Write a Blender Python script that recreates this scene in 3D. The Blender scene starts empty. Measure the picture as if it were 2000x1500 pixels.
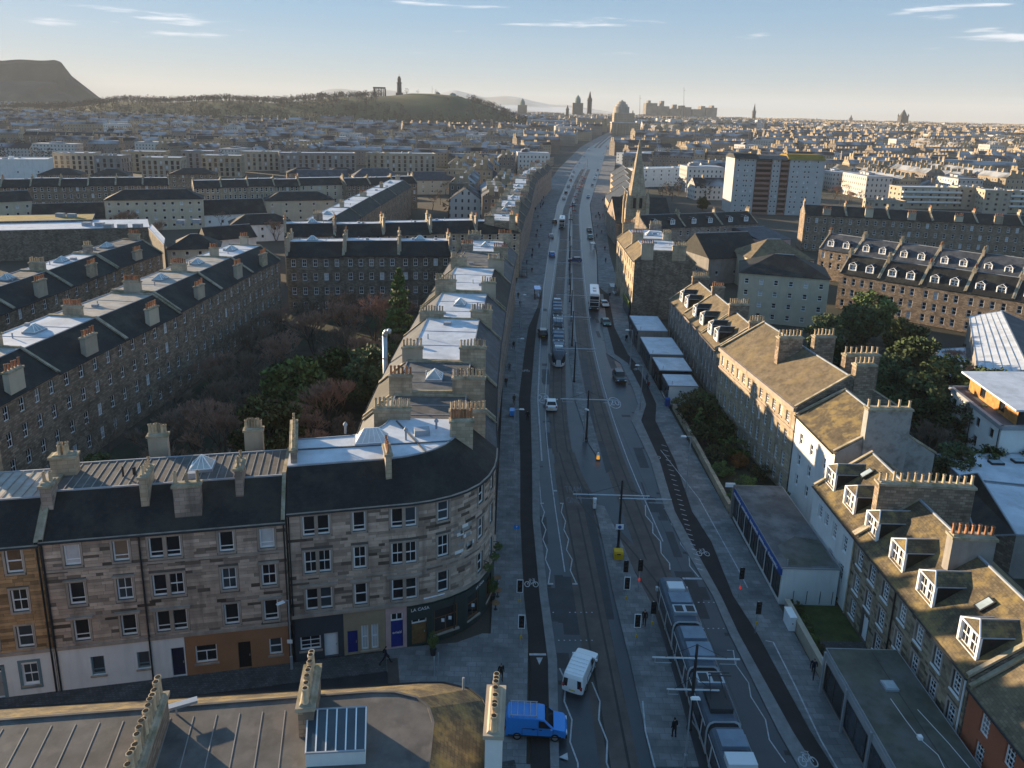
import bpy, math, random
from mathutils import Vector, Matrix
RND = random.Random(11)
SC = bpy.context.scene
COL = SC.collection
# ---------------------------------------------------------------- camera
F_PX, CX, CY, CAM_H = 1450.0, 1000.0, 576.0, 46.0
_th = math.atan(354/1450.0); _ro = math.radians(1.45)
_F = Vector((0, math.cos(_th), -math.sin(_th))); _U0 = Vector((0, math.sin(_th), math.cos(_th))); _R0 = Vector((1, 0, 0))
_R = _R0*math.cos(_ro) + _U0*math.sin(_ro); _U = _U0*math.cos(_ro) - _R0*math.sin(_ro)
CAM = Vector((0, 0, CAM_H))
cam_data = bpy.data.cameras.new('camera'); cam = bpy.data.objects.new('camera', cam_data); COL.objects.link(cam)
cam.matrix_world = Matrix(((_R.x, _U.x, -_F.x, 0), (_R.y, _U.y, -_F.y, 0), (_R.z, _U.z, -_F.z, CAM_H), (0, 0, 0, 1)))
cam_data.sensor_fit = 'HORIZONTAL'; cam_data.sensor_width = 36.0; cam_data.lens = F_PX/2000*36
cam_data.shift_y = -(750-CY)/2000.0
cam_data.clip_start = 0.5; cam_data.clip_end = 60000
SC.camera = cam
SC.render.resolution_x, SC.render.resolution_y = 1024, 768
# ---------------------------------------------------------------- sky and sun
SUN_AZ = math.radians(-56); SUN_EL = math.radians(10.6)      # azimuth measured from +Y towards +X
world = bpy.data.worlds.new('World'); SC.world = world; world.use_nodes = True
def build_world():
    nt = world.node_tree; N = nt.nodes; L = nt.links; N.clear()
    out = N.new('ShaderNodeOutputWorld'); bg = N.new('ShaderNodeBackground'); bg.inputs['Strength'].default_value = 0.15
    sky = N.new('ShaderNodeTexSky'); sky.sky_type = 'NISHITA'; sky.sun_disc = False
    sky.sun_elevation = SUN_EL; sky.sun_rotation = SUN_AZ
    sky.altitude = 60; sky.air_density = 1.0; sky.dust_density = .15; sky.ozone_density = 3
    tc = N.new('ShaderNodeTexCoord'); sep = N.new('ShaderNodeSeparateXYZ'); L.new(tc.outputs['Generated'], sep.inputs[0])
    # thin stretched clouds: noise in direction space, flattened vertically
    mp = N.new('ShaderNodeMapping'); mp.inputs['Scale'].default_value = (5.0, 5.0, 60.0); L.new(tc.outputs['Generated'], mp.inputs[0])
    nz = N.new('ShaderNodeTexNoise'); nz.inputs['Scale'].default_value = 1.0; nz.inputs['Detail'].default_value = 6; nz.inputs['Roughness'].default_value = .55
    L.new(mp.outputs[0], nz.inputs['Vector'])
    def ramp(a, b, src):
        r = N.new('ShaderNodeMapRange'); r.interpolation_type = 'SMOOTHSTEP'; r.inputs['From Min'].default_value = a; r.inputs['From Max'].default_value = b
        L.new(src, r.inputs['Value']); return r.outputs[0]
    def mul(a, b):
        m = N.new('ShaderNodeMath'); m.operation = 'MULTIPLY'
        for i, s in enumerate((a, b)):
            if isinstance(s, float): m.inputs[i].default_value = s
            else: L.new(s, m.inputs[i])
        return m.outputs[0]
    wisps = mul(ramp(.60, .70, nz.outputs['Fac']), ramp(.06, .09, sep.outputs['Z']))
    wisps = mul(wisps, .55)
    mp2 = N.new('ShaderNodeMapping'); mp2.inputs['Scale'].default_value = (1.6, 1.6, 55.0); mp2.inputs['Location'].default_value = (3.1, 0, 0); L.new(tc.outputs['Generated'], mp2.inputs[0])
    n2 = N.new('ShaderNodeTexNoise'); n2.inputs['Scale'].default_value = 1.0; n2.inputs['Detail'].default_value = 5; L.new(mp2.outputs[0], n2.inputs['Vector'])
    band = mul(ramp(.42, .6, n2.outputs['Fac']), ramp(.045, .012, sep.outputs['Z']))
    band = mul(mul(band, ramp(.0, .35, sep.outputs['X'])), .55)
    gm = N.new('ShaderNodeGamma'); gm.inputs['Gamma'].default_value = .45; L.new(sky.outputs[0], gm.inputs[0])
    hs = N.new('ShaderNodeHueSaturation'); hs.inputs['Saturation'].default_value = 2.2; hs.inputs['Value'].default_value = .88; L.new(gm.outputs[0], hs.inputs['Color'])
    tn = N.new('ShaderNodeMix'); tn.data_type = 'RGBA'; tn.blend_type = 'MULTIPLY'; tn.inputs['Factor'].default_value = 1; L.new(hs.outputs[0], tn.inputs[6]); tn.inputs[7].default_value = (1.0, .9, .95, 1)
    vl = N.new('ShaderNodeMix'); vl.data_type = 'RGBA'; vl.inputs['Factor'].default_value = .5; L.new(tn.outputs[2], vl.inputs[6]); vl.inputs[7].default_value = (.66, 1.12, 1.75, 1)   # even pale blue fill added to the sky to lift the ambient light
    mx = N.new('ShaderNodeMix'); mx.data_type = 'RGBA'; L.new(wisps, mx.inputs['Factor']); L.new(vl.outputs[2], mx.inputs[6]); mx.inputs[7].default_value = (3.4, 3.3, 3.35, 1)
    m3 = N.new('ShaderNodeMix'); m3.data_type = 'RGBA'; L.new(band, m3.inputs['Factor']); L.new(mx.outputs[2], m3.inputs[6]); m3.inputs[7].default_value = (1.5, 1.9, 2.35, 1)
    L.new(m3.outputs[2], bg.inputs['Color']); L.new(bg.outputs[0], out.inputs['Surface'])
build_world()
sun_l = bpy.data.lights.new('sun', 'SUN'); sun_l.energy = 5.0; sun_l.angle = math.radians(.55); sun_l.color = (1, .77, .50)
sun = bpy.data.objects.new('sun', sun_l); COL.objects.link(sun)
_sd = Vector((math.sin(SUN_AZ)*math.cos(SUN_EL), math.cos(SUN_AZ)*math.cos(SUN_EL), math.sin(SUN_EL)))
sun.rotation_euler = _sd.to_track_quat('Z', 'Y').to_euler(); sun.location = _sd*300
vs = SC.view_settings; vs.view_transform = 'Standard'; vs.look = 'None'; vs.gamma = 1.0; vs.use_curve_mapping = False; vs.exposure = 1.45
SC.render.engine = 'CYCLES'; cy = SC.cycles
cy.use_denoising = True; cy.max_bounces = 5; cy.diffuse_bounces = 3; cy.glossy_bounces = 2; cy.transmission_bounces = 2
cy.volume_bounces = 0; cy.use_adaptive_sampling = True; cy.caustics_reflective = False; cy.caustics_refractive = False
# ---------------------------------------------------------------- pixel <-> place
def ray(x, y): return _F + _R*((x-CX)/F_PX) - _U*((y-CY)/F_PX)
def G(x, y, z=0.0):
    d = ray(x, y); return CAM + d*((z-CAM_H)/d.z)
def at_depth(x, y, depth):
    d = ray(x, y); return CAM + d*(depth/d.y)
def base_z(y):
    z = 0.0
    if y > 700: z += .03*(min(y, 1500)-700)
    if y > 1500: z += .008*(min(y, 3000)-1500)
    if y > 3000: z += .004*(min(y, 7000)-3000)
    return z
def GT(x, y):
    """ground point seen at a pixel, on the rising terrain"""
    d = ray(x, y); t = 30.0
    while t < 9000:
        p = CAM + d*t
        if p.z <= base_z(p.y): return p
        t += max(2.0, t*.004)
    return CAM + d*9000
# ---------------------------------------------------------------- materials
MATS = {}
def _n(nt, t, **kw):
    n = nt.nodes.new(t)
    for k, v in kw.items():
        if hasattr(n, k): setattr(n, k, v)
    return n
def mat(name, col, rough=.85, var=.25, scale=.6, brick=None, moss=None, metal=0.0, rnd=0.0, bump=0.0, spec=.3, streak=None, windows=None, coat=0.0, emit=None, frost=None):
    """procedural surface: noise-varied colour; optional courses (brick), moss/dirt patches, per-object shade, far window grid, frost"""
    m = bpy.data.materials.new(name); m.use_nodes = True; nt = m.node_tree; L = nt.links
    b = nt.nodes['Principled BSDF']; b.inputs['Roughness'].default_value = rough; b.inputs['Metallic'].default_value = metal
    b.inputs['Specular IOR Level'].default_value = spec
    if coat: b.inputs['Coat Weight'].default_value = coat; b.inputs['Coat Roughness'].default_value = .08
    MATS[name] = m
    c = (*col, 1)
    if emit:
        b.inputs['Emission Color'].default_value = (*emit[0], 1); b.inputs['Emission Strength'].default_value = emit[1]
    if var == 0 and not brick and not moss and not rnd and not windows:
        b.inputs['Base Color'].default_value = c; return m
    uv = _n(nt, 'ShaderNodeUVMap').outputs[0] if (brick or windows) else None
    ob = _n(nt, 'ShaderNodeNewGeometry').outputs['Position']
    nz = _n(nt, 'ShaderNodeTexNoise'); nz.inputs['Scale'].default_value = scale; nz.inputs['Detail'].default_value = 6; nz.inputs['Roughness'].default_value = .62
    L.new(ob, nz.inputs['Vector'])
    def mixc(fac, a, bb, mode='MIX'):
        x = _n(nt, 'ShaderNodeMix'); x.data_type = 'RGBA'; x.blend_type = mode
        if isinstance(fac, (int, float)): x.inputs['Factor'].default_value = fac
        else: L.new(fac, x.inputs['Factor'])
        for i, s in ((6, a), (7, bb)):
            if isinstance(s, tuple): x.inputs[i].default_value = s
            else: L.new(s, x.inputs[i])
        return x.outputs[2]
    def rng(src, a, bb, lo=0.0, hi=1.0):
        r = _n(nt, 'ShaderNodeMapRange'); r.inputs['From Min'].default_value = a; r.inputs['From Max'].default_value = bb
        r.inputs['To Min'].default_value = lo; r.inputs['To Max'].default_value = hi; L.new(src, r.inputs['Value']); return r.outputs[0]
    def math2(op, a, bb):
        x = _n(nt, 'ShaderNodeMath'); x.operation = op
        for i, s in enumerate((a, bb)):
            if isinstance(s, (int, float)): x.inputs[i].default_value = s
            else: L.new(s, x.inputs[i])
        return x.outputs[0]
    dark = tuple(v*(1-var) for v in col)+(1,); lite = tuple(min(1, v*(1+var)) for v in col)+(1,)
    cur = mixc(rng(nz.outputs['Fac'], .33, .67), dark, lite)
    height = nz.outputs['Fac']
    if brick:
        bt = _n(nt, 'ShaderNodeTexBrick'); bt.inputs['Scale'].default_value = 1; bt.inputs['Brick Width'].default_value = brick[0]; bt.inputs['Row Height'].default_value = brick[1]
        bt.inputs['Mortar Size'].default_value = brick[2]; bt.inputs['Mortar Smooth'].default_value = .3
        k = brick[3]; bt.inputs['Color1'].default_value = (1-k, 1-k, 1-k, 1); bt.inputs['Color2'].default_value = (1+k*.6, 1+k*.6, 1+k*.6, 1); bt.inputs['Mortar'].default_value = (.62, .62, .62, 1)
        L.new(uv, bt.inputs['Vector']); cur = mixc(1.0, cur, bt.outputs['Color'], 'MULTIPLY'); height = bt.outputs['Color']
    if rnd:
        oi = _n(nt, 'ShaderNodeObjectInfo').outputs['Random']; isl = _n(nt, 'ShaderNodeNewGeometry').outputs['Random Per Island']
        r = math2('FRACT', math2('ADD', oi, isl), 0.0)
        ra = _n(nt, 'ShaderNodeValToRGB'); e = ra.color_ramp.elements; ra.color_ramp.interpolation = 'LINEAR'
        e[0].position = 0; e[0].color = (1-rnd*1.5 if rnd < .6 else .1,)*3+(1,); e[1].position = 1; e[1].color = (1+rnd*.45,)*3+(1,)
        q = ra.color_ramp.elements.new(.22); q.color = (1-rnd*.5,)*3+(1,)
        q = ra.color_ramp.elements.new(.6); q.color = (1.0, .97, .95, 1)
        L.new(r, ra.inputs[0]); cur = mixc(1.0, cur, ra.outputs[0], 'MULTIPLY')
    if streak:
        n3 = _n(nt, 'ShaderNodeTexNoise'); n3.inputs['Scale'].default_value = 1; n3.inputs['Detail'].default_value = 4
        mp = _n(nt, 'ShaderNodeMapping'); mp.inputs['Scale'].default_value = (1.1, 1.1, .12); L.new(ob, mp.inputs[0]); L.new(mp.outputs[0], n3.inputs['Vector'])
        cur = mixc(rng(n3.outputs['Fac'], .52, .72, 0, streak[1]), cur, (*streak[0], 1))
    if moss:
        n4 = _n(nt, 'ShaderNodeTexNoise'); n4.inputs['Scale'].default_value = moss[2]; n4.inputs['Detail'].default_value = 7; n4.inputs['Roughness'].default_value = .65; L.new(ob, n4.inputs['Vector'])
        cur = mixc(rng(n4.outputs['Fac'], .48, .7, 0, moss[1]), cur, (*moss[0], 1))
    if frost:
        n5 = _n(nt, 'ShaderNodeTexNoise'); n5.inputs['Scale'].default_value = frost[1]; n5.inputs['Detail'].default_value = 5; L.new(ob, n5.inputs['Vector'])
        cur = mixc(rng(n5.outputs['Fac'], .42, .6, 0, frost[0]), cur, (.62, .66, .72, 1))
    if windows:
        sx = _n(nt, 'ShaderNodeSeparateXYZ'); L.new(uv, sx.inputs[0])
        def band(src, per, a, bb):
            fr = math2('FRACT', math2('DIVIDE', src, per), 0.0)
            return math2('MULTIPLY', math2('GREATER_THAN', fr, a), math2('LESS_THAN', fr, bb))
        w = math2('MULTIPLY', band(sx.outputs[0], windows[0], .30, .68), band(sx.outputs[1], windows[1], .28, .80))
        w2 = math2('MULTIPLY', band(sx.outputs[0], windows[0], .345, .635), band(sx.outputs[1], windows[1], .325, .765))
        cur = mixc(w, cur, (.5, .5, .5, 1)); cur = mixc(w2, cur, (.03, .035, .045, 1))
    L.new(cur, b.inputs['Base Color'])
    if bump:
        bp = _n(nt, 'ShaderNodeBump'); bp.inputs['Strength'].default_value = bump; bp.inputs['Distance'].default_value = .04; L.new(height, bp.inputs['Height']); L.new(bp.outputs[0], b.inputs['Normal'])
    return m
SOOT = (.045, .04, .036)
mat('asphalt', (.027, .032, .039), .33, .3, .35, moss=((.055, .06, .066), .5, .12), spec=.6)
mat('asphalt_patch', (.026, .029, .034), .5, .3, .5)
mat('cycle_asphalt', (.027, .023, .023), .85, .25, .5)
mat('track_bed', (.085, .069, .06), .6, .3, .5, moss=((.05, .045, .045), .6, .3))
mat('paving', (.20, .20, .20), .9, .22, .5, brick=(.9, .6, .02, .22), moss=((.075, .08, .085), .75, .22))
mat('setts', (.085, .085, .086), .9, .3, .8, brick=(.3, .2, .03, .3), moss=((.05, .05, .05), .6, .3))
mat('kerb', (.2, .2, .2), .9, .2, 1)
mat('road_paint', (.42, .43, .44), .8, .22, 2.0, moss=((.2, .2, .2), .7, 1.2))
mat('paint_worn', (.15, .15, .155), .85, .3, 2.0)
mat('tower_brown', (.13, .05, .035), .85, .15, .5)
mat('tower_balcony', (.30, .17, .14), .85, .1, .5)
mat('rail', (.022, .021, .021), .5, .2, 1)
mat('soil', (.05, .048, .036), .98, .4, .3, moss=((.045, .06, .022), .9, .12))
mat('lawn', (.05, .07, .022), .98, .35, .8, moss=((.075, .065, .03), .8, .3))
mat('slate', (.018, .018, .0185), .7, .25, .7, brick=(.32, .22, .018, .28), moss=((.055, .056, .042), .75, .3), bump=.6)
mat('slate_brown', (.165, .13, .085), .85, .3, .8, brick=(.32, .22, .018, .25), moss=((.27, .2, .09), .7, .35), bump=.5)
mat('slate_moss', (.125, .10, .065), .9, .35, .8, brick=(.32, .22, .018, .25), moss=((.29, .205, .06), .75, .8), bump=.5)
mat('slate_blue', (.055, .062, .076), .6, .25, .7, brick=(.4, .26, .018, .2), moss=((.13, .145, .17), .4, .35), bump=.4)
mat('lead_frost', (.56, .60, .66), .55, .12, .5, moss=((.33, .35, .38), .65, .35), bump=.1)
mat('lead_tan', (.34, .31, .27), .6, .2, .6, moss=((.5, .52, .55), .5, .5))
mat('felt_brown', (.10, .096, .093), .85, .25, .8, moss=((.15, .135, .125), .6, .45), streak=((.2, .18, .17), .5))
mat('felt_grey', (.10, .105, .11), .9, .25, .6, moss=((.2, .21, .22), .7, .3))
mat('felt_green', (.085, .088, .07), .9, .3, .5, moss=((.16, .165, .17), .6, .35))
mat('seam', (.27, .255, .24), .7, .15, 1)
mat('stone_core', (.11, .10, .09), .95, .2, 1)
mat('stone_block', (.47, .36, .285), .93, .16, .9, rnd=.58, bump=.25, streak=((.15, .115, .095), .6))
mat('stone_rust', (.43, .26, .13), .93, .2, .9, rnd=.42, bump=.25, streak=((.11, .08, .06), .6))
mat('stone_rubble', (.30, .24, .17), .95, .22, 1, rnd=.5, bump=.3)
mat('stone_dress', (.38, .31, .255), .9, .15, 1, streak=((.12, .11, .1), .5))
mat('ashlar_grey', (.33, .265, .22), .93, .2, .5, brick=(.75, .34, .02, .32), streak=(SOOT, .5), bump=.25)
mat('ashlar_tan', (.43, .345, .245), .93, .2, .5, brick=(.8, .36, .018, .2), streak=((.14, .12, .1), .5), bump=.2)
mat('rubble_dark', (.20, .17, .135), .95, .3, .6, brick=(.5, .26, .03, .45), streak=(SOOT, .5), bump=.4)
mat('rubble_brown', (.28, .215, .16), .95, .3, .6, brick=(.55, .28, .03, .42), bump=.4)
mat('render_white', (.74, .74, .72), .85, .06, .5, streak=((.45, .45, .43), .35))
mat('render_cream', (.56, .48, .36), .88, .08, .4, streak=((.36, .32, .26), .35))
mat('render_tower', (.47, .46, .45), .88, .08, .4)
mat('render_grey', (.27, .25, .23), .9, .15, .6, streak=((.15, .14, .13), .5))
mat('render_stained', (.36, .355, .34), .95, .5, .5, moss=((.09, .09, .085), .9, .5))
mat('harl_tan', (.42, .36, .28), .9, .12, .5, streak=((.22, .19, .16), .4))
mat('paint_terracotta', (.34, .165, .085), .8, .1, .6)
mat('paint_red', (.36, .115, .06), .85, .1, .6)
mat('paint_slate_blue', (.045, .055, .068), .6, .1, 1)
mat('paint_buff', (.33, .25, .165), .8, .1, 1)
mat('paint_pink', (.48, .33, .31), .75, .1, 1)
mat('paint_dkgreen', (.022, .042, .04), .5, .15, 1)
mat('paint_blue', (.012, .03, .22), .45, .1, 1)
mat('paint_navy', (.015, .02, .05), .5, .1, 1)
mat('paint_shop_blue', (.015, .075, .30), .5, .1, 1)
mat('paint_black', (.015, .015, .017), .5, .1, 1)
mat('paint_white', (.8, .8, .8), .5, .04, 1)
mat('paint_grey', (.30, .31, .32), .6, .1, 1)
mat('timber', (.20, .11, .045), .6, .25, 2)
mat('timber_gold', (.42, .2, .06), .6, .3, 1.5)
mat('fence_wood', (.16, .11, .07), .9, .3, 1)
mat('glass', (.016, .019, .024), .06, .0, spec=.5)
mat('glass_sky', (.045, .06, .075), .12, .2, .6, spec=.6)
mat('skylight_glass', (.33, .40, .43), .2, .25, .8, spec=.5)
mat('blind', (.55, .55, .56), .8, .12, 1.5)
mat('curtain', (.22, .2, .19), .9, .3, 3)
mat('frame_white', (.84, .84, .84), .45, .05, 1)
mat('frame_teal', (.14, .22, .25), .5, .05, 1)
mat('frame_brown', (.14, .075, .03), .6, .2, 1)
mat('pot_cream', (.50, .40, .27), .85, .2, 2, rnd=.35)
mat('pot_red', (.40, .19, .10), .85, .2, 2, rnd=.35)
mat('pot_hole_shade', (.01, .01, .01), 1, 0)  # near-black disc paints the shaded inside of a pot onto its closed top
mat('cope', (.36, .31, .23), .95, .3, 1, moss=((.12, .12, .04), .8, .9))
mat('gutter', (.022, .024, .026), .6, .1, 1)
mat('lead_flash', (.30, .33, .37), .6, .15, 1)
mat('steel_dark', (.03, .034, .038), .5, .1, 1, metal=.3)
mat('steel_galv', (.42, .45, .48), .4, .1, 1, metal=.5)
mat('signal_back', (.012, .012, .013), .6, .0)
mat('white_line', (.75, .76, .78), .6, .0)
mat('yellow', (.62, .37, .01), .5, .1, 2)
mat('amber_lamp', (.7, .3, .02), .4, 0, emit=((1, .45, .08), .25))
mat('red_lamp', (.6, .03, .02), .4, 0, emit=((1, .06, .03), .12))
mat('bark', (.10, .08, .065), .95, .3, 2)
mat('bark_pale', (.17, .13, .10), .95, .3, 2)
mat('twig', (.19, .14, .105), .95, .2, 1)
mat('twig_red', (.33, .20, .145), .95, .2, 1)
mat('twig_pale', (.42, .35, .28), .95, .2, 1)
mat('leaf_dark', (.06, .09, .032), .75, .45, .8, rnd=.45)
mat('leaf_green', (.09, .14, .036), .7, .45, .8, rnd=.45)
mat('leaf_olive', (.10, .105, .04), .8, .4, .8, rnd=.45)
mat('leaf_rust', (.17, .075, .02), .8, .4, .8, rnd=.45)
mat('car_white', (.78, .79, .80), .3, 0, coat=.8)
mat('car_blue', (.02, .24, .68), .3, 0, coat=.8)
mat('car_dblue', (.012, .05, .16), .3, 0, coat=.8)
mat('car_black', (.012, .013, .015), .28, 0, coat=.8)
mat('car_green', (.01, .07, .045), .3, 0, coat=.8)
mat('car_silver', (.42, .44, .46), .3, 0, metal=.5, coat=.6)
mat('car_red', (.35, .02, .015), .3, 0, coat=.8)
mat('tyre', (.015, .015, .016), .85, 0)
mat('rim', (.32, .33, .34), .4, 0, metal=.7)
mat('headlamp', (.75, .77, .8), .15, 0)
mat('plate', (.6, .5, .08), .5, 0)
mat('far_stone', (.24, .20, .165), .95, .3, .05, windows=(2.9, 3.4), rnd=.4)
mat('far_tan', (.38, .31, .22), .95, .25, .05, windows=(2.9, 3.2), rnd=.35)
mat('far_white', (.55, .54, .52), .9, .12, .05, windows=(2.8, 3.0), rnd=.2)
mat('far_slate', (.035, .037, .042), .75, .3, .05, frost=(.5, .05), rnd=.35)
mat('far_frost', (.36, .38, .41), .6, .25, .08, rnd=.3)
mat('far_ground', (.07, .062, .05), .98, .4, .01, moss=((.05, .06, .028), .8, .006))
mat('hill_grass', (.075, .082, .034), .98, .35, .012, moss=((.06, .05, .032), .8, .01))
mat('hill_crag', (.105, .075, .046), .98, .35, .008, moss=((.05, .038, .03), .8, .012))
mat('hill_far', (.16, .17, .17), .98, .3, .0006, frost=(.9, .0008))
mat('wood_mass', (.05, .038, .03), .98, .3, .05)
mat('wood_tan', (.10, .07, .046), .98, .3, .05)
mat('landmark_dark', (.07, .065, .06), .95, .2, .1)
mat('landmark_stone', (.19, .165, .14), .95, .25, .05)
mat('landmark_green', (.14, .2, .18), .8, .2, .1)
def M(n): return MATS[n]
# ---------------------------------------------------------------- mesh helpers
class MB:
    def __init__(s): s.v = []; s.f = []; s.m = []
    def poly(s, pts, mi=0):
        i = len(s.v); s.v.extend(tuple(p) for p in pts); s.f.append(tuple(range(i, i+len(pts)))); s.m.append(mi)
    def box(s, x0, x1, y0, y1, z0, z1, mi=0, open_bottom=False):
        i = len(s.v); s.v += [(x0, y0, z0), (x1, y0, z0), (x1, y1, z0), (x0, y1, z0), (x0, y0, z1), (x1, y0, z1), (x1, y1, z1), (x0, y1, z1)]
        fs = [(4, 5, 6, 7), (0, 1, 5, 4), (1, 2, 6, 5), (2, 3, 7, 6), (3, 0, 4, 7)] + ([] if open_bottom else [(3, 2, 1, 0)])
        for f in fs: s.f.append(tuple(i+k for k in f)); s.m.append(mi)
    def obox(s, c, d, lx, ly, z0, z1, mi=0, top=None):
        """box centred at c (x,y), long axis along unit d; top=(fx,fy) scales the upper face"""
        dx, dy = d; i = len(s.v); fx, fy = top or (1, 1)
        for z, kx, ky in ((z0, 1, 1), (z1, fx, fy)):
            for a, b in ((-1, -1), (1, -1), (1, 1), (-1, 1)):
                s.v.append((c[0]+a*lx/2*kx*dx-b*ly/2*ky*dy, c[1]+a*lx/2*kx*dy+b*ly/2*ky*dx, z))
        for f in ((4, 5, 6, 7), (0, 1, 5, 4), (1, 2, 6, 5), (2, 3, 7, 6), (3, 0, 4, 7), (3, 2, 1, 0)): s.f.append(tuple(i+k for k in f)); s.m.append(mi)
    def tube(s, p0, p1, r0, r1=None, n=6, mi=0, cap=True):
        r1 = r0 if r1 is None else r1
        p0 = Vector(p0); p1 = Vector(p1); d = (p1-p0)
        if d.length < 1e-6: return
        d.normalize(); a = d.orthogonal().normalized(); b = d.cross(a); i = len(s.v)
        for p, r in ((p0, r0), (p1, r1)):
            for k in range(n):
                t = 2*math.pi*k/n; s.v.append(tuple(p+a*(math.cos(t)*r)+b*(math.sin(t)*r)))
        for k in range(n):
            s.f.append((i+k, i+(k+1) % n, i+n+(k+1) % n, i+n+k)); s.m.append(mi)
        if cap:
            s.f.append(tuple(i+n+k for k in range(n))); s.m.append(mi); s.f.append(tuple(i+n-1-k for k in range(n))); s.m.append(mi)
    def lathe(s, c, prof, n=10, mi=0):
        i = len(s.v)
        for r, z in prof:
            for k in range(n): t = 2*math.pi*k/n; s.v.append((c[0]+math.cos(t)*r, c[1]+math.sin(t)*r, c[2]+z))
        for j in range(len(prof)-1):
            for k in range(n): s.f.append((i+j*n+k, i+j*n+(k+1) % n, i+(j+1)*n+(k+1) % n, i+(j+1)*n+k)); s.m.append(mi)
        s.f.append(tuple(i+(len(prof)-1)*n+k for k in range(n))); s.m.append(mi)
    def loft(s, rings, mi=0, caps=True, mis=None):
        i = len(s.v); n = len(rings[0])
        for r in rings: s.v.extend(tuple(p) for p in r)
        for j in range(len(rings)-1):
            for k in range(n): s.f.append((i+j*n+k, i+j*n+(k+1) % n, i+(j+1)*n+(k+1) % n, i+(j+1)*n+k)); s.m.append(mis[k] if mis else mi)
        if caps:
            s.f.append(tuple(i+n-1-k for k in range(n))); s.m.append(mi); j = len(rings)-1; s.f.append(tuple(i+j*n+k for k in range(n))); s.m.append(mi)
    def mesh(s, name, mats, off=None, uv=True, smooth=False):
        me = bpy.data.meshes.new(name)
        v = s.v if off is None else [(a-off[0], b-off[1], c-off[2]) for a, b, c in s.v]
        me.from_pydata(v, [], s.f)
        for m in mats: me.materials.append(M(m))
        if len(mats) > 1: me.polygons.foreach_set('material_index', s.m)
        if uv:
            ul = me.uv_layers.new(name='UVMap'); data = [0.0]*(2*len(me.loops)); P = s.v
            for p in me.polygons:
                n = p.normal
                if abs(n.z) > .985: tx, ty, tz, bx, by, bz = 1, 0, 0, 0, 1, 0
                else:
                    l = math.hypot(n.x, n.y); tx, ty, tz = -n.y/l, n.x/l, 0.0
                    bx, by, bz = n.y*tz-n.z*ty, n.z*tx-n.x*tz, n.x*ty-n.y*tx
                for li in p.loop_indices:
                    q = P[me.loops[li].vertex_index]; data[2*li] = q[0]*tx+q[1]*ty+q[2]*tz; data[2*li+1] = q[0]*bx+q[1]*by+q[2]*bz
            ul.data.foreach_set('uv', data)
        if smooth: me.polygons.foreach_set('use_smooth', [True]*len(me.polygons))
        return me
    def build(s, name, mats, parent=None, uv=True, smooth=False, loc=None):
        if isinstance(mats, str): mats = (mats,)
        off = parent_loc(parent) if parent else loc
        o = bpy.data.objects.new(name, s.mesh(name, mats, off, uv, smooth)); COL.objects.link(o)
        if parent: o.parent = parent
        elif loc is not None: o.location = loc
        return o
WLOC = {}
def parent_loc(p):
    """world position of a part's parent (roots and parts are only translated when built in place)"""
    x = Vector(p.location)
    while p.parent: p = p.parent; x = x + Vector(p.location)
    return x
def tag(o, label=None, cat=None, group=None, kind=None):
    if label: o['label'] = label
    if cat: o['category'] = cat
    if group: o['group'] = group
    if kind: o['kind'] = kind
    return o
def thing(name, label, cat, loc=(0, 0, 0), rz=0, group=None):
    o = bpy.data.objects.new(name, None); o.empty_display_size = .5; COL.objects.link(o); o.location = loc; o.rotation_euler = (0, 0, rz)
    return tag(o, label, cat, group)
def put(name, me, parent=None, loc=(0, 0, 0), rz=0, scale=None):
    o = bpy.data.objects.new(name, me); COL.objects.link(o); o.location = loc; o.rotation_euler = (0, 0, rz)
    if scale: o.scale = scale
    if parent: o.parent = parent
    return o
def copy_tree(o, parent=None):
    c = o.copy(); COL.objects.link(c); c.parent = parent
    for ch in KIDS.get(o.name, None) or o.children: copy_tree(ch, c)
    return c
KIDS = {}
def structure(name, mb, mats, uv=True, parent=None):
    o = mb.build(name, mats, parent, uv); 
    if not parent: o['kind'] = 'structure'
    return o
class Path:
    """plan polyline; the outside lies to the right of travel"""
    def __init__(s, pts):
        s.p = [Vector((p[0], p[1])) for p in pts]; s.u = [0.0]
        for a, b in zip(s.p, s.p[1:]): s.u.append(s.u[-1]+(b-a).length)
        s.L = s.u[-1]
    def seg(s, u):
        for i in range(len(s.p)-1):
            if u <= s.u[i+1]+1e-6: return i
        return len(s.p)-2
    def at(s, u):
        i = s.seg(u); a, b = s.p[i], s.p[i+1]; return a+(b-a)*((u-s.u[i])/(s.u[i+1]-s.u[i]))
    def dir(s, u):
        e = min(.35, s.L*.2); d = s.at(min(s.L, u+e))-s.at(max(0, u-e)); return d.normalized()
    def out(s, u): d = s.dir(u); return Vector((d.y, -d.x))
def P3(path, u, z, o=0.0):
    p = path.at(u)+path.out(u)*o; return (p.x, p.y, z)
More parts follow.
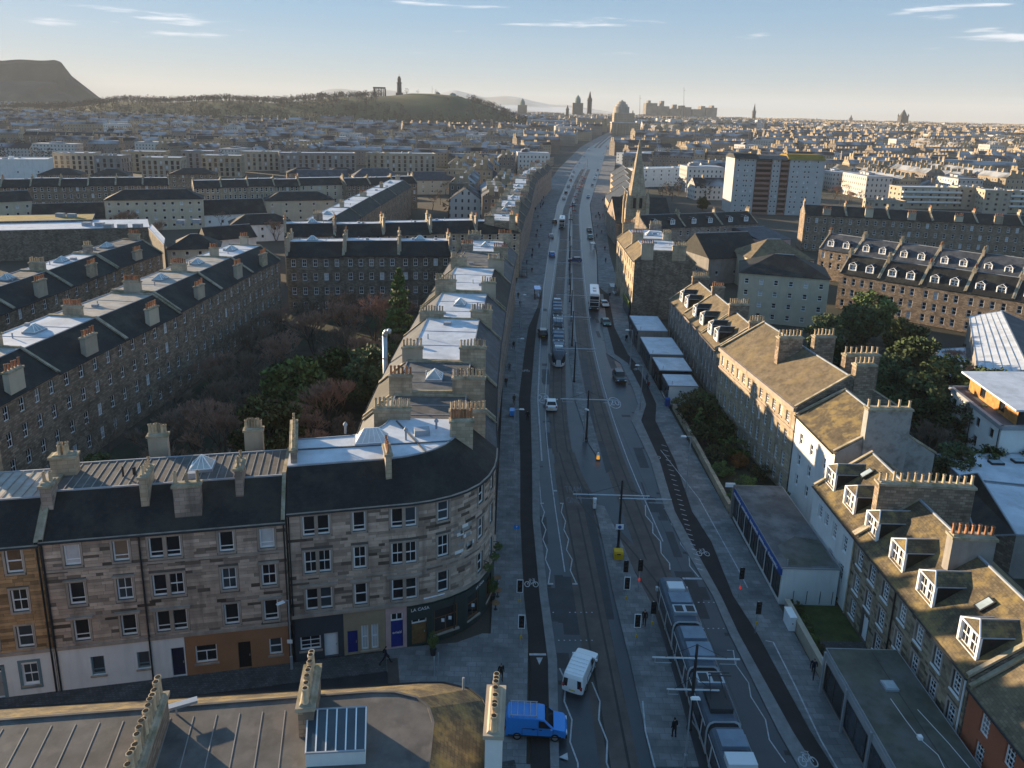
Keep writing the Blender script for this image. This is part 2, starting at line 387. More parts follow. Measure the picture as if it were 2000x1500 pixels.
# ---------------------------------------------------------------- building parts
def adopt(o, p):
    o.parent = p; KIDS.setdefault(p.name, []).append(o); return o
_build0 = MB.build
def _build(s, name, mats, parent=None, uv=True, smooth=False, loc=None):
    o = _build0(s, name, mats, parent, uv, smooth, loc)
    if parent: KIDS.setdefault(parent.name, []).append(o)
    return o
MB.build = _build
_put0 = put
def put(name, me, parent=None, loc=(0, 0, 0), rz=0, scale=None):
    o = _put0(name, me, None, loc, rz, scale)
    if parent: adopt(o, parent)
    return o
CACHE = {}
def cached(key, fn):
    if key not in CACHE: CACHE[key] = fn()
    return CACHE[key]
def q2(v): return round(v*20)/20
def frame_mb(w, h, style, fw=.11, mi=0):
    m = MB(); x = w/2; d = .07
    m.box(-x, -x+fw, 0, d, 0, h, mi); m.box(x-fw, x, 0, d, 0, h, mi)
    m.box(-x+fw, x-fw, 0, d, 0, fw*1.3, mi); m.box(-x+fw, x-fw, 0, d, h-fw, h, mi)
    def hbar(z, t=.06): m.box(-x+fw, x-fw, .006, d-.01, z-t/2, z+t/2, mi)
    def vbar(c, z0, z1, t=.04): m.box(c-t/2, c+t/2, .012, d-.014, z0, z1, mi)
    if style in ('sash', 'sash4', 'sash12'): hbar(h*.5, .1)
    if style == 'sash4': vbar(0, fw, h*.5-.04); vbar(0, h*.5+.04, h-fw)
    if style == 'sash12':
        for c in (-w/6, w/6): vbar(c, fw, h*.5-.04); vbar(c, h*.5+.04, h-fw)
        for z in (h*.27, h*.75): hbar(z, .035)
    if style == 'tilt': hbar(h*.26, .07)
    if style == 'cross': hbar(h*.62, .08); vbar(0, fw, h*.62-.04, .07)
    if style == 'twin': vbar(0, fw, h-fw, .08)
    if style == 'grid': hbar(h*.33, .05); hbar(h*.66, .05); vbar(0, fw, h*.33-.03, .05); vbar(0, h*.33+.03, h*.66-.03, .05); vbar(0, h*.66+.03, h-fw, .05)
    return m
def frame_mesh(w, h, style, fm): return cached(('fr', w, h, style, fm), lambda: frame_mb(w, h, style).mesh('window', (fm,), uv=False))
def pane_mesh(w, h, pm):
    def f():
        m = MB(); m.box(-w/2+.04, w/2-.04, .045, .06, .04, h-.04); return m.mesh('pane', (pm,), uv=False)
    return cached(('pn', w, h, pm), f)
def combo_mesh(w, h, style, fm, pm):
    def f():
        m = frame_mb(w, h, style, .1); m.box(-w/2+.04, w/2-.04, .045, .06, .04, h-.04, 1); return m.mesh('window', (fm, pm), uv=False)
    return cached(('cb', w, h, style, fm, pm), f)
def sill_mesh(w, sm):
    def f():
        m = MB(); m.box(-w/2-.12, w/2+.12, -.24, .0, -.16, -.003); return m.mesh('sill', (sm,), uv=False)
    return cached(('sl', w, sm), f)
def surround_mesh(w, h, sm):
    def f():
        m = MB(); a = .17; x = w/2
        m.box(-x-a, -x, -.19, .0, 0, h+a); m.box(x, x+a, -.19, .0, 0, h+a); m.box(-x, x, -.19, .0, h, h+a); return m.mesh('surround', (sm,), uv=False)
    return cached(('su', w, h, sm), f)
def window(root, path, u, z, w, h, style='sash', near=False, pane=None, frame='frame_white', sill=None, surround=None, inset=.14):
    w = q2(w); h = q2(h); p = path.at(u)-path.out(u)*inset; d = path.dir(u); rz = math.atan2(d.y, d.x); o0 = parent_loc(root)
    if pane is None: pane = RND.choices(('glass', 'glass_sky', 'blind', 'curtain'), (62, 18, 12, 8))[0]
    loc = (p.x-o0.x, p.y-o0.y, z-o0.z)
    if near:
        o = put('window', frame_mesh(w, h, style, frame), root, loc, rz)
        put('pane', pane_mesh(w, h, pane), o)
        if sill: put('sill', sill_mesh(w, sill), o)
        if surround: put('surround', surround_mesh(w, h, surround), o)
    else:
        o = put('window', combo_mesh(w, h, style, frame, pane), root, loc, rz)
    return o
def door_mesh(w, h, dm, style):
    def f():
        m = MB(); x = w/2
        m.box(-x, x, .02, .08, 0, h)
        for cx in (-x*.48, x*.48):
            for z0, z1 in ((.15, h*.42), (h*.48, h*.92)): m.box(cx-x*.34, cx+x*.34, 0.0, .02, z0, z1)
        return m.mesh('door', (dm,), uv=False)
    return cached(('dr', w, h, dm, style), f)
def door(root, path, u, z, w, h, dm, inset=.16, fan=.5, label=None):
    p = path.at(u)-path.out(u)*inset; d = path.dir(u); rz = math.atan2(d.y, d.x); o0 = parent_loc(root)
    o = put('door', door_mesh(q2(w), q2(h-fan), dm, 0), root, (p.x-o0.x, p.y-o0.y, z-o0.z), rz)
    if label: o['label'] = label
    put('handle', cached('hnd', lambda: _hnd()), o, (w*.36, -.03, h*.42))
    if fan: put('fanlight', combo_mesh(q2(w), q2(fan), 'twin', 'frame_white', 'glass'), o, (0, 0, h-fan))
    return o
def _hnd():
    m = MB(); m.box(-.03, .03, -.04, .03, 0, .16); return m.mesh('handle', ('steel_galv',), uv=False)
def subpath(path, a, b):
    pts = [path.at(a)] + [path.p[i] for i in range(len(path.p)) if a+1e-3 < path.u[i] < b-1e-3] + [path.at(b)]
    return Path(pts)
def wall(root, path, z0, z1, holes, wm, reveal=.2, name='wall', o=0.0):
    us = sorted({0.0, path.L, *path.u, *[q for h in holes for q in h[:2]]}); us = [u for u in us if -1e-6 <= u <= path.L+1e-6]
    zs = sorted({z0, z1, *[q for h in holes for q in h[2:4]]}); zs = [z for z in zs if z0-1e-6 <= z <= z1+1e-6]
    m = MB()
    for ua, ub in zip(us, us[1:]):
        if ub-ua < 1e-4: continue
        for za, zb in zip(zs, zs[1:]):
            if zb-za < 1e-4: continue
            c, e = (ua+ub)/2, (za+zb)/2
            if any(h[0] < c < h[1] and h[2] < e < h[3] for h in holes): continue
            m.poly([P3(path, ua, za, o), P3(path, ub, za, o), P3(path, ub, zb, o), P3(path, ua, zb, o)])
    for h in holes:
        a, b, c, e = max(h[0], 0), min(h[1], path.L), max(h[2], z0), min(h[3], z1)
        for (u1, w1), (u2, w2) in (((a, c), (a, e)), ((b, e), (b, c)), ((a, e), (b, e)), ((b, c), (a, c))):
            m.poly([P3(path, u1, w1, o), P3(path, u2, w2, o), P3(path, u2, w2, o-reveal), P3(path, u1, w1, o-reveal)])
    return m.build(name, wm, root)
def block_mesh(sm):
    def f():
        m = MB(); b = .46; c = .42
        r0 = [(-.5, 0, -.5), (.5, 0, -.5), (.5, 0, .5), (-.5, 0, .5)]; r1 = [(-.5, -.7, -.5), (.5, -.7, -.5), (.5, -.7, .5), (-.5, -.7, .5)]; r2 = [(-.485, -1, -.46), (.485, -1, -.46), (.485, -1, .46), (-.485, -1, .46)]
        m.loft([r0, r1, r2]); return m.mesh('stone', (sm,), uv=False)
    return cached(('blk', sm), f)
def stones(root, path, z0, z1, holes, sm, rowh=.33, ls=(.5, 1.15), proud=.035, margin=.19, limit=300):
    bl = []; z = z0+.01
    while z < z1-.12:
        h = min(rowh*RND.uniform(.85, 1.2), z1-z); iv = [(0.02, path.L-.02)]
        for a, b, c, e in holes:
            if c-.05 < z+h-.04 and e+margin > z+.04:
                nv = []
                for p, q in iv:
                    if b+margin <= p or a-margin >= q: nv.append((p, q)); continue
                    if a-margin > p: nv.append((p, a-margin))
                    if b+margin < q: nv.append((b+margin, q))
                iv = nv
        for p, q in iv:
            u = p
            while u < q-.08:
                l = RND.uniform(*ls)
                if q-u-l < .3: l = q-u
                bl.append((u+l/2, z+h/2, l-.018, h-.016)); u += l
        z += h
    bl.sort(key=lambda b: -b[2]*b[3]); o0 = parent_loc(root); me = block_mesh(sm); m = MB()
    for i, (u, zc, l, h) in enumerate(bl):
        d = path.dir(u); p = path.at(u); rz = math.atan2(d.y, d.x); pr = proud*RND.uniform(.6, 1.4)
        if i < limit: put('stone', me, root, (p.x-o0.x, p.y-o0.y, zc-o0.z), rz, (l, pr, h))
        else:
            n = Vector((d.y, -d.x))
            r = lambda k, e: [(p.x+d.x*s*l*k+n.x*e, p.y+d.y*s*l*k+n.y*e, zc+t*h*k) for s, t in ((-.5, -.5), (.5, -.5), (.5, .5), (-.5, .5))]
            m.loft([r(1, 0), r(1, pr*.7), r(.95, pr)])
    if m.f: tag(m.build('stonework', sm, root, uv=False), kind='stuff')
def pot_mesh(pm):
    def f():
        m = MB(); m.lathe((0, 0, 0), [(.15, 0), (.135, .12), (.12, .5), (.15, .56), (.15, .64), (.105, .64)], 8); m.lathe((0, 0, .641), [(.112, 0), (.112, .004)], 8, 1); return m.mesh('chimney_pot', (pm, 'pot_hole_shade'), uv=False)
    return cached(('pot', pm), f)
def chimney(root, c, z0, z1, lx, ly, d=(1, 0), n=5, wm='ashlar_tan', pm='pot_cream', cope='cope', rows=1, potscale=1.0, label=None):
    m = MB(); d = Vector(d).normalized(); m.obox(c, d, lx, ly, z0, z1-.22, 0); m.obox(c, d, lx+.22, ly+.22, z1-.22, z1, 1); m.obox(c, d, lx-.1, ly-.1, z1-.01, z1+.12, 1, top=(.96, .7))
    o = m.build('chimney', (wm, cope), root); o0 = parent_loc(root)
    if label: o['label'] = label
    for r in range(rows):
        for i in range(n):
            a = (i-(n-1)/2)*((lx-.34)/max(1, n-1)) if n > 1 else 0; b = (r-(rows-1)/2)*.42
            p = Vector((c[0], c[1]))+d*a+Vector((-d.y, d.x))*b; s = RND.uniform(.85, 1.15)*potscale
            put('chimney_pot', pot_mesh(pm), o, (p.x-o0.x, p.y-o0.y, z1+.1-o0.z), RND.uniform(0, 3), (potscale, potscale, s*1.3))
    return o
def skylight(root, c, z, lx, ly, h, d=(1, 0), glass='skylight_glass', n=4, ridge=.25):
    """hipped glazed cupola: upstand, glass slopes, glazing bars"""
    d = Vector(d).normalized(); n2 = Vector((-d.y, d.x))
    def pt(a, b, zz): q = Vector((c[0], c[1]))+d*a+n2*b; return (q.x, q.y, zz)
    m = MB(); m.obox(c, d, lx, ly, z, z+.25, 0); o = m.build('skylight', 'lead_flash', root)
    g = MB(); zb = z+.25; zt = zb+h; r = lx*ridge; x, y = lx/2-.08, ly/2-.08
    A, B, C, D = pt(-x, -y, zb), pt(x, -y, zb), pt(x, y, zb), pt(-x, y, zb); T0, T1 = pt(-r, 0, zt), pt(r, 0, zt)
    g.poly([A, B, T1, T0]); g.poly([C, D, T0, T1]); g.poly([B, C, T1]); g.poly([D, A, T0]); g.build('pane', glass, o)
    k = MB()
    for a, b in ((A, T0), (B, T1), (C, T1), (D, T0), (T0, T1), (A, B), (B, C), (C, D), (D, A)): k.tube(a, b, .05, n=4)
    for i in range(1, n):
        t = i/n; lo = Vector(A).lerp(Vector(B), t); hi = Vector(T0).lerp(Vector(T1), t); k.tube(lo, hi, .03, n=4)
        lo = Vector(D).lerp(Vector(C), t); k.tube(lo, hi, .03, n=4)
    k.build('glazing_bar', 'frame_white', o); return o
def flat_skylight(root, c, z, lx, ly, d=(1, 0)):
    d = Vector(d).normalized(); m = MB(); m.obox(c, d, lx, ly, z-.3, z+.2); o = m.build('skylight', 'lead_flash', root)
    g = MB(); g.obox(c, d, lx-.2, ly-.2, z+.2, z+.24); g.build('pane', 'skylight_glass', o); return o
def tenement(name, label, front, back, he, rise, t=(.25, .75), wm='ashlar_grey', bm='rubble_dark', roofm='slate', topm='lead_frost', group=None, z0=0.0, cat='tenement',
             wins=(), bwins=(), doors=(), near=False, plain_front=False, plain_back=False, skews=(1, 1), gutter=True, gm=None, brise=None, style='sash', frame='frame_white', sill=None, surround=None, flash='lead_flash'):
    """front/back: paired plan points, outside of the front to the right of travel; t: where the flat top starts and ends (equal for a ridge)"""
    c0 = Path(front).at(Path(front).L/2); root = thing(name, label, cat, (c0.x, c0.y, z0), group=group)
    fp = Path(front); bp = Path(list(reversed(back)))
    gm = gm or bm
    if not plain_front:
        holes = [(u-w/2, u+w/2, z, z+h) for (u, z, w, h, *_) in wins] + [(u-w/2, u+w/2, z0, z0+h) for (u, w, h, *_) in doors]
        wall(root, fp, z0, he, holes, wm)
        for (u, z, w, h, *r) in wins: window(root, fp, u, z, w, h, r[0] if r else style, near, frame=frame, sill=sill, surround=surround)
        for (u, w, h, dm) in doors: door(root, fp, u, z0, w, h, dm)
    holes = [(u-w/2, u+w/2, z, z+h) for (u, z, w, h, *_) in bwins]
    if not plain_back:
        wall(root, bp, z0, he, holes, bm, name='rear_wall')
        for (u, z, w, h, *r) in bwins: window(root, bp, u, z, w, h, r[0] if r else style, near, frame=frame)
    prof = [(0.0, 0.0), (t[0], rise), (t[1], rise), (1.0, 0.0 if brise is None else brise)] if t[1]-t[0] > .01 else [(0.0, 0.0), (t[0], rise), (1.0, 0.0 if brise is None else brise)]
    n = len(front)
    def S(i, tt, dz, ext=0.0):
        a = Vector(front[i]); b = Vector(back[i]); p = a+(b-a)*tt; 
        if ext: p = p+(b-a).normalized()*ext
        return (p.x, p.y, he+dz)
    m = MB()
    for i in range(n-1):
        for k, ((ta, za), (tb, zb)) in enumerate(zip(prof, prof[1:])):
            flat = abs(za-zb) < .01
            ea = -.22 if k == 0 else 0.0; eb = .22 if k == len(prof)-2 else 0.0; da = -.12 if k == 0 else 0; db = -.12 if k == len(prof)-2 else 0
            m.poly([S(i, ta, za+da, ea), S(i+1, ta, za+da, ea), S(i+1, tb, zb+db, eb), S(i, tb, zb+db, eb)], 1 if flat else 0)
    m.build('roof', (roofm, topm), root)
    if len(prof) == 4:
        fl = MB()
        for i in range(n-1):
            for tt in (t[0], t[1]): fl.tube(S(i, tt, rise+.02), S(i+1, tt, rise+.02), .09, n=4)
        fl.build('ridge_flashing', flash, root, uv=False)
    else:
        fl = MB()
        for i in range(n-1): fl.tube(S(i, t[0], rise+.02), S(i+1, t[0], rise+.02), .12, n=4)
        fl.build('ridge_flashing', flash, root, uv=False)
    for e, i in ((0, 0), (1, n-1)):
        a = Vector(front[i]); b = Vector(back[i])
        g = MB(); g.poly([(a.x, a.y, z0), (b.x, b.y, z0)] + [S(i, tt, zz) for tt, zz in reversed(prof)]); g.build('gable', gm, root)
        if skews[e]:
            dd = (Vector(front[1])-Vector(front[0])).normalized() if i == 0 else (Vector(front[-2])-Vector(front[-1])).normalized()
            g = MB(); k = .32
            for (ta, za), (tb, zb) in zip(prof, prof[1:]):
                A = Vector(S(i, ta, za, -.2 if ta == 0 else 0)); B = Vector(S(i, tb, zb, .2 if tb == 1 else 0)); D = Vector((dd.x*k, dd.y*k, 0)); Z = Vector((0, 0, .24))
                D0 = Vector((dd.x*.01, dd.y*.01, 0))
                g.poly([A+D0+Z, B+D0+Z, B+D+Z, A+D+Z]); g.poly([A+D, B+D, B+D+Z, A+D+Z]); g.poly([B+D0, A+D0, A+D0+Z, B+D0+Z])
            g.build('skew', 'cope', root)
    if gutter:
        for tt, e, z in ((0, -.27, 0), (1, .27, brise or 0)):
            g = MB()
            for i in range(n-1): g.tube(S(i, tt, z-.12, e), S(i+1, tt, z-.12, e), .08, n=5)
            g.build('gutter', 'gutter', root, uv=False)
    return root
def grid(L, n, rows, w, h, m=1.2, style=None, jit=0.0):
    out = []
    for i in range(n):
        u = m+(L-2*m)*(i/(n-1) if n > 1 else .5)
        for z in rows: out.append((u, z, w, h) + ((style,) if style else ()))
    return out
def pipe(root, p, z0, z1, r=.07, m='gutter'):
    k = MB(); k.tube((p[0], p[1], z0), (p[0], p[1], z1), r, n=6); k.build('drainpipe', m, root, uv=False)
def text_mesh(s, size, mname, key=None):
    def f():
        cu = bpy.data.curves.new('lettering', 'FONT'); cu.body = s; cu.size = size; cu.align_x = 'CENTER'; cu.align_y = 'CENTER'; cu.extrude = .012; cu.resolution_u = 2
        o = bpy.data.objects.new('lettering', cu); COL.objects.link(o); dg = bpy.context.evaluated_depsgraph_get()
        me = bpy.data.meshes.new_from_object(o.evaluated_get(dg)); bpy.data.objects.remove(o); me.materials.clear(); me.materials.append(M(mname)); me.name = 'lettering'; return me
    return cached(('txt', s, size, mname), f)
def lettering(root, path, u, z, s, size, mname, o=.08):
    p = path.at(u)+path.out(u)*o; d = path.dir(u); o0 = parent_loc(root); k = put('lettering', text_mesh(s, size, mname), root, (p.x-o0.x, p.y-o0.y, z-o0.z)); k.rotation_euler = (math.pi/2, 0, math.atan2(d.y, d.x)); return k
def dormer(root, c, zb, w, h, depth, out, roofm='slate_brown', gl=True, hood=True):
    """pitched dormer: c = middle of its front at the roof, out = outward plan direction"""
    out = Vector(out).normalized(); d = Vector((-out.y, out.x)); o0 = parent_loc(root)
    def pt(a, b, z): q = Vector((c[0], c[1]))+d*a-out*b; return (q.x, q.y, z)
    m = MB(); x = w/2; zt = zb+h; zr = zt+.55*w*.55
    m.poly([pt(-x, 0, zb), pt(-x, depth, zt), pt(-x, 0, zt)], 0); m.poly([pt(x, 0, zb), pt(x, 0, zt), pt(x, depth, zt)], 0)
    m.poly([pt(-x, 0, zt), pt(x, 0, zt), pt(0, .55, zr)], 2)                                       # hipped front of the roof
    m.poly([pt(-x-.08, -.06, zt-.03), pt(0, .55, zr), pt(0, depth+.9, zr), pt(-x-.08, depth, zt-.03)], 1); m.poly([pt(x+.08, -.06, zt-.03), pt(x+.08, depth, zt-.03), pt(0, depth+.9, zr), pt(0, .55, zr)], 1)
    for s in (-1, 1):
        m.tube(pt(s*x, -.02, zb), pt(s*x, -.02, zt), .15, n=4, mi=3); m.tube(pt(s*(x+.05), -.08, zt), pt(0, .52, zr+.03), .06, n=4, mi=3)
        m.tube(pt(s*(x+.08), -.08, zt), pt(s*(x+.08), depth, zt), .05, n=4, mi=4)
    m.tube(pt(0, .5, zr+.02), pt(0, depth+.9, zr+.02), .06, n=4, mi=4); m.tube(pt(-x-.1, -.08, zt), pt(x+.1, -.08, zt), .07, n=4, mi=3); m.tube(pt(-x-.1, -.04, zb), pt(x+.1, -.04, zb), .14, n=4, mi=3)
    o = m.build('dormer', ('slate', roofm, roofm, 'frame_white', 'lead_flash'), root)
    rz = math.atan2(d.y, d.x)+ (0 if True else 0); q = pt(0, .06, zb+.1)
    # local +y of a window points inward: rotate so that -y is `out`
    rz = math.atan2(out.y, out.x)+math.pi/2
    ww = q2(w*.44)
    for s in (-1, 1):
        e = pt(s*w*.235, .05, zb+.1); k = put('window', frame_mesh(ww, q2(h-.15), 'sash4', 'frame_white'), o, (e[0]-o0.x, e[1]-o0.y, e[2]-o0.z), rz)
        put('pane', pane_mesh(ww, q2(h-.15), 'glass'), k)
    return o
# ---------------------------------------------------------------- ground, road, paving
def terrain():
    xs = [-9000, -4000, -2000, -1000, -400, 0, 400, 1000, 2000, 4000, 9000]; ys = [-80, 350, 700, 900, 1100, 1300, 1500, 2000, 2500, 3000, 5000, 7000, 14000]
    m = MB(); 
    for a, b in zip(xs, xs[1:]):
        for c, d in zip(ys, ys[1:]): m.poly([(a, c, base_z(c)-.13), (b, c, base_z(c)-.13), (b, d, base_z(d)-.13), (a, d, base_z(d)-.13)])
    structure('ground', m, 'far_ground', uv=False)
terrain()
def W(pts, z=0): return [tuple(G(x, y, z))[:2] for x, y in pts]
def interp(pts, y):
    if y <= pts[0][1]: return pts[0][0]
    for (x0, y0), (x1, y1) in zip(pts, pts[1:]):
        if y <= y1: return x0+(x1-x0)*(y-y0)/(y1-y0)
    return pts[-1][0]
def slab(name, left, right, z, mname, depth=.16, kind=True, bz=False):
    """strip between two edges given as (x,y) lists ordered by y; resampled to common y, with sides down to the ground"""
    y0 = max(left[0][1], right[0][1]); y1 = min(left[-1][1], right[-1][1])
    ys = sorted({y0, y1, *[p[1] for p in left+right if y0 < p[1] < y1]}); m = MB(); zz = (lambda y: z+base_z(y)) if bz else (lambda y: z)
    for a, b in zip(ys, ys[1:]):
        if b-a < .02: continue
        la, lb, ra, rb = interp(left, a), interp(left, b), interp(right, a), interp(right, b)
        A, B, C, D = (la, a, zz(a)), (ra, a, zz(a)), (rb, b, zz(b)), (lb, b, zz(b)); m.poly([A, B, C, D])
        if depth:
            m.poly([D, (D[0], D[1], D[2]-depth), (A[0], A[1], A[2]-depth), A]); m.poly([B, (B[0], B[1], B[2]-depth), (C[0], C[1], C[2]-depth), C])
    if depth:
        for y in (ys[0], ys[-1]):
            l, r = interp(left, y), interp(right, y); m.poly([(l, y, zz(y)), (r, y, zz(y)), (r, y, zz(y)-depth), (l, y, zz(y)-depth)])
    return structure(name, m, mname)
def sheet(name, pts, z, mname, depth=.0):
    m = MB(); m.poly([(x, y, z) for x, y in pts])
    if depth:
        for a, b in zip(pts, pts[1:]+pts[:1]): m.poly([(*a, z-depth), (*b, z-depth), (*b, z), (*a, z)])
    return structure(name, m, mname)
FAR = [(1060, 560), (1072, 480), (1088, 400), (1118, 330), (1149, 300)]
def edge(px, far=None):
    e = sorted(W(px), key=lambda p: p[1]); return e + (far or [])
farL = sorted(W(FAR), key=lambda p: p[1]) + [(125, 1100), (190, 1400)]
farR = sorted(W([(1167, 560), (1165, 500), (1155, 430), (1152, 400), (1170, 340), (1185, 300)]), key=lambda p: p[1]) + [(150, 1100), (215, 1400)]
E0 = edge([(1037, 1500), (1036, 1290), (1023, 1164), (1016, 1012), (1016, 900), (1013, 780), (1024, 690), (1032, 640), (1049, 602)])
E1 = edge([(1075, 1500), (1070, 1290), (1054, 1164), (1040, 1012), (1039, 900), (1036, 780), (1043, 690), (1048, 640), (1056, 602)])
E2 = edge([(1092, 1500), (1088, 1290), (1070, 1164), (1054, 1012), (1054, 900), (1047, 780), (1054, 640), (1057, 602)], farL)
R1 = edge([(1560, 1500), (1520, 1430), (1425, 1240), (1392, 1165), (1330, 1060), (1300, 1000), (1270, 900), (1233, 822), (1246, 790), (1236, 760), (1212, 710), (1186, 692), (1176, 640)], farR)
R2 = edge([(1592, 1500), (1548, 1430), (1443, 1240), (1408, 1165), (1350, 1060), (1318, 1000), (1288, 900), (1252, 822), (1262, 790), (1252, 760), (1226, 710), (1200, 692), (1186, 640), (1178, 575)])
R3 = edge([(1628, 1500), (1583, 1430), (1480, 1240), (1432, 1165), (1390, 1060), (1352, 1000), (1318, 900), (1280, 822), (1282, 790), (1268, 760), (1242, 710), (1226, 692), (1200, 640), (1188, 575)])
def near(e, y): return [(e[0][0], y)] + [p for p in e if p[1] > y]
NEAR_Y = 30.0
E0, E1, E2, R1, R2, R3 = [near([(p[0], p[1]) for p in e], NEAR_Y) for e in (E0, E1, E2, R1, R2, R3)]
slab('road', E2, R1, 0.0, 'asphalt', .13, bz=True)
BL = [(-1.3, 30), (-1.2, 150), (1.0, 200), (5.0, 265), (9.0, 380), (38, 660), (80, 940), (112, 1100), (178, 1400)]       # building line, left of the street
BR = [(27.2, 30), (26.6, 80), (25.4, 150), (27.5, 170), (33, 250), (42, 340), (50, 400), (80, 610), (128, 950), (162, 1100), (228, 1400)]
slab('pavement_left', [(-1.15+.0, 58.2)] + [p for p in BL if p[1] > 58.2], [p for p in E0] + [(p[0]-.05, p[1]) for p in E2 if p[1] > E0[-1][1]+2], .10, 'paving', .22, bz=True)
slab('cycle_track_left', [(p[0]+.01, p[1]) for p in E0], [(p[0]-.01, p[1]) for p in E1], .05, 'cycle_asphalt', .17)
slab('kerb_strip_left', E1, [(p[0], p[1]) for p in E2 if p[1] < E1[-1][1]+1], .10, 'kerb', .22)
slab('kerb_strip_right', R1, R2, .10, 'kerb', .22)
slab('cycle_track_right', [(p[0]+.01, p[1]) for p in R2], [(p[0]-.01, p[1]) for p in R3], .05, 'cycle_asphalt', .17)
slab('pavement_right', R3 + [(p[0]+.3, p[1]) for p in R1 if p[1] > R3[-1][1]+2], BR, .10, 'paving', .22, bz=True)
# cross street
dC = Vector((.978, .208)); nC = Vector((-.208, .978))
def cs(u, v): p = Vector((-17.7, 54.0))+dC*u+nC*v; return (p.x, p.y)          # u along the terrace front, v<0 towards the street
sheet('side_street', [cs(-70, -2.4), cs(-70, -13.0), cs(16.5, -13.0), cs(16.5, -10.2), cs(7.6, -2.4)], 0.0, 'asphalt_patch', .13)
sheet('side_pavement', [cs(-70, -.02), cs(-70, -2.4), cs(7.6, -2.4), cs(7.6, -.02)], .10, 'setts', .22)
sheet('side_pavement', [cs(-70, -13.0), cs(-70, -15.4), cs(16.4, -15.4), cs(16.4, -13.0)], .10, 'setts', .22)
sheet('corner_plaza', [cs(7.62, .3), cs(7.62, -2.41), (-1.4, 44.6), (1.9, 44.4), (2.25, 58.2), (-1.9, 58.2), (-4.2, 56.9)], .095, 'paving', .22)
sheet('corner_plaza', [(-1.4, 44.55), (-1.3, 30), (2.2, 30), (2.2, 44.35)], .09, 'paving', .22)
sheet('setts_strip', [cs(7.65, -1.0), cs(7.65, -5.2), cs(8.6, -5.2), cs(8.6, -1.0)], .102, 'track_bed')
# tram tracks: bed, rails
TL = [(8.75, 30), (8.7, 44), (8.5, 55), (8.2, 68), (7.75, 86), (7.65, 105), (8.2, 120), (9.4, 140), (10.4, 165), (13.4, 205), (18.0, 265), (27, 380), (57, 640), (100, 950), (142, 1180)]
TR = [(16.9, 30), (16.6, 44), (16.1, 62), (15.6, 74), (14.6, 94), (14.4, 116), (14.9, 140), (15.8, 160), (18.6, 205), (22.8, 265), (32, 380), (62, 640), (105, 950), (147, 1180)]
def off(pl, d):
    out = []
    for i, p in enumerate(pl):
        a = Vector(pl[max(0, i-1)]); b = Vector(pl[min(len(pl)-1, i+1)]); t = (b-a).normalized(); out.append((p[0]+t.y*d, p[1]-t.x*d))
    return out
def dense(pl, step=6.0):
    out = []
    for i in range(len(pl)-1):
        p0 = Vector(pl[max(0, i-1)]); p1 = Vector(pl[i]); p2 = Vector(pl[i+1]); p3 = Vector(pl[min(len(pl)-1, i+2)]); n = max(1, int((p2-p1).length/step))
        for k in range(n):
            t = k/n; q = p1.lerp(p2, t); m0 = (p2-p0)*.5*((p2-p1).length/max(1e-6, (p2-p0).length))*1.0; m1 = (p3-p1)*.5*((p2-p1).length/max(1e-6, (p3-p1).length))
            h = p1*(2*t**3-3*t**2+1)+m0*2*(t**3-2*t**2+t)+p2*(-2*t**3+3*t**2)+m1*2*(t**3-t**2); out.append((h.x, h.y))
    return out+[pl[-1]]
TLd, TRd = dense(TL), dense(TR)
XO = dense([(7.9, 96), (8.6, 88), (10.6, 79), (13.4, 71), (15.6, 63), (16.3, 57)], 2.0)     # crossover
def ribbon(m, pl, w, z, mi=0, bz=False):
    L, Rr = off(pl, -w/2), off(pl, w/2)
    for i in range(len(pl)-1):
        za = z+(base_z(pl[i][1]) if bz else 0); zb = z+(base_z(pl[i+1][1]) if bz else 0)
        m.poly([(*L[i], za), (*Rr[i], za), (*Rr[i+1], zb), (*L[i+1], zb)], mi)
def track(name, pl, z):
    m = MB(); ribbon(m, pl, 2.9, z, bz=True); structure(name, m, 'track_bed')
    for d in (-.72, .72):
        r = MB(); ribbon(r, off(pl, d), .2, z+.006, bz=True); structure('rail', r, 'rail', uv=False)
track('track_bed', TLd, .006); track('track_bed', TRd, .006); track('track_bed', XO, .016)
# islands between the tracks
ISL1 = W([(1168, 896), (1150, 868), (1135, 820), (1122, 780), (1112, 700), (1109, 640), (1107, 560), (1112, 480), (1117, 480), (1114, 560), (1119, 640), (1128, 700), (1144, 780), (1158, 830), (1172, 885)])
sheet('tram_island', ISL1, .12, 'paving', .22)
ISL2 = W([(1160, 985), (1178, 1065), (1195, 1150), (1232, 1300), (1258, 1420), (1275, 1500), (1365, 1500), (1330, 1370), (1290, 1235), (1272, 1180), (1240, 1120), (1205, 1040), (1180, 990)])
sheet('tram_platform', ISL2, .12, 'paving', .22)
sheet('ballast_strip', W([(1130, 945), (1160, 1080), (1185, 1210), (1200, 1210), (1176, 1080), (1150, 960)]), .0205, 'asphalt_patch')
for q in ([(1133, 700), (1146, 700), (1158, 770), (1145, 770)], [(1143, 785), (1156, 785), (1164, 845), (1150, 845)], [(1168, 862), (1178, 862), (1196, 915), (1184, 925)]): sheet('ballast_strip', W(q), .0205, 'asphalt_patch')
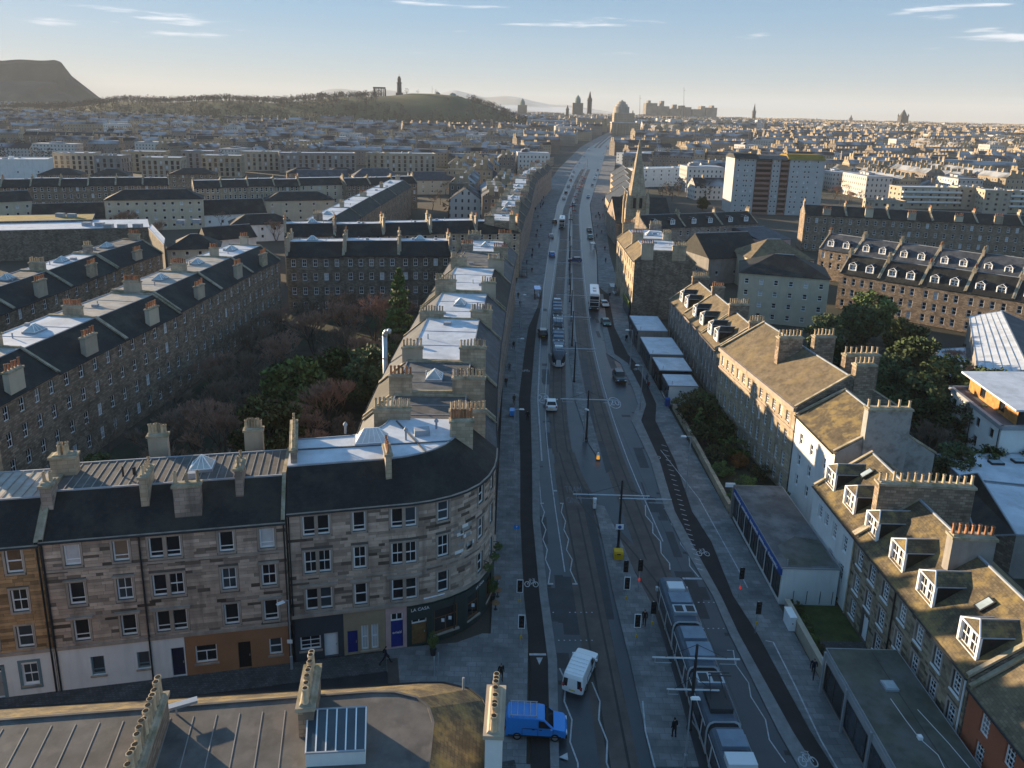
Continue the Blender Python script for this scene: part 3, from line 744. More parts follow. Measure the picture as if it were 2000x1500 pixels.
# manholes and asphalt repairs
for i, (x, y) in enumerate([(1055, 1035), (1078, 1180), (1080, 700), (1075, 860), (1350, 1160), (1290, 1000), (1470, 1270), (1090, 1290), (1120, 1180)]):
    p = G(x, y); w, l = RND.uniform(.5, 1.2), RND.uniform(.8, 4.5); sheet('road_patch', [(p.x-w, p.y-l), (p.x+w, p.y-l), (p.x+w, p.y+l), (p.x-w, p.y+l)], .004, 'asphalt_patch')
for i in range(34):
    yy = RND.uniform(44, 200); xx = RND.choice((interp(E2, yy)+RND.uniform(.9, 1.6), interp(R1, yy)-RND.uniform(.9, 1.8))); w, l = RND.uniform(.35, .7), RND.uniform(.4, 4); sheet('road_patch', [(xx-w, yy-l), (xx+w, yy-l), (xx+w, yy+l), (xx-w, yy+l)], .0045+.0004*i, RND.choice(('asphalt_patch', 'asphalt')))
for i in range(22):
    yy = 46+i*6.5; xx = interp(E2, yy)+.25 if i % 2 else interp(R1, yy)-.25; sheet('drain_cover', [(xx-.2, yy-.22), (xx+.2, yy-.22), (xx+.2, yy+.22), (xx-.2, yy+.22)], .021, 'rail')
# ---------------------------------------------------------------- painted markings
def line(px, w=.12, z=.024, name='road_marking', world=None):
    pl = world or W(px); m = MB(); ribbon(m, pl, w, z); return structure(name, m, 'road_paint', uv=False)
def zp(ox, oy, k, pts): return [(ox+x/k, oy+y/k) for x, y in pts]
Z4 = lambda pts: zp(1000, 860, 3.948, pts)
Z5 = lambda pts: zp(1000, 700, 3.333, pts)
Z6 = lambda pts: zp(1000, 1100, 3.333, pts)
line(Z4([(222, 487), (250, 555), (230, 625), (262, 690), (238, 765), (272, 845), (258, 920), (295, 1005), (280, 1108)]))
line(Z4([(392, 487), (380, 555), (413, 625), (400, 690), (437, 765), (420, 845), (464, 920), (450, 1005), (498, 1108)]))
line(Z4([(1028, 500), (1030, 580), (1085, 645), (1086, 715), (1145, 780), (1150, 870), (1215, 950), (1218, 1000)]))
line(Z4([(1172, 525), (1228, 580), (1230, 650), (1296, 720), (1300, 800), (1365, 885), (1370, 970), (1440, 1055)]))
line(Z6([(310, 685), (350, 775), (340, 900), (390, 1020), (378, 1165), (428, 1300), (430, 1333)]))
line(Z6([(520, 775), (572, 900), (565, 1020), (620, 1160), (615, 1300), (630, 1340)]))
line(Z6([(1400, 568), (1440, 568), (1455, 660), (1540, 780), (1555, 870), (1650, 1020), (1675, 1150), (1780, 1300)]), w=.1)
line(Z4([(320, 390), (348, 390)]), .35)
for a, b in (((275, 1108), (318, 1108)), ((465, 1108), (505, 1108)), ((218, 487), (245, 487)), ((370, 487), (398, 487))): line(Z4([a, b]), .25)
for k in (0, 1):
    e = [(p[0]+(.0 if k else .35), p[1]) for p in E2 if p[1] > 66]
line(None, .2, .024, world=[(p[0]+.3, p[1]) for p in E2 if 92 < p[1] < 500])
line(Z5([(130, 0), (150, 300), (165, 640), (190, 945)]), .1)
line(None, .12, .026, world=dense(off([p for p in TL if 60 < p[1] < 400], -2.0)))
line(None, .12, .026, world=dense(off([p for p in TR if 72 < p[1] < 400], 1.95)))
line(Z6([(1650, 510), (1700, 520), (1850, 820), (2010, 1160), (2150, 1400)]), .12, .106)
line([(1365, 975), (1440, 1110), (1460, 1150)], .12, .106); line([(1290, 880), (1365, 975)], .1, .106)
line(Z6([(850, 905), (868, 1100), (930, 1340)]), .12, .126); line(Z6([(1160, 1020), (1230, 1130), (1300, 1340)]), .12, .126)
line(Z6([(1110, 100), (1360, 104)]), .3)
line(Z6([(112, 597), (222, 597)]), .25, .056)
for y in (320, 502):
    for i in range(12): a = 120+i*36; line(Z6([(a, y), (a+9, y+.5)]), .12, .008)
for (x, y) in ((1210, 255), (1240, 425)):
    for i in range(5): a = x+i*33; line(Z6([(a, y), (a+10, y)]), .12, .008)
for i in range(26):                                          # ladder edge of the right-hand cycle track
    t = i/25; x = 1292+t*(1362-1292); y = 870+t*(1112-870); line([(x, y), (x+10, y+3)], .12, .106)
def tri(px, z=.058): sheet('give_way_triangle', W(px), z, 'road_paint')
tri(Z6([(158, 618), (200, 618), (178, 665)])); tri(Z6([(300, 1132), (340, 1105), (346, 1152)]), .107); tri(Z6([(305, 1270), (360, 1240), (366, 1292)]), .107)
def roundel(px, py, rx, ry):
    c = G(px, py); m = MB(); n = 28
    for i in range(n):
        a, b = 2*math.pi*i/n, 2*math.pi*(i+1)/n
        m.poly([(c.x+rx*k*math.cos(t), c.y+ry*k*math.sin(t), .027) for k, t in ((1, a), (1, b), (.86, b), (.86, a))])
    structure('road_marking', m, 'road_paint', uv=False)
    t = put('road_marking', text_mesh('20', 2.2, 'road_paint'), None, (c.x, c.y, .02)); t.scale = (.8, 1.6, 1); t['kind'] = 'structure'
roundel(1061, 778, .95, 2.3); roundel(1200, 787, 1.05, 2.5)
def paint_text(s, px, py, sx, sy, z=.016):
    c = G(px, py); t = put('road_marking', text_mesh(s, 1.0, 'paint_worn'), None, (c.x, c.y, z)); t.scale = (sx, sy, 1); t['kind'] = 'structure'
paint_text('TRAM', 1120, 957, .8, 2.4); paint_text('ONLY', 1122, 978, .75, 2.2)
def cycle_symbol(px, py, s=1.0, flip=False, z=.056):
    c = G(px, py); m = MB()
    def ring(cx, cy, r):
        for i in range(14):
            a, b = 2*math.pi*i/14, 2*math.pi*(i+1)/14
            m.poly([(c.x+(cx+k*r*math.cos(t))*s, c.y+(cy+k*r*math.sin(t))*s*1.6, z) for k, t in ((1, a), (1, b), (.72, b), (.72, a))])
    ring(-.42, 0, .3); ring(.42, 0, .3)
    for (a, b) in (((-.42, 0), (-.15, .42)), ((-.15, .42), (.3, .42)), ((0, 0), (-.15, .42)), ((0, 0), (.3, .42)), ((.42, 0), (.25, .55)), ((-.42, 0), (0, 0)), ((.1, .6), (.35, .55)), ((-.25, .52), (0, .52))):
        A = Vector((c.x+a[0]*s, c.y+a[1]*s*1.6)); B = Vector((c.x+b[0]*s, c.y+b[1]*s*1.6)); t = (B-A).normalized()*.035; nn = Vector((-t.y, t.x))
        m.poly([(*(A+nn), z+.001), (*(A-nn), z+.001), (*(B-nn), z+.001), (*(B+nn), z+.001)])
    structure('cycle_marking', m, 'road_paint', uv=False)
cycle_symbol(1038, 1142, 1.0); cycle_symbol(1027, 725, 1.0); cycle_symbol(1373, 1083, 1.0, z=.107); cycle_symbol(1280, 894, 1.0); cycle_symbol(1578, 1490, 1.0, z=.107); cycle_symbol(1245, 722, 1.0)
line([(1287, 905), (1290, 917)], .14, .056)
# ---------------------------------------------------------------- left: corner terrace on the side street
def seams(root, a0, a1, b0, b1, z, n, m='seam'):
    """standing seams from edge a0-a1 to edge b0-b1 on a flat roof"""
    o0 = parent_loc(root)
    for i in range(1, n):
        t = i/n; p = Vector(a0).lerp(Vector(a1), t); q = Vector(b0).lerp(Vector(b1), t); d = q-p
        me = cached(('seam', m), lambda: _seam(m)); c = (p+q)/2
        put('seam', me, root, (c.x-o0.x, c.y-o0.y, z-o0.z), math.atan2(d.y, d.x), (d.length, 1, 1))
def _seam(m):
    k = MB(); k.box(-.5, .5, -.03, .03, 0, .05); return k.mesh('seam', (m,), uv=False)
def band(root, path, z0, z1, o, mname, name='band_course', u0=0.0, u1=None):
    m = MB(); us = [u0]+[u for u in path.u if u0+.01 < u < (u1 or path.L)-.01]+[u1 or path.L]
    for a, b in zip(us, us[1:]):
        A = [P3(path, a, z0, -.02), P3(path, a, z0, o), P3(path, a, z1, o), P3(path, a, z1, -.02)]; B = [P3(path, b, z0, -.02), P3(path, b, z0, o), P3(path, b, z1, o), P3(path, b, z1, -.02)]
        m.loft([A, B])
    return m.build(name, mname, root)
def near_front(root, path, z0, z1, wins, stone, doors=(), core='stone_core', limit=300, surround='stone_dress', rowh=.28, ls=(.45, 1.5), sill='stone_dress', frame='frame_white'):
    holes = [(u-w/2, u+w/2, z, z+h) for (u, z, w, h, *_) in wins] + [(u-w/2, u+w/2, z0, z0+h) for (u, w, h, *_) in doors]
    wall(root, path, z0, z1, holes, core, reveal=.25)
    if stone: stones(root, path, z0, z1, holes, stone, rowh, ls, limit=limit)
    for (u, z, w, h, *r) in wins:
        window(root, path, u, z, w, h, r[0] if r else 'sash', True, r[1] if len(r) > 1 else None, frame, sill, surround)
b0, b1, b2 = cs(-30, 0), cs(-18.6, 0), cs(-.35, 0)
# B2: pale stone tenement
f2 = [cs(-18.2, 0), cs(-.2, 0)]; k2 = [cs(-18.2, 10.2), cs(-.2, 10.2)]
T2 = tenement('tenement', 'pale weathered stone tenement with white and terracotta painted ground floor', f2, k2, 13.5, 2.8, (.25, .72), plain_front=True, bm='rubble_brown', topm='felt_brown', gm='rubble_brown')
p2 = Path(f2); L2 = p2.L
R_ = (4.45, 7.75, 11.2); w2 = []
for u, st, hs in ((2.15, 'tilt', 0), (5.6, 'sash', 0), (8.2, 'tilt', 0), (9.4, 'tilt', 0), (13.4, 'tilt', 0), (16.5, 'sash4', 0)):
    for i, z in enumerate(R_):
        pane = None
        if i == 2 and u in (2.15, 16.5): pane = 'blind'
        w2.append((u, z, 1.15, 1.95 if i < 2 else 1.8, ('tilt' if i != 1 else ('sash4' if u in (5.6, 9.4, 13.4, 16.5) else 'tilt')), pane or RND.choice(('glass', 'glass', 'glass', 'glass_sky'))))
near_front(T2, p2, 4.0, 13.5, w2, 'stone_block')
band(T2, p2, 3.85, 4.12, .16, 'stone_dress'); band(T2, p2, 10.75, 10.95, .07, 'stone_dress'); band(T2, p2, 13.25, 13.5, .2, 'stone_dress', 'cornice')
for u, z in ((2.15, 6.55), (5.6, 6.55), (8.8, 6.55), (16.5, 6.55)): band(T2, p2, z, z+.18, .3, 'stone_dress', 'hood_mould', u-(1.5 if u == 8.8 else .95), u+(1.5 if u == 8.8 else .95))
for u in (2.15, 5.6, 16.5): band(T2, p2, 9.85, 10.0, .25, 'stone_dress', 'hood_mould', u-.85, u+.85)
def ground_floor(root, path, segs, z1):
    for (a, b, mname, wins, doors) in segs:
        sp = subpath(path, a, b); holes = [(u-a-w/2, u-a+w/2, z, z+h) for (u, z, w, h, *_) in wins]+[(u-a-w/2, u-a+w/2, .1, .1+h) for (u, w, h, *_) in doors]
        wall(root, sp, 0, z1, holes, mname, reveal=.3, name='ground_floor_wall', o=.06)
        for (u, z, w, h, *r) in wins: window(root, sp, u-a, z, w, h, r[0] if r else 'sash', True, r[1] if len(r) > 1 else None, r[2] if len(r) > 2 else 'frame_white', 'stone_dress', inset=.1)
        for (u, w, h, dm, *r) in doors: door(root, sp, u-a, .1, w, h, dm, inset=.14, fan=r[0] if r else .45)
ground_floor(T2, p2, [(0, 9.6, 'render_white', [(3.0, 1.15, 1.0, 1.75, 'tilt', 'glass_sky', 'frame_teal'), (6.4, 1.25, .95, 1.6, 'tilt', 'glass_sky', 'frame_teal')], [(9.0, 1.0, 2.75, 'paint_navy', .0)]),
                      (9.62, 17.98, 'paint_terracotta', [(11.2, 1.1, 1.7, 1.7, 'cross', 'glass'), (16.7, 1.1, 1.05, 1.6, 'sash', 'glass_sky')], [(14.2, 1.0, 2.6, 'paint_black', .0)])], 3.9)
for u in (-.0, 7.0): pipe(T2, P3(p2, max(.15, u), 0, .14), .1, 13.3)
pipe(T2, P3(p2, 17.85, 0, .14), .1, 13.3)
def c2(u, v): return cs(-18.2+u, v)
chimney(T2, c2(.3, 5.6), 12, 18.0, .9, 1.9, nC, 3, 'ashlar_tan', 'pot_cream', rows=2, label='party wall chimney with clustered terracotta pots')
chimney(T2, c2(.25, 2.2), 13, 17.3, .8, 1.3, dC, 2, 'ashlar_grey', 'pot_cream')
chimney(T2, c2(7.3, 2.4), 14.5, 17.6, 2.1, .6, nC, 4, 'ashlar_tan', 'pot_cream', potscale=.8)
chimney(T2, c2(10.6, .95), 13.4, 17.0, 2.0, .7, dC, 3, 'ashlar_grey', 'pot_cream')
chimney(T2, c2(14.4, 2.4), 14.5, 17.7, 1.8, .6, nC, 3, 'ashlar_grey', 'pot_cream', potscale=.8)
chimney(T2, c2(6.5, 9.6), 12, 17.6, 1.6, .7, dC, 6, 'harl_tan', 'pot_cream', label='rear wallhead chimney with six cream pots')
chimney(T2, c2(14.6, 9.6), 12, 17.6, 1.6, .7, dC, 6, 'harl_tan', 'pot_cream')
skylight(T2, c2(11.0, 4.9), 16.3, 1.9, 1.8, .95, dC, n=3, ridge=.02)
seams(T2, c2(.4, 2.6), c2(17.8, 2.6), c2(.4, 7.2), c2(17.8, 7.2), 16.3, 26)
b = MB(); b.obox(c2(10.6, 3.2), dC, .8, .5, 16.3, 16.8); b.build('roof_vent', 'lead_flash', T2)
b = MB(); b.tube((*c2(5.0, 4.3), 16.3), (*c2(5.0, 4.3), 17.2), .08, n=6); b.tube((*c2(5.8, 4.5), 16.3), (*c2(5.8, 4.5), 17.0), .14, n=8); b.build('soil_vent', 'steel_dark', T2, uv=False)
# B1: rust-stained neighbour
f1 = [cs(-33, 0), cs(-18.23, 0)]; k1 = [cs(-33, 10.2), cs(-18.23, 10.2)]
T1 = tenement('tenement', 'rust-stained sandstone tenement with white ground floor and teal surrounds', f1, k1, 13.3, 2.6, (.25, .72), plain_front=True, bm='rubble_brown', topm='lead_tan', gm='rubble_brown', roofm='slate')
p1 = Path(f1)
w1 = [(u, z, 1.15, 1.95, s, None) for u in (10.4, 12.9) for z, s in ((4.4, 'sash'), (7.6, 'sash4'), (11.0, 'sash'))]+[(u, z, 1.05, 1.9, 'sash4', None) for u in (2, 5, 7.8) for z in (4.4, 7.6, 11)]
near_front(T1, p1, 4.0, 13.3, w1, 'stone_rust'); band(T1, p1, 3.85, 4.12, .16, 'stone_dress'); band(T1, p1, 13.05, 13.3, .2, 'stone_dress', 'cornice')
ground_floor(T1, p1, [(0, 14.75, 'render_white', [(12.9, 1.0, 1.15, 1.9, 'sash4', 'glass_sky'), (4, 1.0, 1.1, 1.9, 'sash4', 'glass'), (7.5, 1.0, 1.1, 1.9, 'sash4', 'glass')], [(10.3, 1.2, 2.7, 'paint_grey', .5)])], 3.9)
band(T1, subpath(p1, 12.1, 12.32), .9, 3.1, .1, 'frame_teal', 'surround'); band(T1, subpath(p1, 13.48, 13.7), .9, 3.1, .1, 'frame_teal', 'surround'); band(T1, subpath(p1, 12.1, 13.7), 3.1, 3.3, .1, 'frame_teal', 'surround'); band(T1, subpath(p1, 12.1, 13.7), .7, .9, .14, 'frame_teal', 'surround')
band(T1, subpath(p1, 9.45, 9.7), 0, 3.1, .1, 'frame_teal', 'surround'); band(T1, subpath(p1, 10.9, 11.15), 0, 3.1, .1, 'frame_teal', 'surround'); band(T1, subpath(p1, 9.45, 11.15), 2.85, 3.1, .1, 'frame_teal', 'surround')
chimney(T1, cs(-25.5, 9.4), 12, 17.6, 2.2, .8, dC, 6, 'ashlar_tan', 'pot_red'); chimney(T1, cs(-25, 2), 14, 17.4, 2.0, .7, nC, 3, 'ashlar_grey', 'pot_cream')
seams(T1, cs(-32.5, 2.6), cs(-18.6, 2.6), cs(-32.5, 7.2), cs(-18.6, 7.2), 15.93, 18)
pipe(T1, P3(p1, 14.6, 0, .14), .1, 13.2)
# B3: rounded corner block
f3 = [(-17.85, 54.15), (-8.1, 56.35), (-6.4, 56.95), (-4.9, 57.75), (-3.6, 58.75), (-2.55, 60.0), (-1.8, 61.6), (-1.35, 63.4), (-1.2, 65.2), (-1.2, 67.2)]
k3 = [(-20.0, 64.2), (-16.6, 65.1), (-16.3, 65.4), (-16.0, 65.7), (-15.8, 66.0), (-15.6, 66.3), (-15.4, 66.6), (-15.3, 66.8), (-15.2, 67.0), (-15.1, 67.2)]
T3 = tenement('tenement', 'rounded corner tenement with frosted roof and dark green pub on the ground floor', f3, k3, 14.1, 2.9, (.24, .74), plain_front=True, bm='rubble_brown', gm='rubble_brown', roofm='slate', skews=(0, 0))
p3 = Path(f3); R3_ = (4.85, 8.35, 11.85); w3 = []
for u, pr in ((1.75, 0), (2.85, 0), (5.75, 0), (8.9, 0), (10.0, 0), (12.9, 0), (17.3, 0), (20.0, 0)):
    for i, z in enumerate(R3_): w3.append((u, z, 1.05, 2.05 if i < 2 else 1.8, ('sash' if u > 12 and i != 1 else ('tilt' if i == 2 else ('sash4' if i == 1 else 'sash'))), RND.choice(('glass', 'glass', 'glass_sky', 'glass'))))
near_front(T3, p3, 4.5, 14.1, w3, 'stone_block'); band(T3, p3, 4.3, 4.6, .22, 'stone_dress'); band(T3, p3, 7.6, 7.78, .08, 'stone_dress'); band(T3, p3, 13.85, 14.1, .2, 'stone_dress', 'cornice')
for u, e in ((2.3, 1.5), (5.75, .9), (9.45, 1.5)): band(T3, p3, 7.15, 7.35, .28, 'stone_dress', 'hood_mould', u-e, u+e)
for i in range(16):
    u, z = 14.2+RND.uniform(0, 1.9), 8.3+RND.randrange(8)*.34; p = P3(p3, u, z, .045); d = p3.dir(u); o0 = parent_loc(T3); put('stone', block_mesh('render_stained' if i % 3 else 'render_white'), T3, (p[0]-o0.x, p[1]-o0.y, z-o0.z), math.atan2(d.y, d.x), (RND.uniform(.5, .95), .02, .32))
ground_floor(T3, p3, [(0.02, 4.2, 'paint_slate_blue', [(1.45, 1.0, 1.7, 1.35, 'grid', 'glass')], [(3.15, 1.15, 2.35, 'paint_white', .0)]),
                      (4.22, 7.75, 'paint_buff', [(6.0, .3, .6, 2.5, 'sash4', 'blind'), (6.85, .3, .6, 2.5, 'sash4', 'blind')], [(4.95, .85, 2.3, 'paint_blue', .0)]),
                      (7.77, 9.6, 'paint_pink', [], [(8.75, 1.05, 3.5, 'paint_blue', .85)]),
                      (9.62, p3.L, 'paint_dkgreen', [(13.2, .75, 2.3, 2.45, 'cross', 'glass', 'frame_brown'), (16.3, .75, 1.5, 2.45, 'cross', 'glass', 'frame_brown'), (19.4, .75, 1.6, 2.4, 'cross', 'glass', 'frame_brown')], [(10.7, 1.35, 2.6, 'timber', .5)])], 4.3)
band(T3, p3, 3.55, 4.05, .16, 'paint_dkgreen', 'fascia', 9.7, p3.L)
lettering(T3, p3, 10.75, 3.78, 'LA CASA', .42, 'white_line', .2); lettering(T3, p3, 8.75, 1.6, 'oriels', .36, 'white_line', -.06)
lettering(T3, p3, 17.0, 3.78, 'LA CASA', .36, 'white_line', .2)
for u in (12.9, 13.6, 16.3):
    b = MB(); q = P3(p3, u, 1.9, -.02); b.box(q[0]-.14, q[0]+.14, q[1]-.01, q[1]+.01, 1.75, 2.1); b.build('window_sticker', 'white_line', T3, uv=False)
b = MB(); q0, q1 = P3(p3, 11.1, 4.68, .1), P3(p3, 13.0, 4.68, .1); b.tube(q0, q1, .07, n=5); b.build('sign_lamp', 'white_line', T3, uv=False)
pipe(T3, P3(p3, .15, 0, .14), .1, 13.9); pipe(T3, P3(p3, 13.95, 0, .14), .1, 4.4)
m = MB()
A = [Vector((-18.0, 54.3)), Vector((-18.6, 57.0)), Vector((-19.8, 63.4))]
chimney(T3, (-18.85, 60.3), 14, 18.2, 6.4, .5, Vector((-.27, .963)), 14, 'ashlar_grey', 'pot_cream', potscale=.75, label='long party wall chimney with a row of pots')
chimney(T3, (-10.3, 58.3), 14.6, 18.0, 2.1, .5, Vector((-.27, .963)), 4, 'ashlar_tan', 'pot_red', potscale=.85)
chimney(T3, (-4.35, 63.6), 15.0, 18.6, 2.1, .75, (1, .12), 7, 'ashlar_tan', 'pot_red')
skylight(T3, (-12.3, 61.8), 17.0, 3.0, 2.0, 1.05, dC, n=5, ridge=.2, glass='blind')
b = MB(); b.obox((-8.0, 63.6), dC, 1.4, 1.0, 17.0, 17.55); b.build('roof_vent', 'lead_flash', T3)
for x, y, h in ((-9.3, 62.3, .9), (-15.0, 63.3, .8), (-6.8, 64.9, .7)):
    b = MB(); b.tube((x, y, 17), (x, y, 17+h), .1, n=8); b.lathe((x, y, 17+h), [(.2, 0), (.2, .15), (.02, .4)], 8); b.build('soil_vent', 'lead_flash', T3, uv=False)
for i in range(2): 
    b = MB(); a0 = (-18.6+i*.0, 59.6, 17.03) if i == 0 else (-7.2, 59.8, 17.03); a1 = (-5.2, 62.2, 17.03) if i == 0 else (-10.8, 66.4, 17.03); b.tube(a0, a1, .1, n=4); b.build('roof_roll', 'felt_grey', T3, uv=False)
# ---------------------------------------------------------------- near roof across the side street
fa = [cs(8.5, -16.8), cs(-40, -16.8)]                   # faces the side street (outside = +v): travel towards -u
fa = [(-.75, 27), (-.85, 34.6), (-1.25, 35.8), (-2.1, 36.6), (-3.6, 37.0), (-5.0, 36.95), cs(-32, -15.6)]
# paired inner edge (platform side)
ka = [(-14.0, 22.0), (-14.2, 22.2), (-14.4, 22.4), (-14.6, 22.5), (-15.0, 22.6), (-16.0, 22.6), cs(-29, -32)]
TA = tenement('tenement', 'near corner tenement roof of brown felt with slate edge and long rows of chimney pots', fa, ka, 13.3, 1.9, (.2, .98), wm='ashlar_grey', roofm='slate_moss', topm='felt_brown', plain_front=True, plain_back=True, skews=(0, 0), gutter=True, flash='felt_brown')
pA = Path(fa)
def a_front(): 
    wall(TA, pA, 0, 13.3, [], 'ashlar_grey')
a_front()
zA = 15.2
def ca(px, py, z=zA): p = G(px, py, z); return (p.x, p.y)
chimney(TA, tuple((Vector(ca(312, 1345, 17.2))+Vector(ca(250, 1520, 17.2)))/2), 13.5, 16.9, 5.4, .62, Vector(ca(312, 1345, 17.2))-Vector(ca(250, 1520, 17.2)), 15, 'rubble_brown', 'pot_cream', potscale=1.15, label='long chimney wall with fifteen cream pots in a row')
chimney(TA, tuple((Vector(ca(609, 1292, 17.4))+Vector(ca(597, 1368, 17.2)))/2), 13.5, 17.0, 2.9, .75, Vector(ca(609, 1292, 17.4))-Vector(ca(597, 1368, 17.2)), 8, 'rubble_brown', 'pot_cream', potscale=1.1)
chimney(TA, tuple((Vector(ca(968, 1335, 17.2))+Vector(ca(966, 1420, 17.2)))/2), 9.0, 16.9, 3.1, .8, (.02, 1), 8, 'render_white', 'pot_cream', potscale=1.15, cope='harl_tan', label='wallhead chimney on the street front with eight pots')
gl = [ca(600, 1418), ca(716, 1414), ca(716, 1500, zA+.0), ca(598, 1500, zA+.0)]
def lean_to():
    A, B = Vector(ca(603, 1420)), Vector(ca(716, 1414)); C, D = Vector(ca(714, 1492)), Vector(ca(598, 1498)); o = MB()
    def q(v, z): return (v.x, v.y, z)
    o.loft([[q(A, zA), q(B, zA), q(C, zA), q(D, zA)], [q(A, zA+1.0), q(B, zA+1.0), q(C, zA+.75), q(D, zA+.75)]], mi=0); s = o.build('skylight', 'render_white', TA)
    for i in range(6):
        t0, t1 = i/6+.008, (i+1)/6-.008; k = MB(); k.poly([q(A.lerp(B, t0), zA+1.04), q(A.lerp(B, t1), zA+1.04), q(D.lerp(C, t1), zA+.79), q(D.lerp(C, t0), zA+.79)]); k.build('pane', 'glass_sky', s)
    for i in range(7):
        t = i/6; k = MB(); k.tube(q(A.lerp(B, t), zA+1.05), q(D.lerp(C, t), zA+.8), .045, n=4); k.build('glazing_bar', 'frame_white', s, uv=False)
    
    for a, b, z in ((A, B, zA+1.05), (D, C, zA+.8)): k = MB(); k.tube(q(a, z), q(b, z), .055, n=4); k.build('glazing_rail', 'lead_flash', s, uv=False)
lean_to()
flat_skylight(TA, ca(639, 1402), zA, .75, .75, dC)
for i in range(26):
    u = -27+i*1.15
    if u > 13.2: break
    v0, v1 = -29.0, -19.3+(8.87-u)/40.87*3.7-3.5                              # stay on the flat part, short of the slate edge
    p, q = Vector(cs(u, v0)), Vector(cs(u, v1))
    if q.x > -4.4: continue
    c = (p+q)/2; o0 = parent_loc(TA); put('seam', cached(('seam', 'seam'), lambda: _seam('seam')), TA, (c.x-o0.x, c.y-o0.y, zA-o0.z), math.atan2(nC.y, nC.x), (v1-v0, .8, .5))
b = MB(); b.tube((*ca(905, 1338, 13.9), 13.6), (*ca(905, 1338, 13.9), 14.4), .07, n=6); b.build('soil_vent', 'lead_flash', TA, uv=False)
def dish():
    p = ca(345, 1395); b = MB(); b.tube((*p, zA), (*p, zA+.5), .05, n=6); b.obox((p[0]+.3, p[1]+.15), (.9, .43), 1.4, .35, zA+.45, zA+.6); b.build('roof_aerial', 'steel_galv', TA, uv=False)
dish()
# ---------------------------------------------------------------- tenement rows
def row(name, labels, fr, depth, he, rise, t, wm, bm, roofs, tops, rows, ncol, group=None, brows=(), bncol=4, near=False, w=.95, h=1.75, walls=True, bdepth=None, pots=7, wallhead=None, style='sash', sides=(.2, .72), chm='ashlar_tan', cat='tenement', z0=0.0, potm='pot_cream', frame='frame_white', chh=1.65, sky=.6, last=True, frm=None, rev=False):
    """units between consecutive plan points fr (outside to the right of travel)"""
    out = []; n = len(fr)
    nb = []
    for i, p in enumerate(fr):
        a = Vector(fr[max(0, i-1)]); b = Vector(fr[min(n-1, i+1)]); d = (b-a).normalized(); nrm = Vector((-d.y, d.x)); nb.append(tuple(Vector(p)+nrm*depth))
    for i in range(n-1):
        f = [fr[i], fr[i+1]]; k = [nb[i], nb[i+1]]; L = Path(f).L; nc = ncol if isinstance(ncol, int) else ncol[i % len(ncol)]
        hh = he+(RND.uniform(-.25, .25) if len(fr) > 2 else 0); lab = labels[i % len(labels)]
        if frm: k_ = (n-2-i) if rev else i; lab += ', '+('first', 'second', 'third', 'fourth', 'fifth', 'sixth', 'seventh', 'eighth', 'ninth', 'tenth', 'eleventh', 'twelfth')[k_]+' from '+frm
        wins = grid(L, nc, [z0+z for z in rows], w, h, 1.5); LB = Path([nb[i+1], nb[i]]).L
        bw = grid(LB, bncol, [z0+z for z in brows], w, h, 1.5) if brows else ()
        r = tenement(name, lab, f, k, z0+hh, rise, t, wm if isinstance(wm, str) else wm[i % len(wm)], bm, roofs[i % len(roofs)], tops[i % len(tops)], group, z0, cat, wins, bw, near=near, style=style, frame=frame)
        d = (Vector(nb[i])-Vector(fr[i])).normalized(); dep = (Vector(nb[i])-Vector(fr[i])).length
        if walls:
            for e, (P_, Q_) in enumerate(((fr[i], nb[i]),) + (((fr[i+1], nb[i+1]),) if (last and i == n-2) else ())):
                for s in sides:
                    inn = (Vector(fr[i+1])-Vector(fr[i])).normalized()*(.3 if e == 0 else -.3); c = Vector(P_)+(Vector(Q_)-Vector(P_))*s+inn
                    np_ = RND.choice((pots-2, pots, pots+1)); lx = np_*.36+.25
                    chimney(r, tuple(c), z0+he+.3, z0+hh+rise+chh+RND.uniform(-.3, .3), lx, .62, d, np_, RND.choice((chm, chm, 'ashlar_grey', 'harl_tan')), RND.choice((potm, potm, 'pot_red')))
        if wallhead:
            c = Vector(fr[i]).lerp(Vector(fr[i+1]), RND.uniform(.45, .62))+d*.5; dd = (Vector(fr[i+1])-Vector(fr[i])).normalized()
            chimney(r, tuple(c), z0+hh-.6, z0+hh+rise*RND.uniform(.7, 1.1), 2.6, .7, dd, 5, RND.choice(('harl_tan', 'render_cream', 'ashlar_tan')), 'pot_red')
        if t[1]-t[0] > .05 and RND.random() < sky:
            c = Vector(fr[i]).lerp(Vector(fr[i+1]), RND.uniform(.4, .6))+d*dep*((t[0]+t[1])/2); skylight(r, tuple(c), z0+hh+rise, 2.4, 1.9, .85, (Vector(fr[i+1])-Vector(fr[i])), n=3, ridge=.1)
        if t[1]-t[0] > .05 and near is not None:
            for _ in range(2):
                c = Vector(fr[i]).lerp(Vector(fr[i+1]), RND.uniform(.15, .85))+d*dep*RND.uniform(t[0]+.05, t[1]-.05); b = MB()
                if RND.random() < .5: b.tube((c.x, c.y, z0+hh+rise), (c.x, c.y, z0+hh+rise+.7), .09, n=6)
                else: b.obox((c.x, c.y), d, RND.uniform(.5, 1.2), RND.uniform(.4, .8), z0+hh+rise, z0+hh+rise+.4)
                b.build('roof_vent', 'lead_flash', r, uv=False)
            for s in (.33, .66):
                b = MB(); c = Vector(fr[i]).lerp(Vector(fr[i+1]), s); b.tube((*(c+d*dep*t[0]), z0+hh+rise+.02), (*(c+d*dep*t[1]), z0+hh+rise+.02), .05, n=4); b.build('roof_roll', 'lead_flash', r, uv=False)
        out.append(r)
    return out
WR = (1.2, 4.6, 7.9, 11.1)
CF = [(-1.2, 67.25), (-1.6, 75), (-1.75, 85), (-1.6, 104.3), (-1.2, 122), (-.5, 142), (0.1, 159), (.8, 176)]
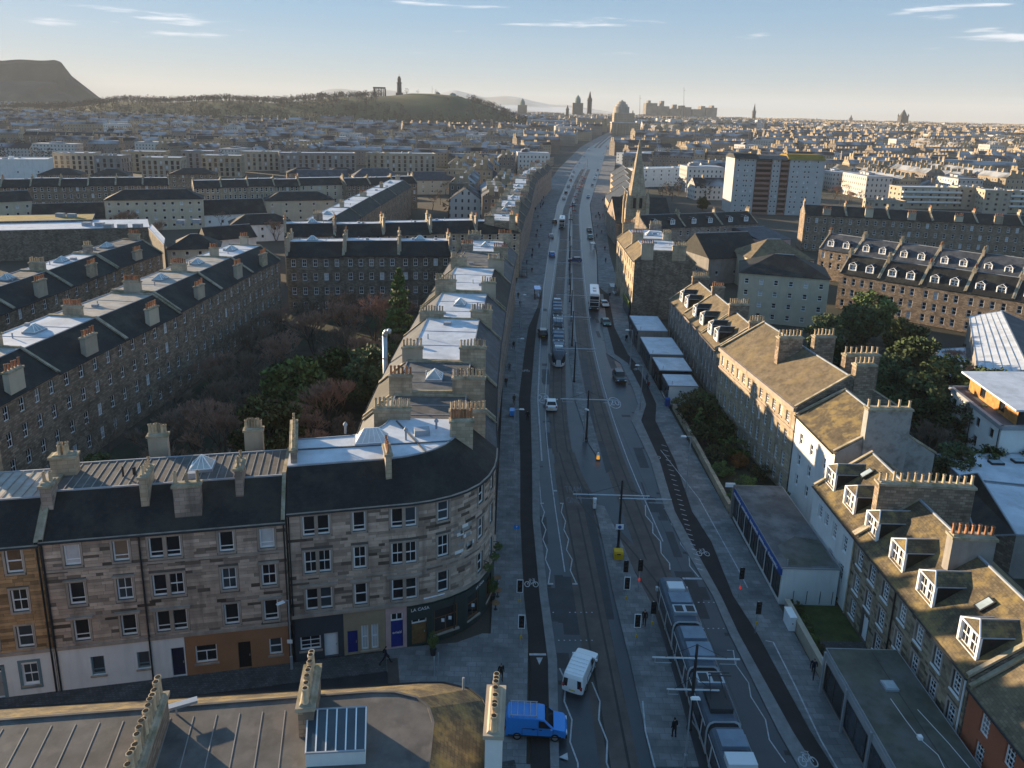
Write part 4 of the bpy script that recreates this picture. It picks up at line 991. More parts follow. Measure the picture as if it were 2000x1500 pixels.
row('tenement', ['street tenement with tan leaded roof right behind the rounded corner block', 'street tenement with dark leaded roof and white cupola, second from the corner block', 'street tenement with blotchy frosted roof and flue pipe at its rear', 'street tenement with white frosted roof and carved rear gable', 'street tenement with frosted roof between two chimney walls opposite the bus', 'street tenement with dark roof and three pot rows near the next side street', 'street tenement closing the row at the next side street'],
    CF, 14.0, 13.5, 3.0, (.22, .76), 'ashlar_grey', 'rubble_brown', ('slate_blue', 'slate', 'slate_blue'), ('felt_brown', 'felt_grey', 'lead_frost', 'lead_frost', 'lead_frost', 'felt_grey', 'lead_frost'), WR, (3, 4, 6, 6, 6, 5, 5), brows=(4.6, 7.9, 11.1), bncol=3, pots=8, last=True)
def flue():
    t = thing('flue_pipe', 'tall galvanised flue pipe rising beside the rear gable of a street tenement', 'flue', (-16.6, 93.5, 0)); m = MB()
    m.tube((-16.6, 93.5, 0), (-16.6, 93.5, 17.2), .32, n=10); pts = [(-16.6, 93.5, 17.2), (-16.5, 93.4, 17.7), (-16.15, 93.3, 17.95), (-15.8, 93.2, 17.9)]
    for a, b in zip(pts, pts[1:]): m.tube(a, b, .34, n=10)
    m.build('pipe', 'steel_galv', t, uv=False, smooth=True)
    for z in (4, 9, 14): k = MB(); k.lathe((-16.6, 93.5, z), [(.36, 0), (.36, .2)], 10); k.build('bracket', 'steel_galv', t, uv=False)
flue()
DF = [(-56.3, 66), (-56.3, 73), (-56.2, 87), (-55.2, 101.6), (-53.8, 116), (-53, 131.4), (-52.4, 146), (-51.2, 160)]
row('tenement', ['brown rubble tenement rear facing the courtyard trees'], DF, 12.5, 13.4, 3.0, (.34, .9), 'rubble_brown', 'rubble_dark', ('slate',), ('lead_tan', 'lead_tan', 'lead_frost', 'lead_tan'), WR, (3, 5, 5, 5, 5, 5, 5), brows=(11.1,), group='courtyard rear tenements', pots=6, wallhead=True, potm='pot_red', style='sash4', sides=(.62,), frm='the courtyard end row', rev=True)
EF = [(-81.5, 86), (-81, 101), (-80.8, 116), (-80.7, 132), (-80.6, 148), (-79.4, 165)]
row('tenement', ['brown stone tenement across the narrow street'], EF, 12, 13.4, 2.8, (.36, .75), 'rubble_brown', 'rubble_dark', ('slate',), ('felt_grey', 'lead_frost'), WR, 5, group='tenements across the narrow street', pots=6, wallhead=True, style='sash4', sides=(.5,), frm='the hipped white house', rev=True)
F1 = [(-51.0, 164), (-38.6, 166.1), (-26.3, 168.2), (-14.2, 170.3), (.6, 176.5)]
row('tenement', ['dark roofed tenement closing the tree courtyard'], F1[:4], 11, 13.4, 2.7, (.4, .75), 'rubble_dark', 'rubble_dark', ('slate',), ('lead_frost',), WR, 5, group='tenements closing the courtyard', pots=6, chm='harl_tan', style='sash4', frm='the main street row', rev=True)
F2 = [(-60, 192), (-47.6, 195.6), (-35.2, 199.2), (-22.8, 202.8), (-10.4, 206.4), (1.8, 209.6)]
row('tenement', ['cream stone tenement beyond the courtyard end row'], F2, 11, 13.2, 2.7, (.4, .75), 'ashlar_tan', 'ashlar_tan', ('slate',), ('lead_frost',), WR, 5, group='cream tenements beyond the courtyard', pots=5, chm='harl_tan', frm='the main street', rev=True)
CF2 = [(2.0, 210), (2.7, 226), (3.6, 242), (5.2, 262), (6.2, 282), (7.2, 305), (8.3, 330), (9.4, 356), (11.5, 384), (15, 410), (19, 440), (23, 472)]
row('tenement', ['street tenement on the far stretch of road'], CF2, 12.5, 13.2, 2.8, (.25, .75), 'ashlar_grey', 'rubble_brown', ('slate',), ('lead_frost', 'felt_grey', 'lead_frost'), (4.6, 7.9, 11.1), 4, brows=(7.9, 11.1), group='tenements along the far road', pots=6, frm='the far junction')
IF = [tuple(G(x, y, 13))[:2] for x, y in ((664, 452), (705, 424), (742, 400), (774, 381), (803, 364))]
row('tenement', ['frosted inner street tenement'], IF, 12, 13, 2.8, (.3, .8), 'rubble_brown', 'rubble_brown', ('slate',), ('lead_frost',), (4.6, 7.9, 11), 5, group='inner street tenements', pots=5, sides=(.5,), frm='the cream tenements')
# boundary walls and outbuildings in the courtyard
def yard_wall(pts, h, mname, label):
    m = MB(); o = None
    for a, b in zip(pts, pts[1:]):
        d = Vector(b)-Vector(a); c = (Vector(a)+Vector(b))/2; m.obox(c, d.normalized(), d.length, .35, -.1, h); m.obox(c, d.normalized(), d.length, .5, h, h+.12)
    p = pts[0]; o = m.build('garden_wall', mname, loc=(p[0], p[1], 0)); tag(o, label, 'wall'); return o
yard_wall([(-17, 72), (-33, 70)], 2.2, 'rubble_dark', 'dark rubble wall across the back court behind the corner block')
yard_wall([(-17.5, 84.5), (-34, 82.5)], 1.8, 'rubble_dark', 'low rubble wall beside the back court shed')
def shed(x, y, lx, ly, h, wm, label):
    t = thing('shed', label, 'shed', (x, y, 0)); m = MB(); m.obox((x, y), (1, 0), lx, ly, -.1, h); m.build('wall', wm, t)
    m = MB(); m.poly([(x-lx/2-.2, y-ly/2-.2, h+.05), (x+lx/2+.2, y-ly/2-.2, h+.05), (x+lx/2+.2, y+ly/2+.2, h+.5), (x-lx/2-.2, y+ly/2+.2, h+.5)]); m.poly([(x-lx/2-.2, y-ly/2-.2, h-.05), (x+lx/2+.2, y-ly/2-.2, h-.05), (x+lx/2+.2, y-ly/2-.2, h+.05), (x-lx/2-.2, y-ly/2-.2, h+.05)]); m.build('roof', 'felt_grey', t)
    m = MB(); m.box(x-.4, x+.4, y-ly/2-.05, y-ly/2, 0, 1.9); m.build('door', 'paint_dkgreen', t)
shed(-18.6, 80, 3.0, 4.0, 2.4, 'frame_teal', 'small teal shed with grey roof behind the street tenements')
sheet('courtyard_ground', [(-16, 66), (-56, 66), (-50, 166), (-12, 172)], -.08, 'soil')
sheet('courtyard_path', [(-18, 73), (-28, 72.5), (-28, 78), (-18, 79)], -.06, 'setts')
sheet('lawn', [(-30, 68), (-50, 68), (-50, 90), (-36, 92)], -.05, 'lawn')
# ---------------------------------------------------------------- right side of the street
# dormered stone row: white part, stone part, then the red house
def ridge_house(name, label, front, depth, he, rise, roofm, cat='house', wm='render_white', bm='rubble_dark', t=.5, z0=0.0, group=None, wins=(), doors=(), near=True, style='sash12', skews=(1, 1), plain=False, bwins=(), gm=None):
    n = len(front); back = []
    for i in range(n):
        a = Vector(front[max(0, i-1)]); b = Vector(front[min(n-1, i+1)]); d = (b-a).normalized(); back.append(tuple(Vector(front[i])+Vector((-d.y, d.x))*depth))
    return tenement(name, label, front, back, he, rise, (t, t), wm, bm, roofm, roofm, group, z0, cat, wins, bwins, doors, near, plain_front=plain, skews=skews, style=style, gm=gm)
XR = 32.8
fW = [(XR, 72.3), (XR, 62.6)]
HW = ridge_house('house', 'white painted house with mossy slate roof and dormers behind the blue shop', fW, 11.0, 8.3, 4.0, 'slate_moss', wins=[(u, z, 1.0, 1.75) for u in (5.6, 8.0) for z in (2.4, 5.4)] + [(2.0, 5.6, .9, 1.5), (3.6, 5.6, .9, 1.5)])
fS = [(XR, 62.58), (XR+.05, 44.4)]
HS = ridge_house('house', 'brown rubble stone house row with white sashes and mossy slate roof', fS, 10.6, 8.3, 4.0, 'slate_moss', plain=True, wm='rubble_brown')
pS = Path(fS); ws = []
for u in (1.5, 3.9, 6.3, 9.2, 11.8, 14.4, 16.9):
    for z, hh in ((.7, 1.7), (3.3, 1.7), (6.0, 1.65)):
        if not (z < 1 and u in (3.9,)): ws.append((u, z, 1.05, hh, 'sash12', RND.choice(('glass', 'glass', 'glass_sky', 'curtain'))))
near_front(HS, pS, .0, 8.3, ws, 'stone_rubble', doors=[(3.9, 1.1, 2.6, 'paint_white')], rowh=.26, ls=(.3, .8), surround='stone_dress', sill='frame_white'); door(HS, pS, 3.9, 0.05, 1.1, 2.55, 'paint_white')
pipe(HS, P3(pS, .2, 0, .12), .1, 8.2, m='pot_cream'); pipe(HS, P3(pS, 8.0, 0, .12), .1, 8.2); pipe(HS, P3(pS, 17.9, 0, .12), .1, 8.2, m='white_line')
fO = [(XR+.1, 44.35), (XR+.15, 34)]
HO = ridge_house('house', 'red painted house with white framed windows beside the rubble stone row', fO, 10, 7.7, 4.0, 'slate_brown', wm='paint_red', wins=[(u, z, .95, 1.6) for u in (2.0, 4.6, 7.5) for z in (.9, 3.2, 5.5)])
def roof_z(x): return 8.3+(x-XR)/5.3*4.0
for i, (y, hh) in enumerate(((71.0, HW), (66.4, HW), (61.7, HS), (57.0, HS), (52.4, HS), (46.6, HS))):
    dormer(hh, (XR+1.0, y), 8.9, 2.2, 1.9, 2.7, (-1, 0), 'slate_moss')
chimney(HS, (38.6, 62.7), 8.5, 13.8, 8.6, .9, (1, -.05), 14, 'rubble_brown', 'pot_cream', label='broad rubble chimney wall with fourteen cream pots')
chimney(HS, (37.6, 53.8), 8.5, 13.9, 3.4, .9, (1, -.05), 7, 'render_grey', 'pot_red', label='rendered chimney stack with mixed pots on the mossy roof')
chimney(HO, (38.5, 44.2), 8.5, 12.6, 3, .9, (1, 0), 6, 'harl_tan', 'pot_red')
flat = MB(); 
def velux(root, y, x, w=.8, l=1.1):
    z = roof_z(x)+.1; m = MB(); dz = 4.0/5.3
    m.loft([[(x-l/2, y-w/2, z-l/2*dz), (x+l/2, y-w/2, z+l/2*dz), (x+l/2, y+w/2, z+l/2*dz), (x-l/2, y+w/2, z-l/2*dz)], [(x-l/2-.06, y-w/2, z-l/2*dz+.1), (x+l/2-.06, y-w/2, z+l/2*dz+.1), (x+l/2-.06, y+w/2, z+l/2*dz+.1), (x-l/2-.06, y+w/2, z-l/2*dz+.1)]]); o = m.build('roof_window', 'steel_dark', root)
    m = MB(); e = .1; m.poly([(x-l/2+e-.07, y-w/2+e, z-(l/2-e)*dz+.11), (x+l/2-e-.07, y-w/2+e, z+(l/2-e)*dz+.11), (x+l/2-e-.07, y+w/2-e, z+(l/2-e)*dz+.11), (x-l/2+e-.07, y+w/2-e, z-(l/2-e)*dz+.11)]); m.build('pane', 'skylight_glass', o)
velux(HS, 49.0, 36.2); velux(HW, 69.4, 36.6)
# tall white house, then the long ashlar terrace and the dormered terrace beyond
fT = [(35.3, 85.2), (35.6, 74.6)]
HT = ridge_house('house', 'tall white harled house with stained gable between stone terraces', fT, 11, 11.0, 3.4, 'slate_moss', wm='render_white', bm='render_stained', wins=[(u, z, .8, 1.45) for u in (2.0, 5.0, 8.4) for z in (2.6, 5.2, 7.9)], style='sash', gm='render_stained')
chimney(HT, (40.8, 74.9), 9, 16.3, 4.8, .9, (1, .03), 5, 'render_stained', 'pot_cream')
fA = [(32.4, 109.5), (33.8, 97.4), (35.2, 85.3)]
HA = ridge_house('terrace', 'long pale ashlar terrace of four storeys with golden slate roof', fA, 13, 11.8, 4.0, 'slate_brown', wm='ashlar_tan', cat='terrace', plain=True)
pAs = Path(fA); wa = [(1.2+i*1.93, z, .85, hh, 'sash12') for i in range(12) for z, hh in ((.5, 1.8), (3.2, 2.0), (6.3, 1.9), (9.3, 1.4))]
wall(HA, pAs, 0, 11.8, [(u-w/2, u+w/2, z, z+h) for u, z, w, h, _ in wa], 'ashlar_tan')
for u, z, w, h, s in wa: window(HA, pAs, u, z, w, h, s, True, sill='stone_dress')
band(HA, pAs, 11.3, 11.8, .35, 'stone_dress', 'cornice'); band(HA, pAs, 8.6, 8.85, .12, 'stone_dress'); band(HA, pAs, 2.85, 3.05, .1, 'stone_dress')
for c, lx, n in (((38.2, 97.6), 3.4, 7), ((43.2, 98.5), 3.0, 6), ((44.8, 90.6), 4.6, 7), ((43.4, 86.6), 2.6, 5)): chimney(HA, c, 10, 17.3, lx, .95, (1, .12), n, 'rubble_brown', 'pot_cream')
fD = [(33.4, 152.5), (33.7, 140), (34.0, 127), (34.2, 118), (33.0, 109.6)]
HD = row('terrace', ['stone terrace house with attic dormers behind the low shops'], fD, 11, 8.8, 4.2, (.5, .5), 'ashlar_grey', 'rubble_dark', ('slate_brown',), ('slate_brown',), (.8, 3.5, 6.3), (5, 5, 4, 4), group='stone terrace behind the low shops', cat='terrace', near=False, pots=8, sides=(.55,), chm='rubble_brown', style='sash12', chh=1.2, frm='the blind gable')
for i, (y, k) in enumerate(((147.5, 0), (143, 0), (136, 1), (130.5, 1), (124.5, 2), (120.5, 2))):
    dormer(HD[k], (34.7, y), 9.7, 2.1, 1.7, 2.2, (-1, 0), 'slate')
# low shops with frosted flat roofs
def shop(x0, x1, y0, y1, h, label, wm, top, front=None, sign=None, n=3):
    t = thing('shop', label, 'shop', ((x0+x1)/2, y0, 0)); m = MB(); m.box(x0, x1, y0, y1, -.1, h-.02); m.build('wall', wm, t)
    m = MB(); m.box(x0-.15, x1+.1, y0-.1, y1+.1, h-.02, h+.12, 1); m.box(x0-.1, x1, y0, y1, h+.12, h+.14, 0); m.build('roof', (top, 'paint_grey'), t)
    p = Path([(x0-.05, y1), (x0-.05, y0)]); L = p.L
    m = band(t, p, h-.75, h-.1, .2, front or 'paint_slate_blue', 'fascia')
    for i in range(n):
        u = (i+.5)*L/n; window(t, p, u, .5, L/n-.5, h-1.5, 'twin', True, RND.choice(('glass', 'glass_sky')), 'steel_dark', inset=-.06)
    if sign: lettering(t, p, L/2, h-.42, sign, .45, 'white_line', .22)
    b = MB(); b.tube((x0+.5, y0+.3, h+.1), (x0+.5, y0+.3, h+.8), .05, n=5); b.build('roof_vent', 'steel_galv', t, uv=False)
    return t
shop(25.4, 31.2, 142.4, 153.5, 4.5, 'low shop with frosted roof and red panel beside the gable wall', 'render_grey', 'lead_frost', 'paint_slate_blue')
shop(25.6, 31.6, 129.6, 140.2, 3.8, 'long low shop with broad white frosted roof', 'render_grey', 'lead_frost', 'paint_slate_blue', n=4)
shop(25.9, 31.3, 121.4, 128.3, 3.6, 'low shop with dark fascia and blotchy frosted roof', 'paint_black', 'lead_frost', 'paint_black')
shop(26.2, 30.9, 115.0, 120.4, 3.2, 'end shop with purple posters and frosted roof beside the front garden', 'render_white', 'lead_frost', 'paint_slate_blue', n=2)
sheet('shop_yard', [(25.6, 114), (33.2, 114), (33.3, 153), (25.4, 153)], .02, 'setts', .1)
t = thing('container', 'red and blue store boxes between the low shops', 'container', (29, 141.3, 0)); m = MB(); m.box(27.2, 29.6, 140.5, 142.1, 0, 3.0); m.build('red_box', 'car_red', t); m = MB(); m.box(29.7, 31.4, 140.5, 142.2, 0, 2.7); m.build('blue_box', 'glass_sky', t)
# long shop with blue fascia
SB = shop(26.9, 32.4, 63.7, 80.0, 3.9, 'long shop with blue lettered fascia and white end wall', 'render_white', 'felt_grey', 'paint_shop_blue', n=7)
pB = Path([(26.85, 80), (26.85, 63.7)])
for i in range(44):
    u = .9+i*.34
    if i % 9 == 8: continue
    q = P3(pB, u, 3.3, .24); b = MB(); hh_ = RND.uniform(.24, .36); b.box(q[0]-.012, q[0]+.012, q[1]-.1, q[1]+.1, 3.32, 3.32+hh_); b.build('letter', 'white_line', SB, uv=False)
m = MB(); m.obox((26.2, 79.6), (1, 0), 1.1, .15, 4.0, 4.5); m.build('projecting_sign', 'paint_white', SB, uv=False); b = MB(); b.box(26.55, 26.9, 79.5, 79.9, .1, 4.3); b.build('pilaster', 'render_grey', SB)
sheet('moss_patch', [(27.6, 64.0), (32.2, 64.0), (32.2, 68.6), (30, 69.2), (27.6, 67.4)], 4.045, 'felt_green')
for x in (28.2, 29.5, 30.8, 32.0):
    b = MB(); b.tube((x, 63.6, .1), (x, 63.6, 1.5), .03, n=5); b.build('vent_pipe', 'steel_dark', SB, uv=False)
# flat-roofed front building with dark shopfronts
SF = shop(26.6, 32.2, 33, 52.3, 4.0, 'grey flat roofed shop unit with steel columns in front of the stone row', 'render_grey', 'felt_green', 'paint_grey', n=5)
flat_skylight(SF, (29.6, 48.2), 4.14, 1.0, 1.0)
for y in (52.0, 48.0, 44.0, 40.0): b = MB(); b.box(26.2, 26.35, y-.1, y+.1, .1, 4.0); b.build('column', 'paint_grey', SF, uv=False)
b = MB(); b.box(29.2, 29.5, 43.2, 43.5, 4.14, 4.4); b.build('junction_box', 'paint_white', SF, uv=False)
for pts in ([(29.1, 47), (29.2, 45), (29.35, 43.4), (29.9, 42), (29.6, 40)], [(30.6, 46), (31.2, 43), (31.6, 40)]):
    b = MB()
    for a, c in zip(pts, pts[1:]): b.tube((*a, 4.16), (*c, 4.16), .02, n=4)
    b.build('roof_cable', 'white_line', SF, uv=False)
sheet('shop_roof_joint', [(30.0, 34), (30.06, 34), (30.06, 52), (30.0, 52)], 4.146, 'paint_black')
# gardens
sheet('front_garden', [(27.4, 52.5), (32.7, 52.5), (32.7, 63.5), (27.4, 63.5)], .03, 'lawn', .1)
sheet('front_garden', [(27.0, 80.4), (36.2, 80.4), (33.4, 114), (26.4, 114)], .03, 'soil', .1)
sheet('garden_path', [(27.4, 57.0), (32.7, 57.0), (32.7, 58.4), (27.4, 58.4)], .045, 'setts')
sheet('rear_gardens', [(45, 60), (45, 160), (110, 150), (120, 70)], -.06, 'soil')
yard_wall([(27.2, 62.6), (27.25, 52.6)], 1.2, 'harl_tan', 'low tan garden wall beside the pavement and hedge')
yard_wall([(26.7, 113), (26.9, 98), (26.9, 81)], .9, 'ashlar_tan', 'low stone front garden wall along the pavement')
# corner tenement with blind gable
row('tenement', ['corner tenement with huge blind rubble gable and frosted flat roof', 'bay windowed tenement joined behind the blind gable'], [(28.4, 201), (28.2, 184), (28.0, 168)][::-1][::-1], 14, 13.8, 2.6, (.2, .8), 'ashlar_tan', 'rubble_dark', ('slate_brown',), ('lead_frost',), (4.6, 7.9, 11), 5, pots=7, chm='ashlar_tan')
sg = thing('shop_sign', 'bright green shop sign panel at the foot of the corner tenement', 'sign', (27.6, 173, 0)); b = MB(); b.box(27.3, 27.6, 168.5, 178, 2.7, 3.9); b.build('panel', 'leaf_green', sg)
b = MB(); b.box(27.45, 27.6, 168.5, 178, .1, 2.7); b.build('shop_window', 'glass_sky', sg, uv=False)
def church():
    c = (43.5, 266.0); t = thing('church', 'stone church with tall tapering octagonal spire beside the street', 'church', (c[0], c[1], 0))
    m = MB(); m.obox(c, (1, 0), 7.2, 7.2, 0, 14, 0); m.obox(c, (1, 0), 6.4, 6.4, 14, 19.0, 0); m.build('tower', 'ashlar_tan', t)
    for sx in (-1, 1):
        for sy in (-1, 1): k = MB(); k.obox((c[0]+sx*3.5, c[1]+sy*3.5), (1, 0), 1.3, 1.3, 0, 17); k.obox((c[0]+sx*3.5, c[1]+sy*3.5), (1, 0), 1.2, 1.2, 17, 21.5, top=(.05, .05)); k.build('buttress', 'ashlar_tan', t)
    m = MB(); m.lathe((c[0], c[1], 19.0), [(3.35, 0), (2.5, 5), (1.7, 10), (.85, 15), (.12, 19.5)], 8); m.build('spire', 'ashlar_tan', t)
    m = MB(); m.tube((c[0], c[1], 38.4), (c[0], c[1], 40.2), .07, n=5); m.build('finial', 'steel_dark', t, uv=False)
    for dx, dy in ((0, -3.24), (-3.24, 0), (3.24, 0)):
        for s in (-1.1, 1.1):
            k = MB(); x, y = c[0]+dx+(s if dy else 0), c[1]+dy+(s if dx else 0); k.box(x-.45, x+.45, y-.45, y+.45, 14.6, 18.2) ; k.build('louvre', 'paint_black', t, uv=False)
    for z in (23.0, 28):
        r = 3.35-(z-19)*.166
        for a in (-math.pi/2, math.pi, 0):
            k = MB(); x, y = c[0]+math.cos(a)*r*.85, c[1]+math.sin(a)*r*.85; k.obox((x, y), (math.cos(a), math.sin(a)), .6, .7, z, z+1.6, top=(.9, .1)); k.build('lucarne', 'ashlar_tan', t)
    m = MB(); x0, x1, y0, y1 = 37.5, 58, 270, 300; mid = 285
    m.loft([[(x0, y0, 0), (x0, y1, 0), (x0, y1, 8), (x0, mid, 16), (x0, y0, 8)], [(x1, y0, 0), (x1, y1, 0), (x1, y1, 8), (x1, mid, 16), (x1, y0, 8)]]); m.build('nave', 'ashlar_grey', t)
    m = MB(); m.poly([(x0-.3, y0-.3, 8), (x1, y0-.3, 8), (x1, mid, 16.2), (x0-.3, mid, 16.2)]); m.poly([(x0-.3, y1+.3, 8), (x1, y1+.3, 8), (x1, mid, 16.2), (x0-.3, mid, 16.2)]); m.build('nave_roof', 'slate', t)
    m = MB(); m.box(45, 47, 262, 270, 0, 10); m.box(47, 60, 258, 269.5, 0, 7); m.build('aisle', 'ashlar_grey', t)
church()
# mid-right: blocks seen face on.  wl, wr = pixel positions of the eaves at height h
def block(name, label, el, er, h, depth, rise, wm, roofm, rows, n, cat='flats', hip=True, group=None, style='tilt', w=1.0, hh=1.3, top=None, z0=0.0, frame='frame_white', flat=False, par=.4, smart=True, bay=None):
    a = G(*el, h+z0); b = G(*er, h+z0); A, B = Vector((a.x, a.y)), Vector((b.x, b.y)); d = (B-A).normalized(); nn = Vector((-d.y, d.x)); C, D = B+nn*depth, A+nn*depth
    mid = (A+B)/2; t = thing(name, label, cat, (mid.x, mid.y, z0), group=group); pf = Path([tuple(A), tuple(B)]); hz = h+z0
    wins = grid(pf.L, n, [z0+z for z in rows], w, hh, max(1.2, pf.L/n/2))
    wall(t, pf, z0-.1, hz, [(u-w/2, u+w/2, z, z+hh) for u, z, *_ in wins], wm)
    for u, z, *_ in wins: window(t, pf, u, z, w, hh, style, False, frame=frame)
    for P_, Q_, nm in ((B, C, 'side_wall'), (C, D, 'rear_wall'), (D, A, 'side_wall')):
        pp = Path([tuple(P_), tuple(Q_)]); vis = (nm == 'side_wall' and ((P_ == B and mid.x < 0) or (P_ == D and mid.x > 0)))
        ns = max(1, int(depth/4)); sw = grid(pp.L, ns, [z0+z for z in rows], w, hh, 2.0) if vis else []
        wall(t, pp, z0-.1, hz, [(u-w/2, u+w/2, z, z+hh) for u, z, *_ in sw], wm, name=nm)
        for u, z, *_ in sw: window(t, pp, u, z, w, hh, style, False, frame=frame)
    o = .35; A2, B2, C2, D2 = A-d*o-nn*o, B+d*o-nn*o, C+d*o+nn*o, D-d*o+nn*o; m = MB(); q = lambda v, z: (v.x, v.y, z)
    if flat:
        m.poly([q(A, hz), q(B, hz), q(C, hz), q(D, hz)], 0)
        for P_, Q_ in ((A, B), (B, C), (C, D), (D, A)):
            e = (Q_-P_).normalized(); cc = (P_+Q_)/2; m.obox(cc, e, (Q_-P_).length+.35, .35, hz-.25, hz+par, 1)
        m.build('roof', (roofm, top or wm), t)
        for _ in range(3):
            c = A.lerp(B, RND.uniform(.15, .85))+nn*depth*RND.uniform(.25, .75); k = MB(); k.obox(c, d, RND.uniform(1, 3.2), RND.uniform(1, 2.2), hz, hz+RND.uniform(.5, 1.6)); k.build('plant_housing', RND.choice(('lead_flash', wm)), t)
    else:
        ins = min(depth/2, (B-A).length/2-.5) if hip else 0; R0, R1 = (A+D)/2+d*ins, (B+C)/2-d*ins
        m.poly([q(A2, hz-.1), q(B2, hz-.1), q(R1, hz+rise), q(R0, hz+rise)]); m.poly([q(C2, hz-.1), q(D2, hz-.1), q(R0, hz+rise), q(R1, hz+rise)])
        if hip: m.poly([q(B2, hz-.1), q(C2, hz-.1), q(R1, hz+rise)]); m.poly([q(D2, hz-.1), q(A2, hz-.1), q(R0, hz+rise)])
        else: m.poly([q(B, hz), q(C, hz), q(R1, hz+rise-.05)]); m.poly([q(D, hz), q(A, hz), q(R0, hz+rise-.05)])
        m.build('roof', (roofm,), t)
        k = MB(); k.tube(q(A2, hz-.08), q(B2, hz-.08), .09, n=5); k.build('gutter', 'gutter', t, uv=False)
        k = MB(); k.tube(q(R0, hz+rise), q(R1, hz+rise), .14, n=4); k.build('ridge_flashing', 'lead_flash', t, uv=False)
    return t, A, B, nn
block('apartment_block', 'cream apartment block with grey hipped roof and small white windows', (1446, 531), (1621, 545), 11.6, 15, 3.6, 'render_cream', 'slate', (.9, 3.6, 6.3, 9.0), 6, hh=1.25, w=.95, style='sash')
# terraces running off to the right
def pterrace(name, labels, e0, e1, h, depth, rise, n, wm, roofm, rows, ncol, group, dorm=False, t=(.5, .5), cat='terrace', wh=False, z0=0.0, frm=None):
    a = G(*e0, h+z0); b = G(*e1, h+z0); fr = [(a.x+(b.x-a.x)*i/n, a.y+(b.y-a.y)*i/n) for i in range(n+1)]
    rs = row(name, labels, fr, depth, h, rise, t, wm, wm, (roofm,), ('lead_frost',), rows, ncol, group=group, pots=5, sides=(.5,), wallhead=wh, chh=.9, cat=cat, z0=z0, chm='ashlar_tan', style='sash', frm=frm)
    if dorm:
        d = (Vector(fr[1])-Vector(fr[0])).normalized(); out = Vector((d.y, -d.x))
        for i, r in enumerate(rs):
            for s in ((.28, .72) if n < 8 else (.5,)):
                c = Vector(fr[i]).lerp(Vector(fr[i+1]), s)-out*1.2; dormer(r, tuple(c), z0+h+.8, 1.7, 1.45, 1.9, out, roofm)
    return rs
pterrace('terrace', ['stone terrace house with attic dormers above the gardens'], (1640, 532), (2080, 602), 9.2, 11, 4.0, 5, 'rubble_brown', 'slate', (.8, 3.6, 6.4), 4, 'dormered terrace above the gardens', True, frm='the cream apartments')
pterrace('terrace', ['frosty roofed dormered house behind the garden terrace'], (1600, 484), (2090, 560), 9.2, 11, 4.2, 6, 'rubble_brown', 'slate_blue', (3.6, 6.4), 4, 'second dormered terrace', True, frm='the cream apartments')
pterrace('tenement', ['four storey rubble tenement beyond the dormered terraces'], (1572, 420), (2090, 446), 13.0, 11, 3.0, 6, 'rubble_brown', 'slate', (.9, 4, 7.2, 10.4), 5, 'four storey rubble tenements', wh=True, cat='tenement', frm='the tower block')
pterrace('tenement', ['dark mansard tenement with white dormers'], (1262, 446), (1480, 436), 9.5, 11, 3.8, 3, 'ashlar_grey', 'slate', (3.2, 6.4), 4, 'mansard tenements behind the church', True, cat='tenement', frm='the church spire')
block('church_hall', 'church hall with steep dark slate roof behind the corner tenement', (1385, 505), (1490, 500), 7.5, 16, 6.0, 'render_grey', 'slate', (2.5,), 3, cat='hall', hip=False)
block('church_hall', 'dark roofed hall with glinting sunlit edge beside the cream apartments', (1465, 506), (1590, 508), 9, 14, 4.5, 'render_cream', 'slate_brown', (2.5, 5.5), 4, cat='hall', hip=True)
block('workshop', 'pink walled workshop with frosty patent glazed roof', (1488, 470), (1545, 466), 6, 26, 2.5, 'paint_pink', 'slate_blue', (2.0,), 3, cat='workshop', hip=False)
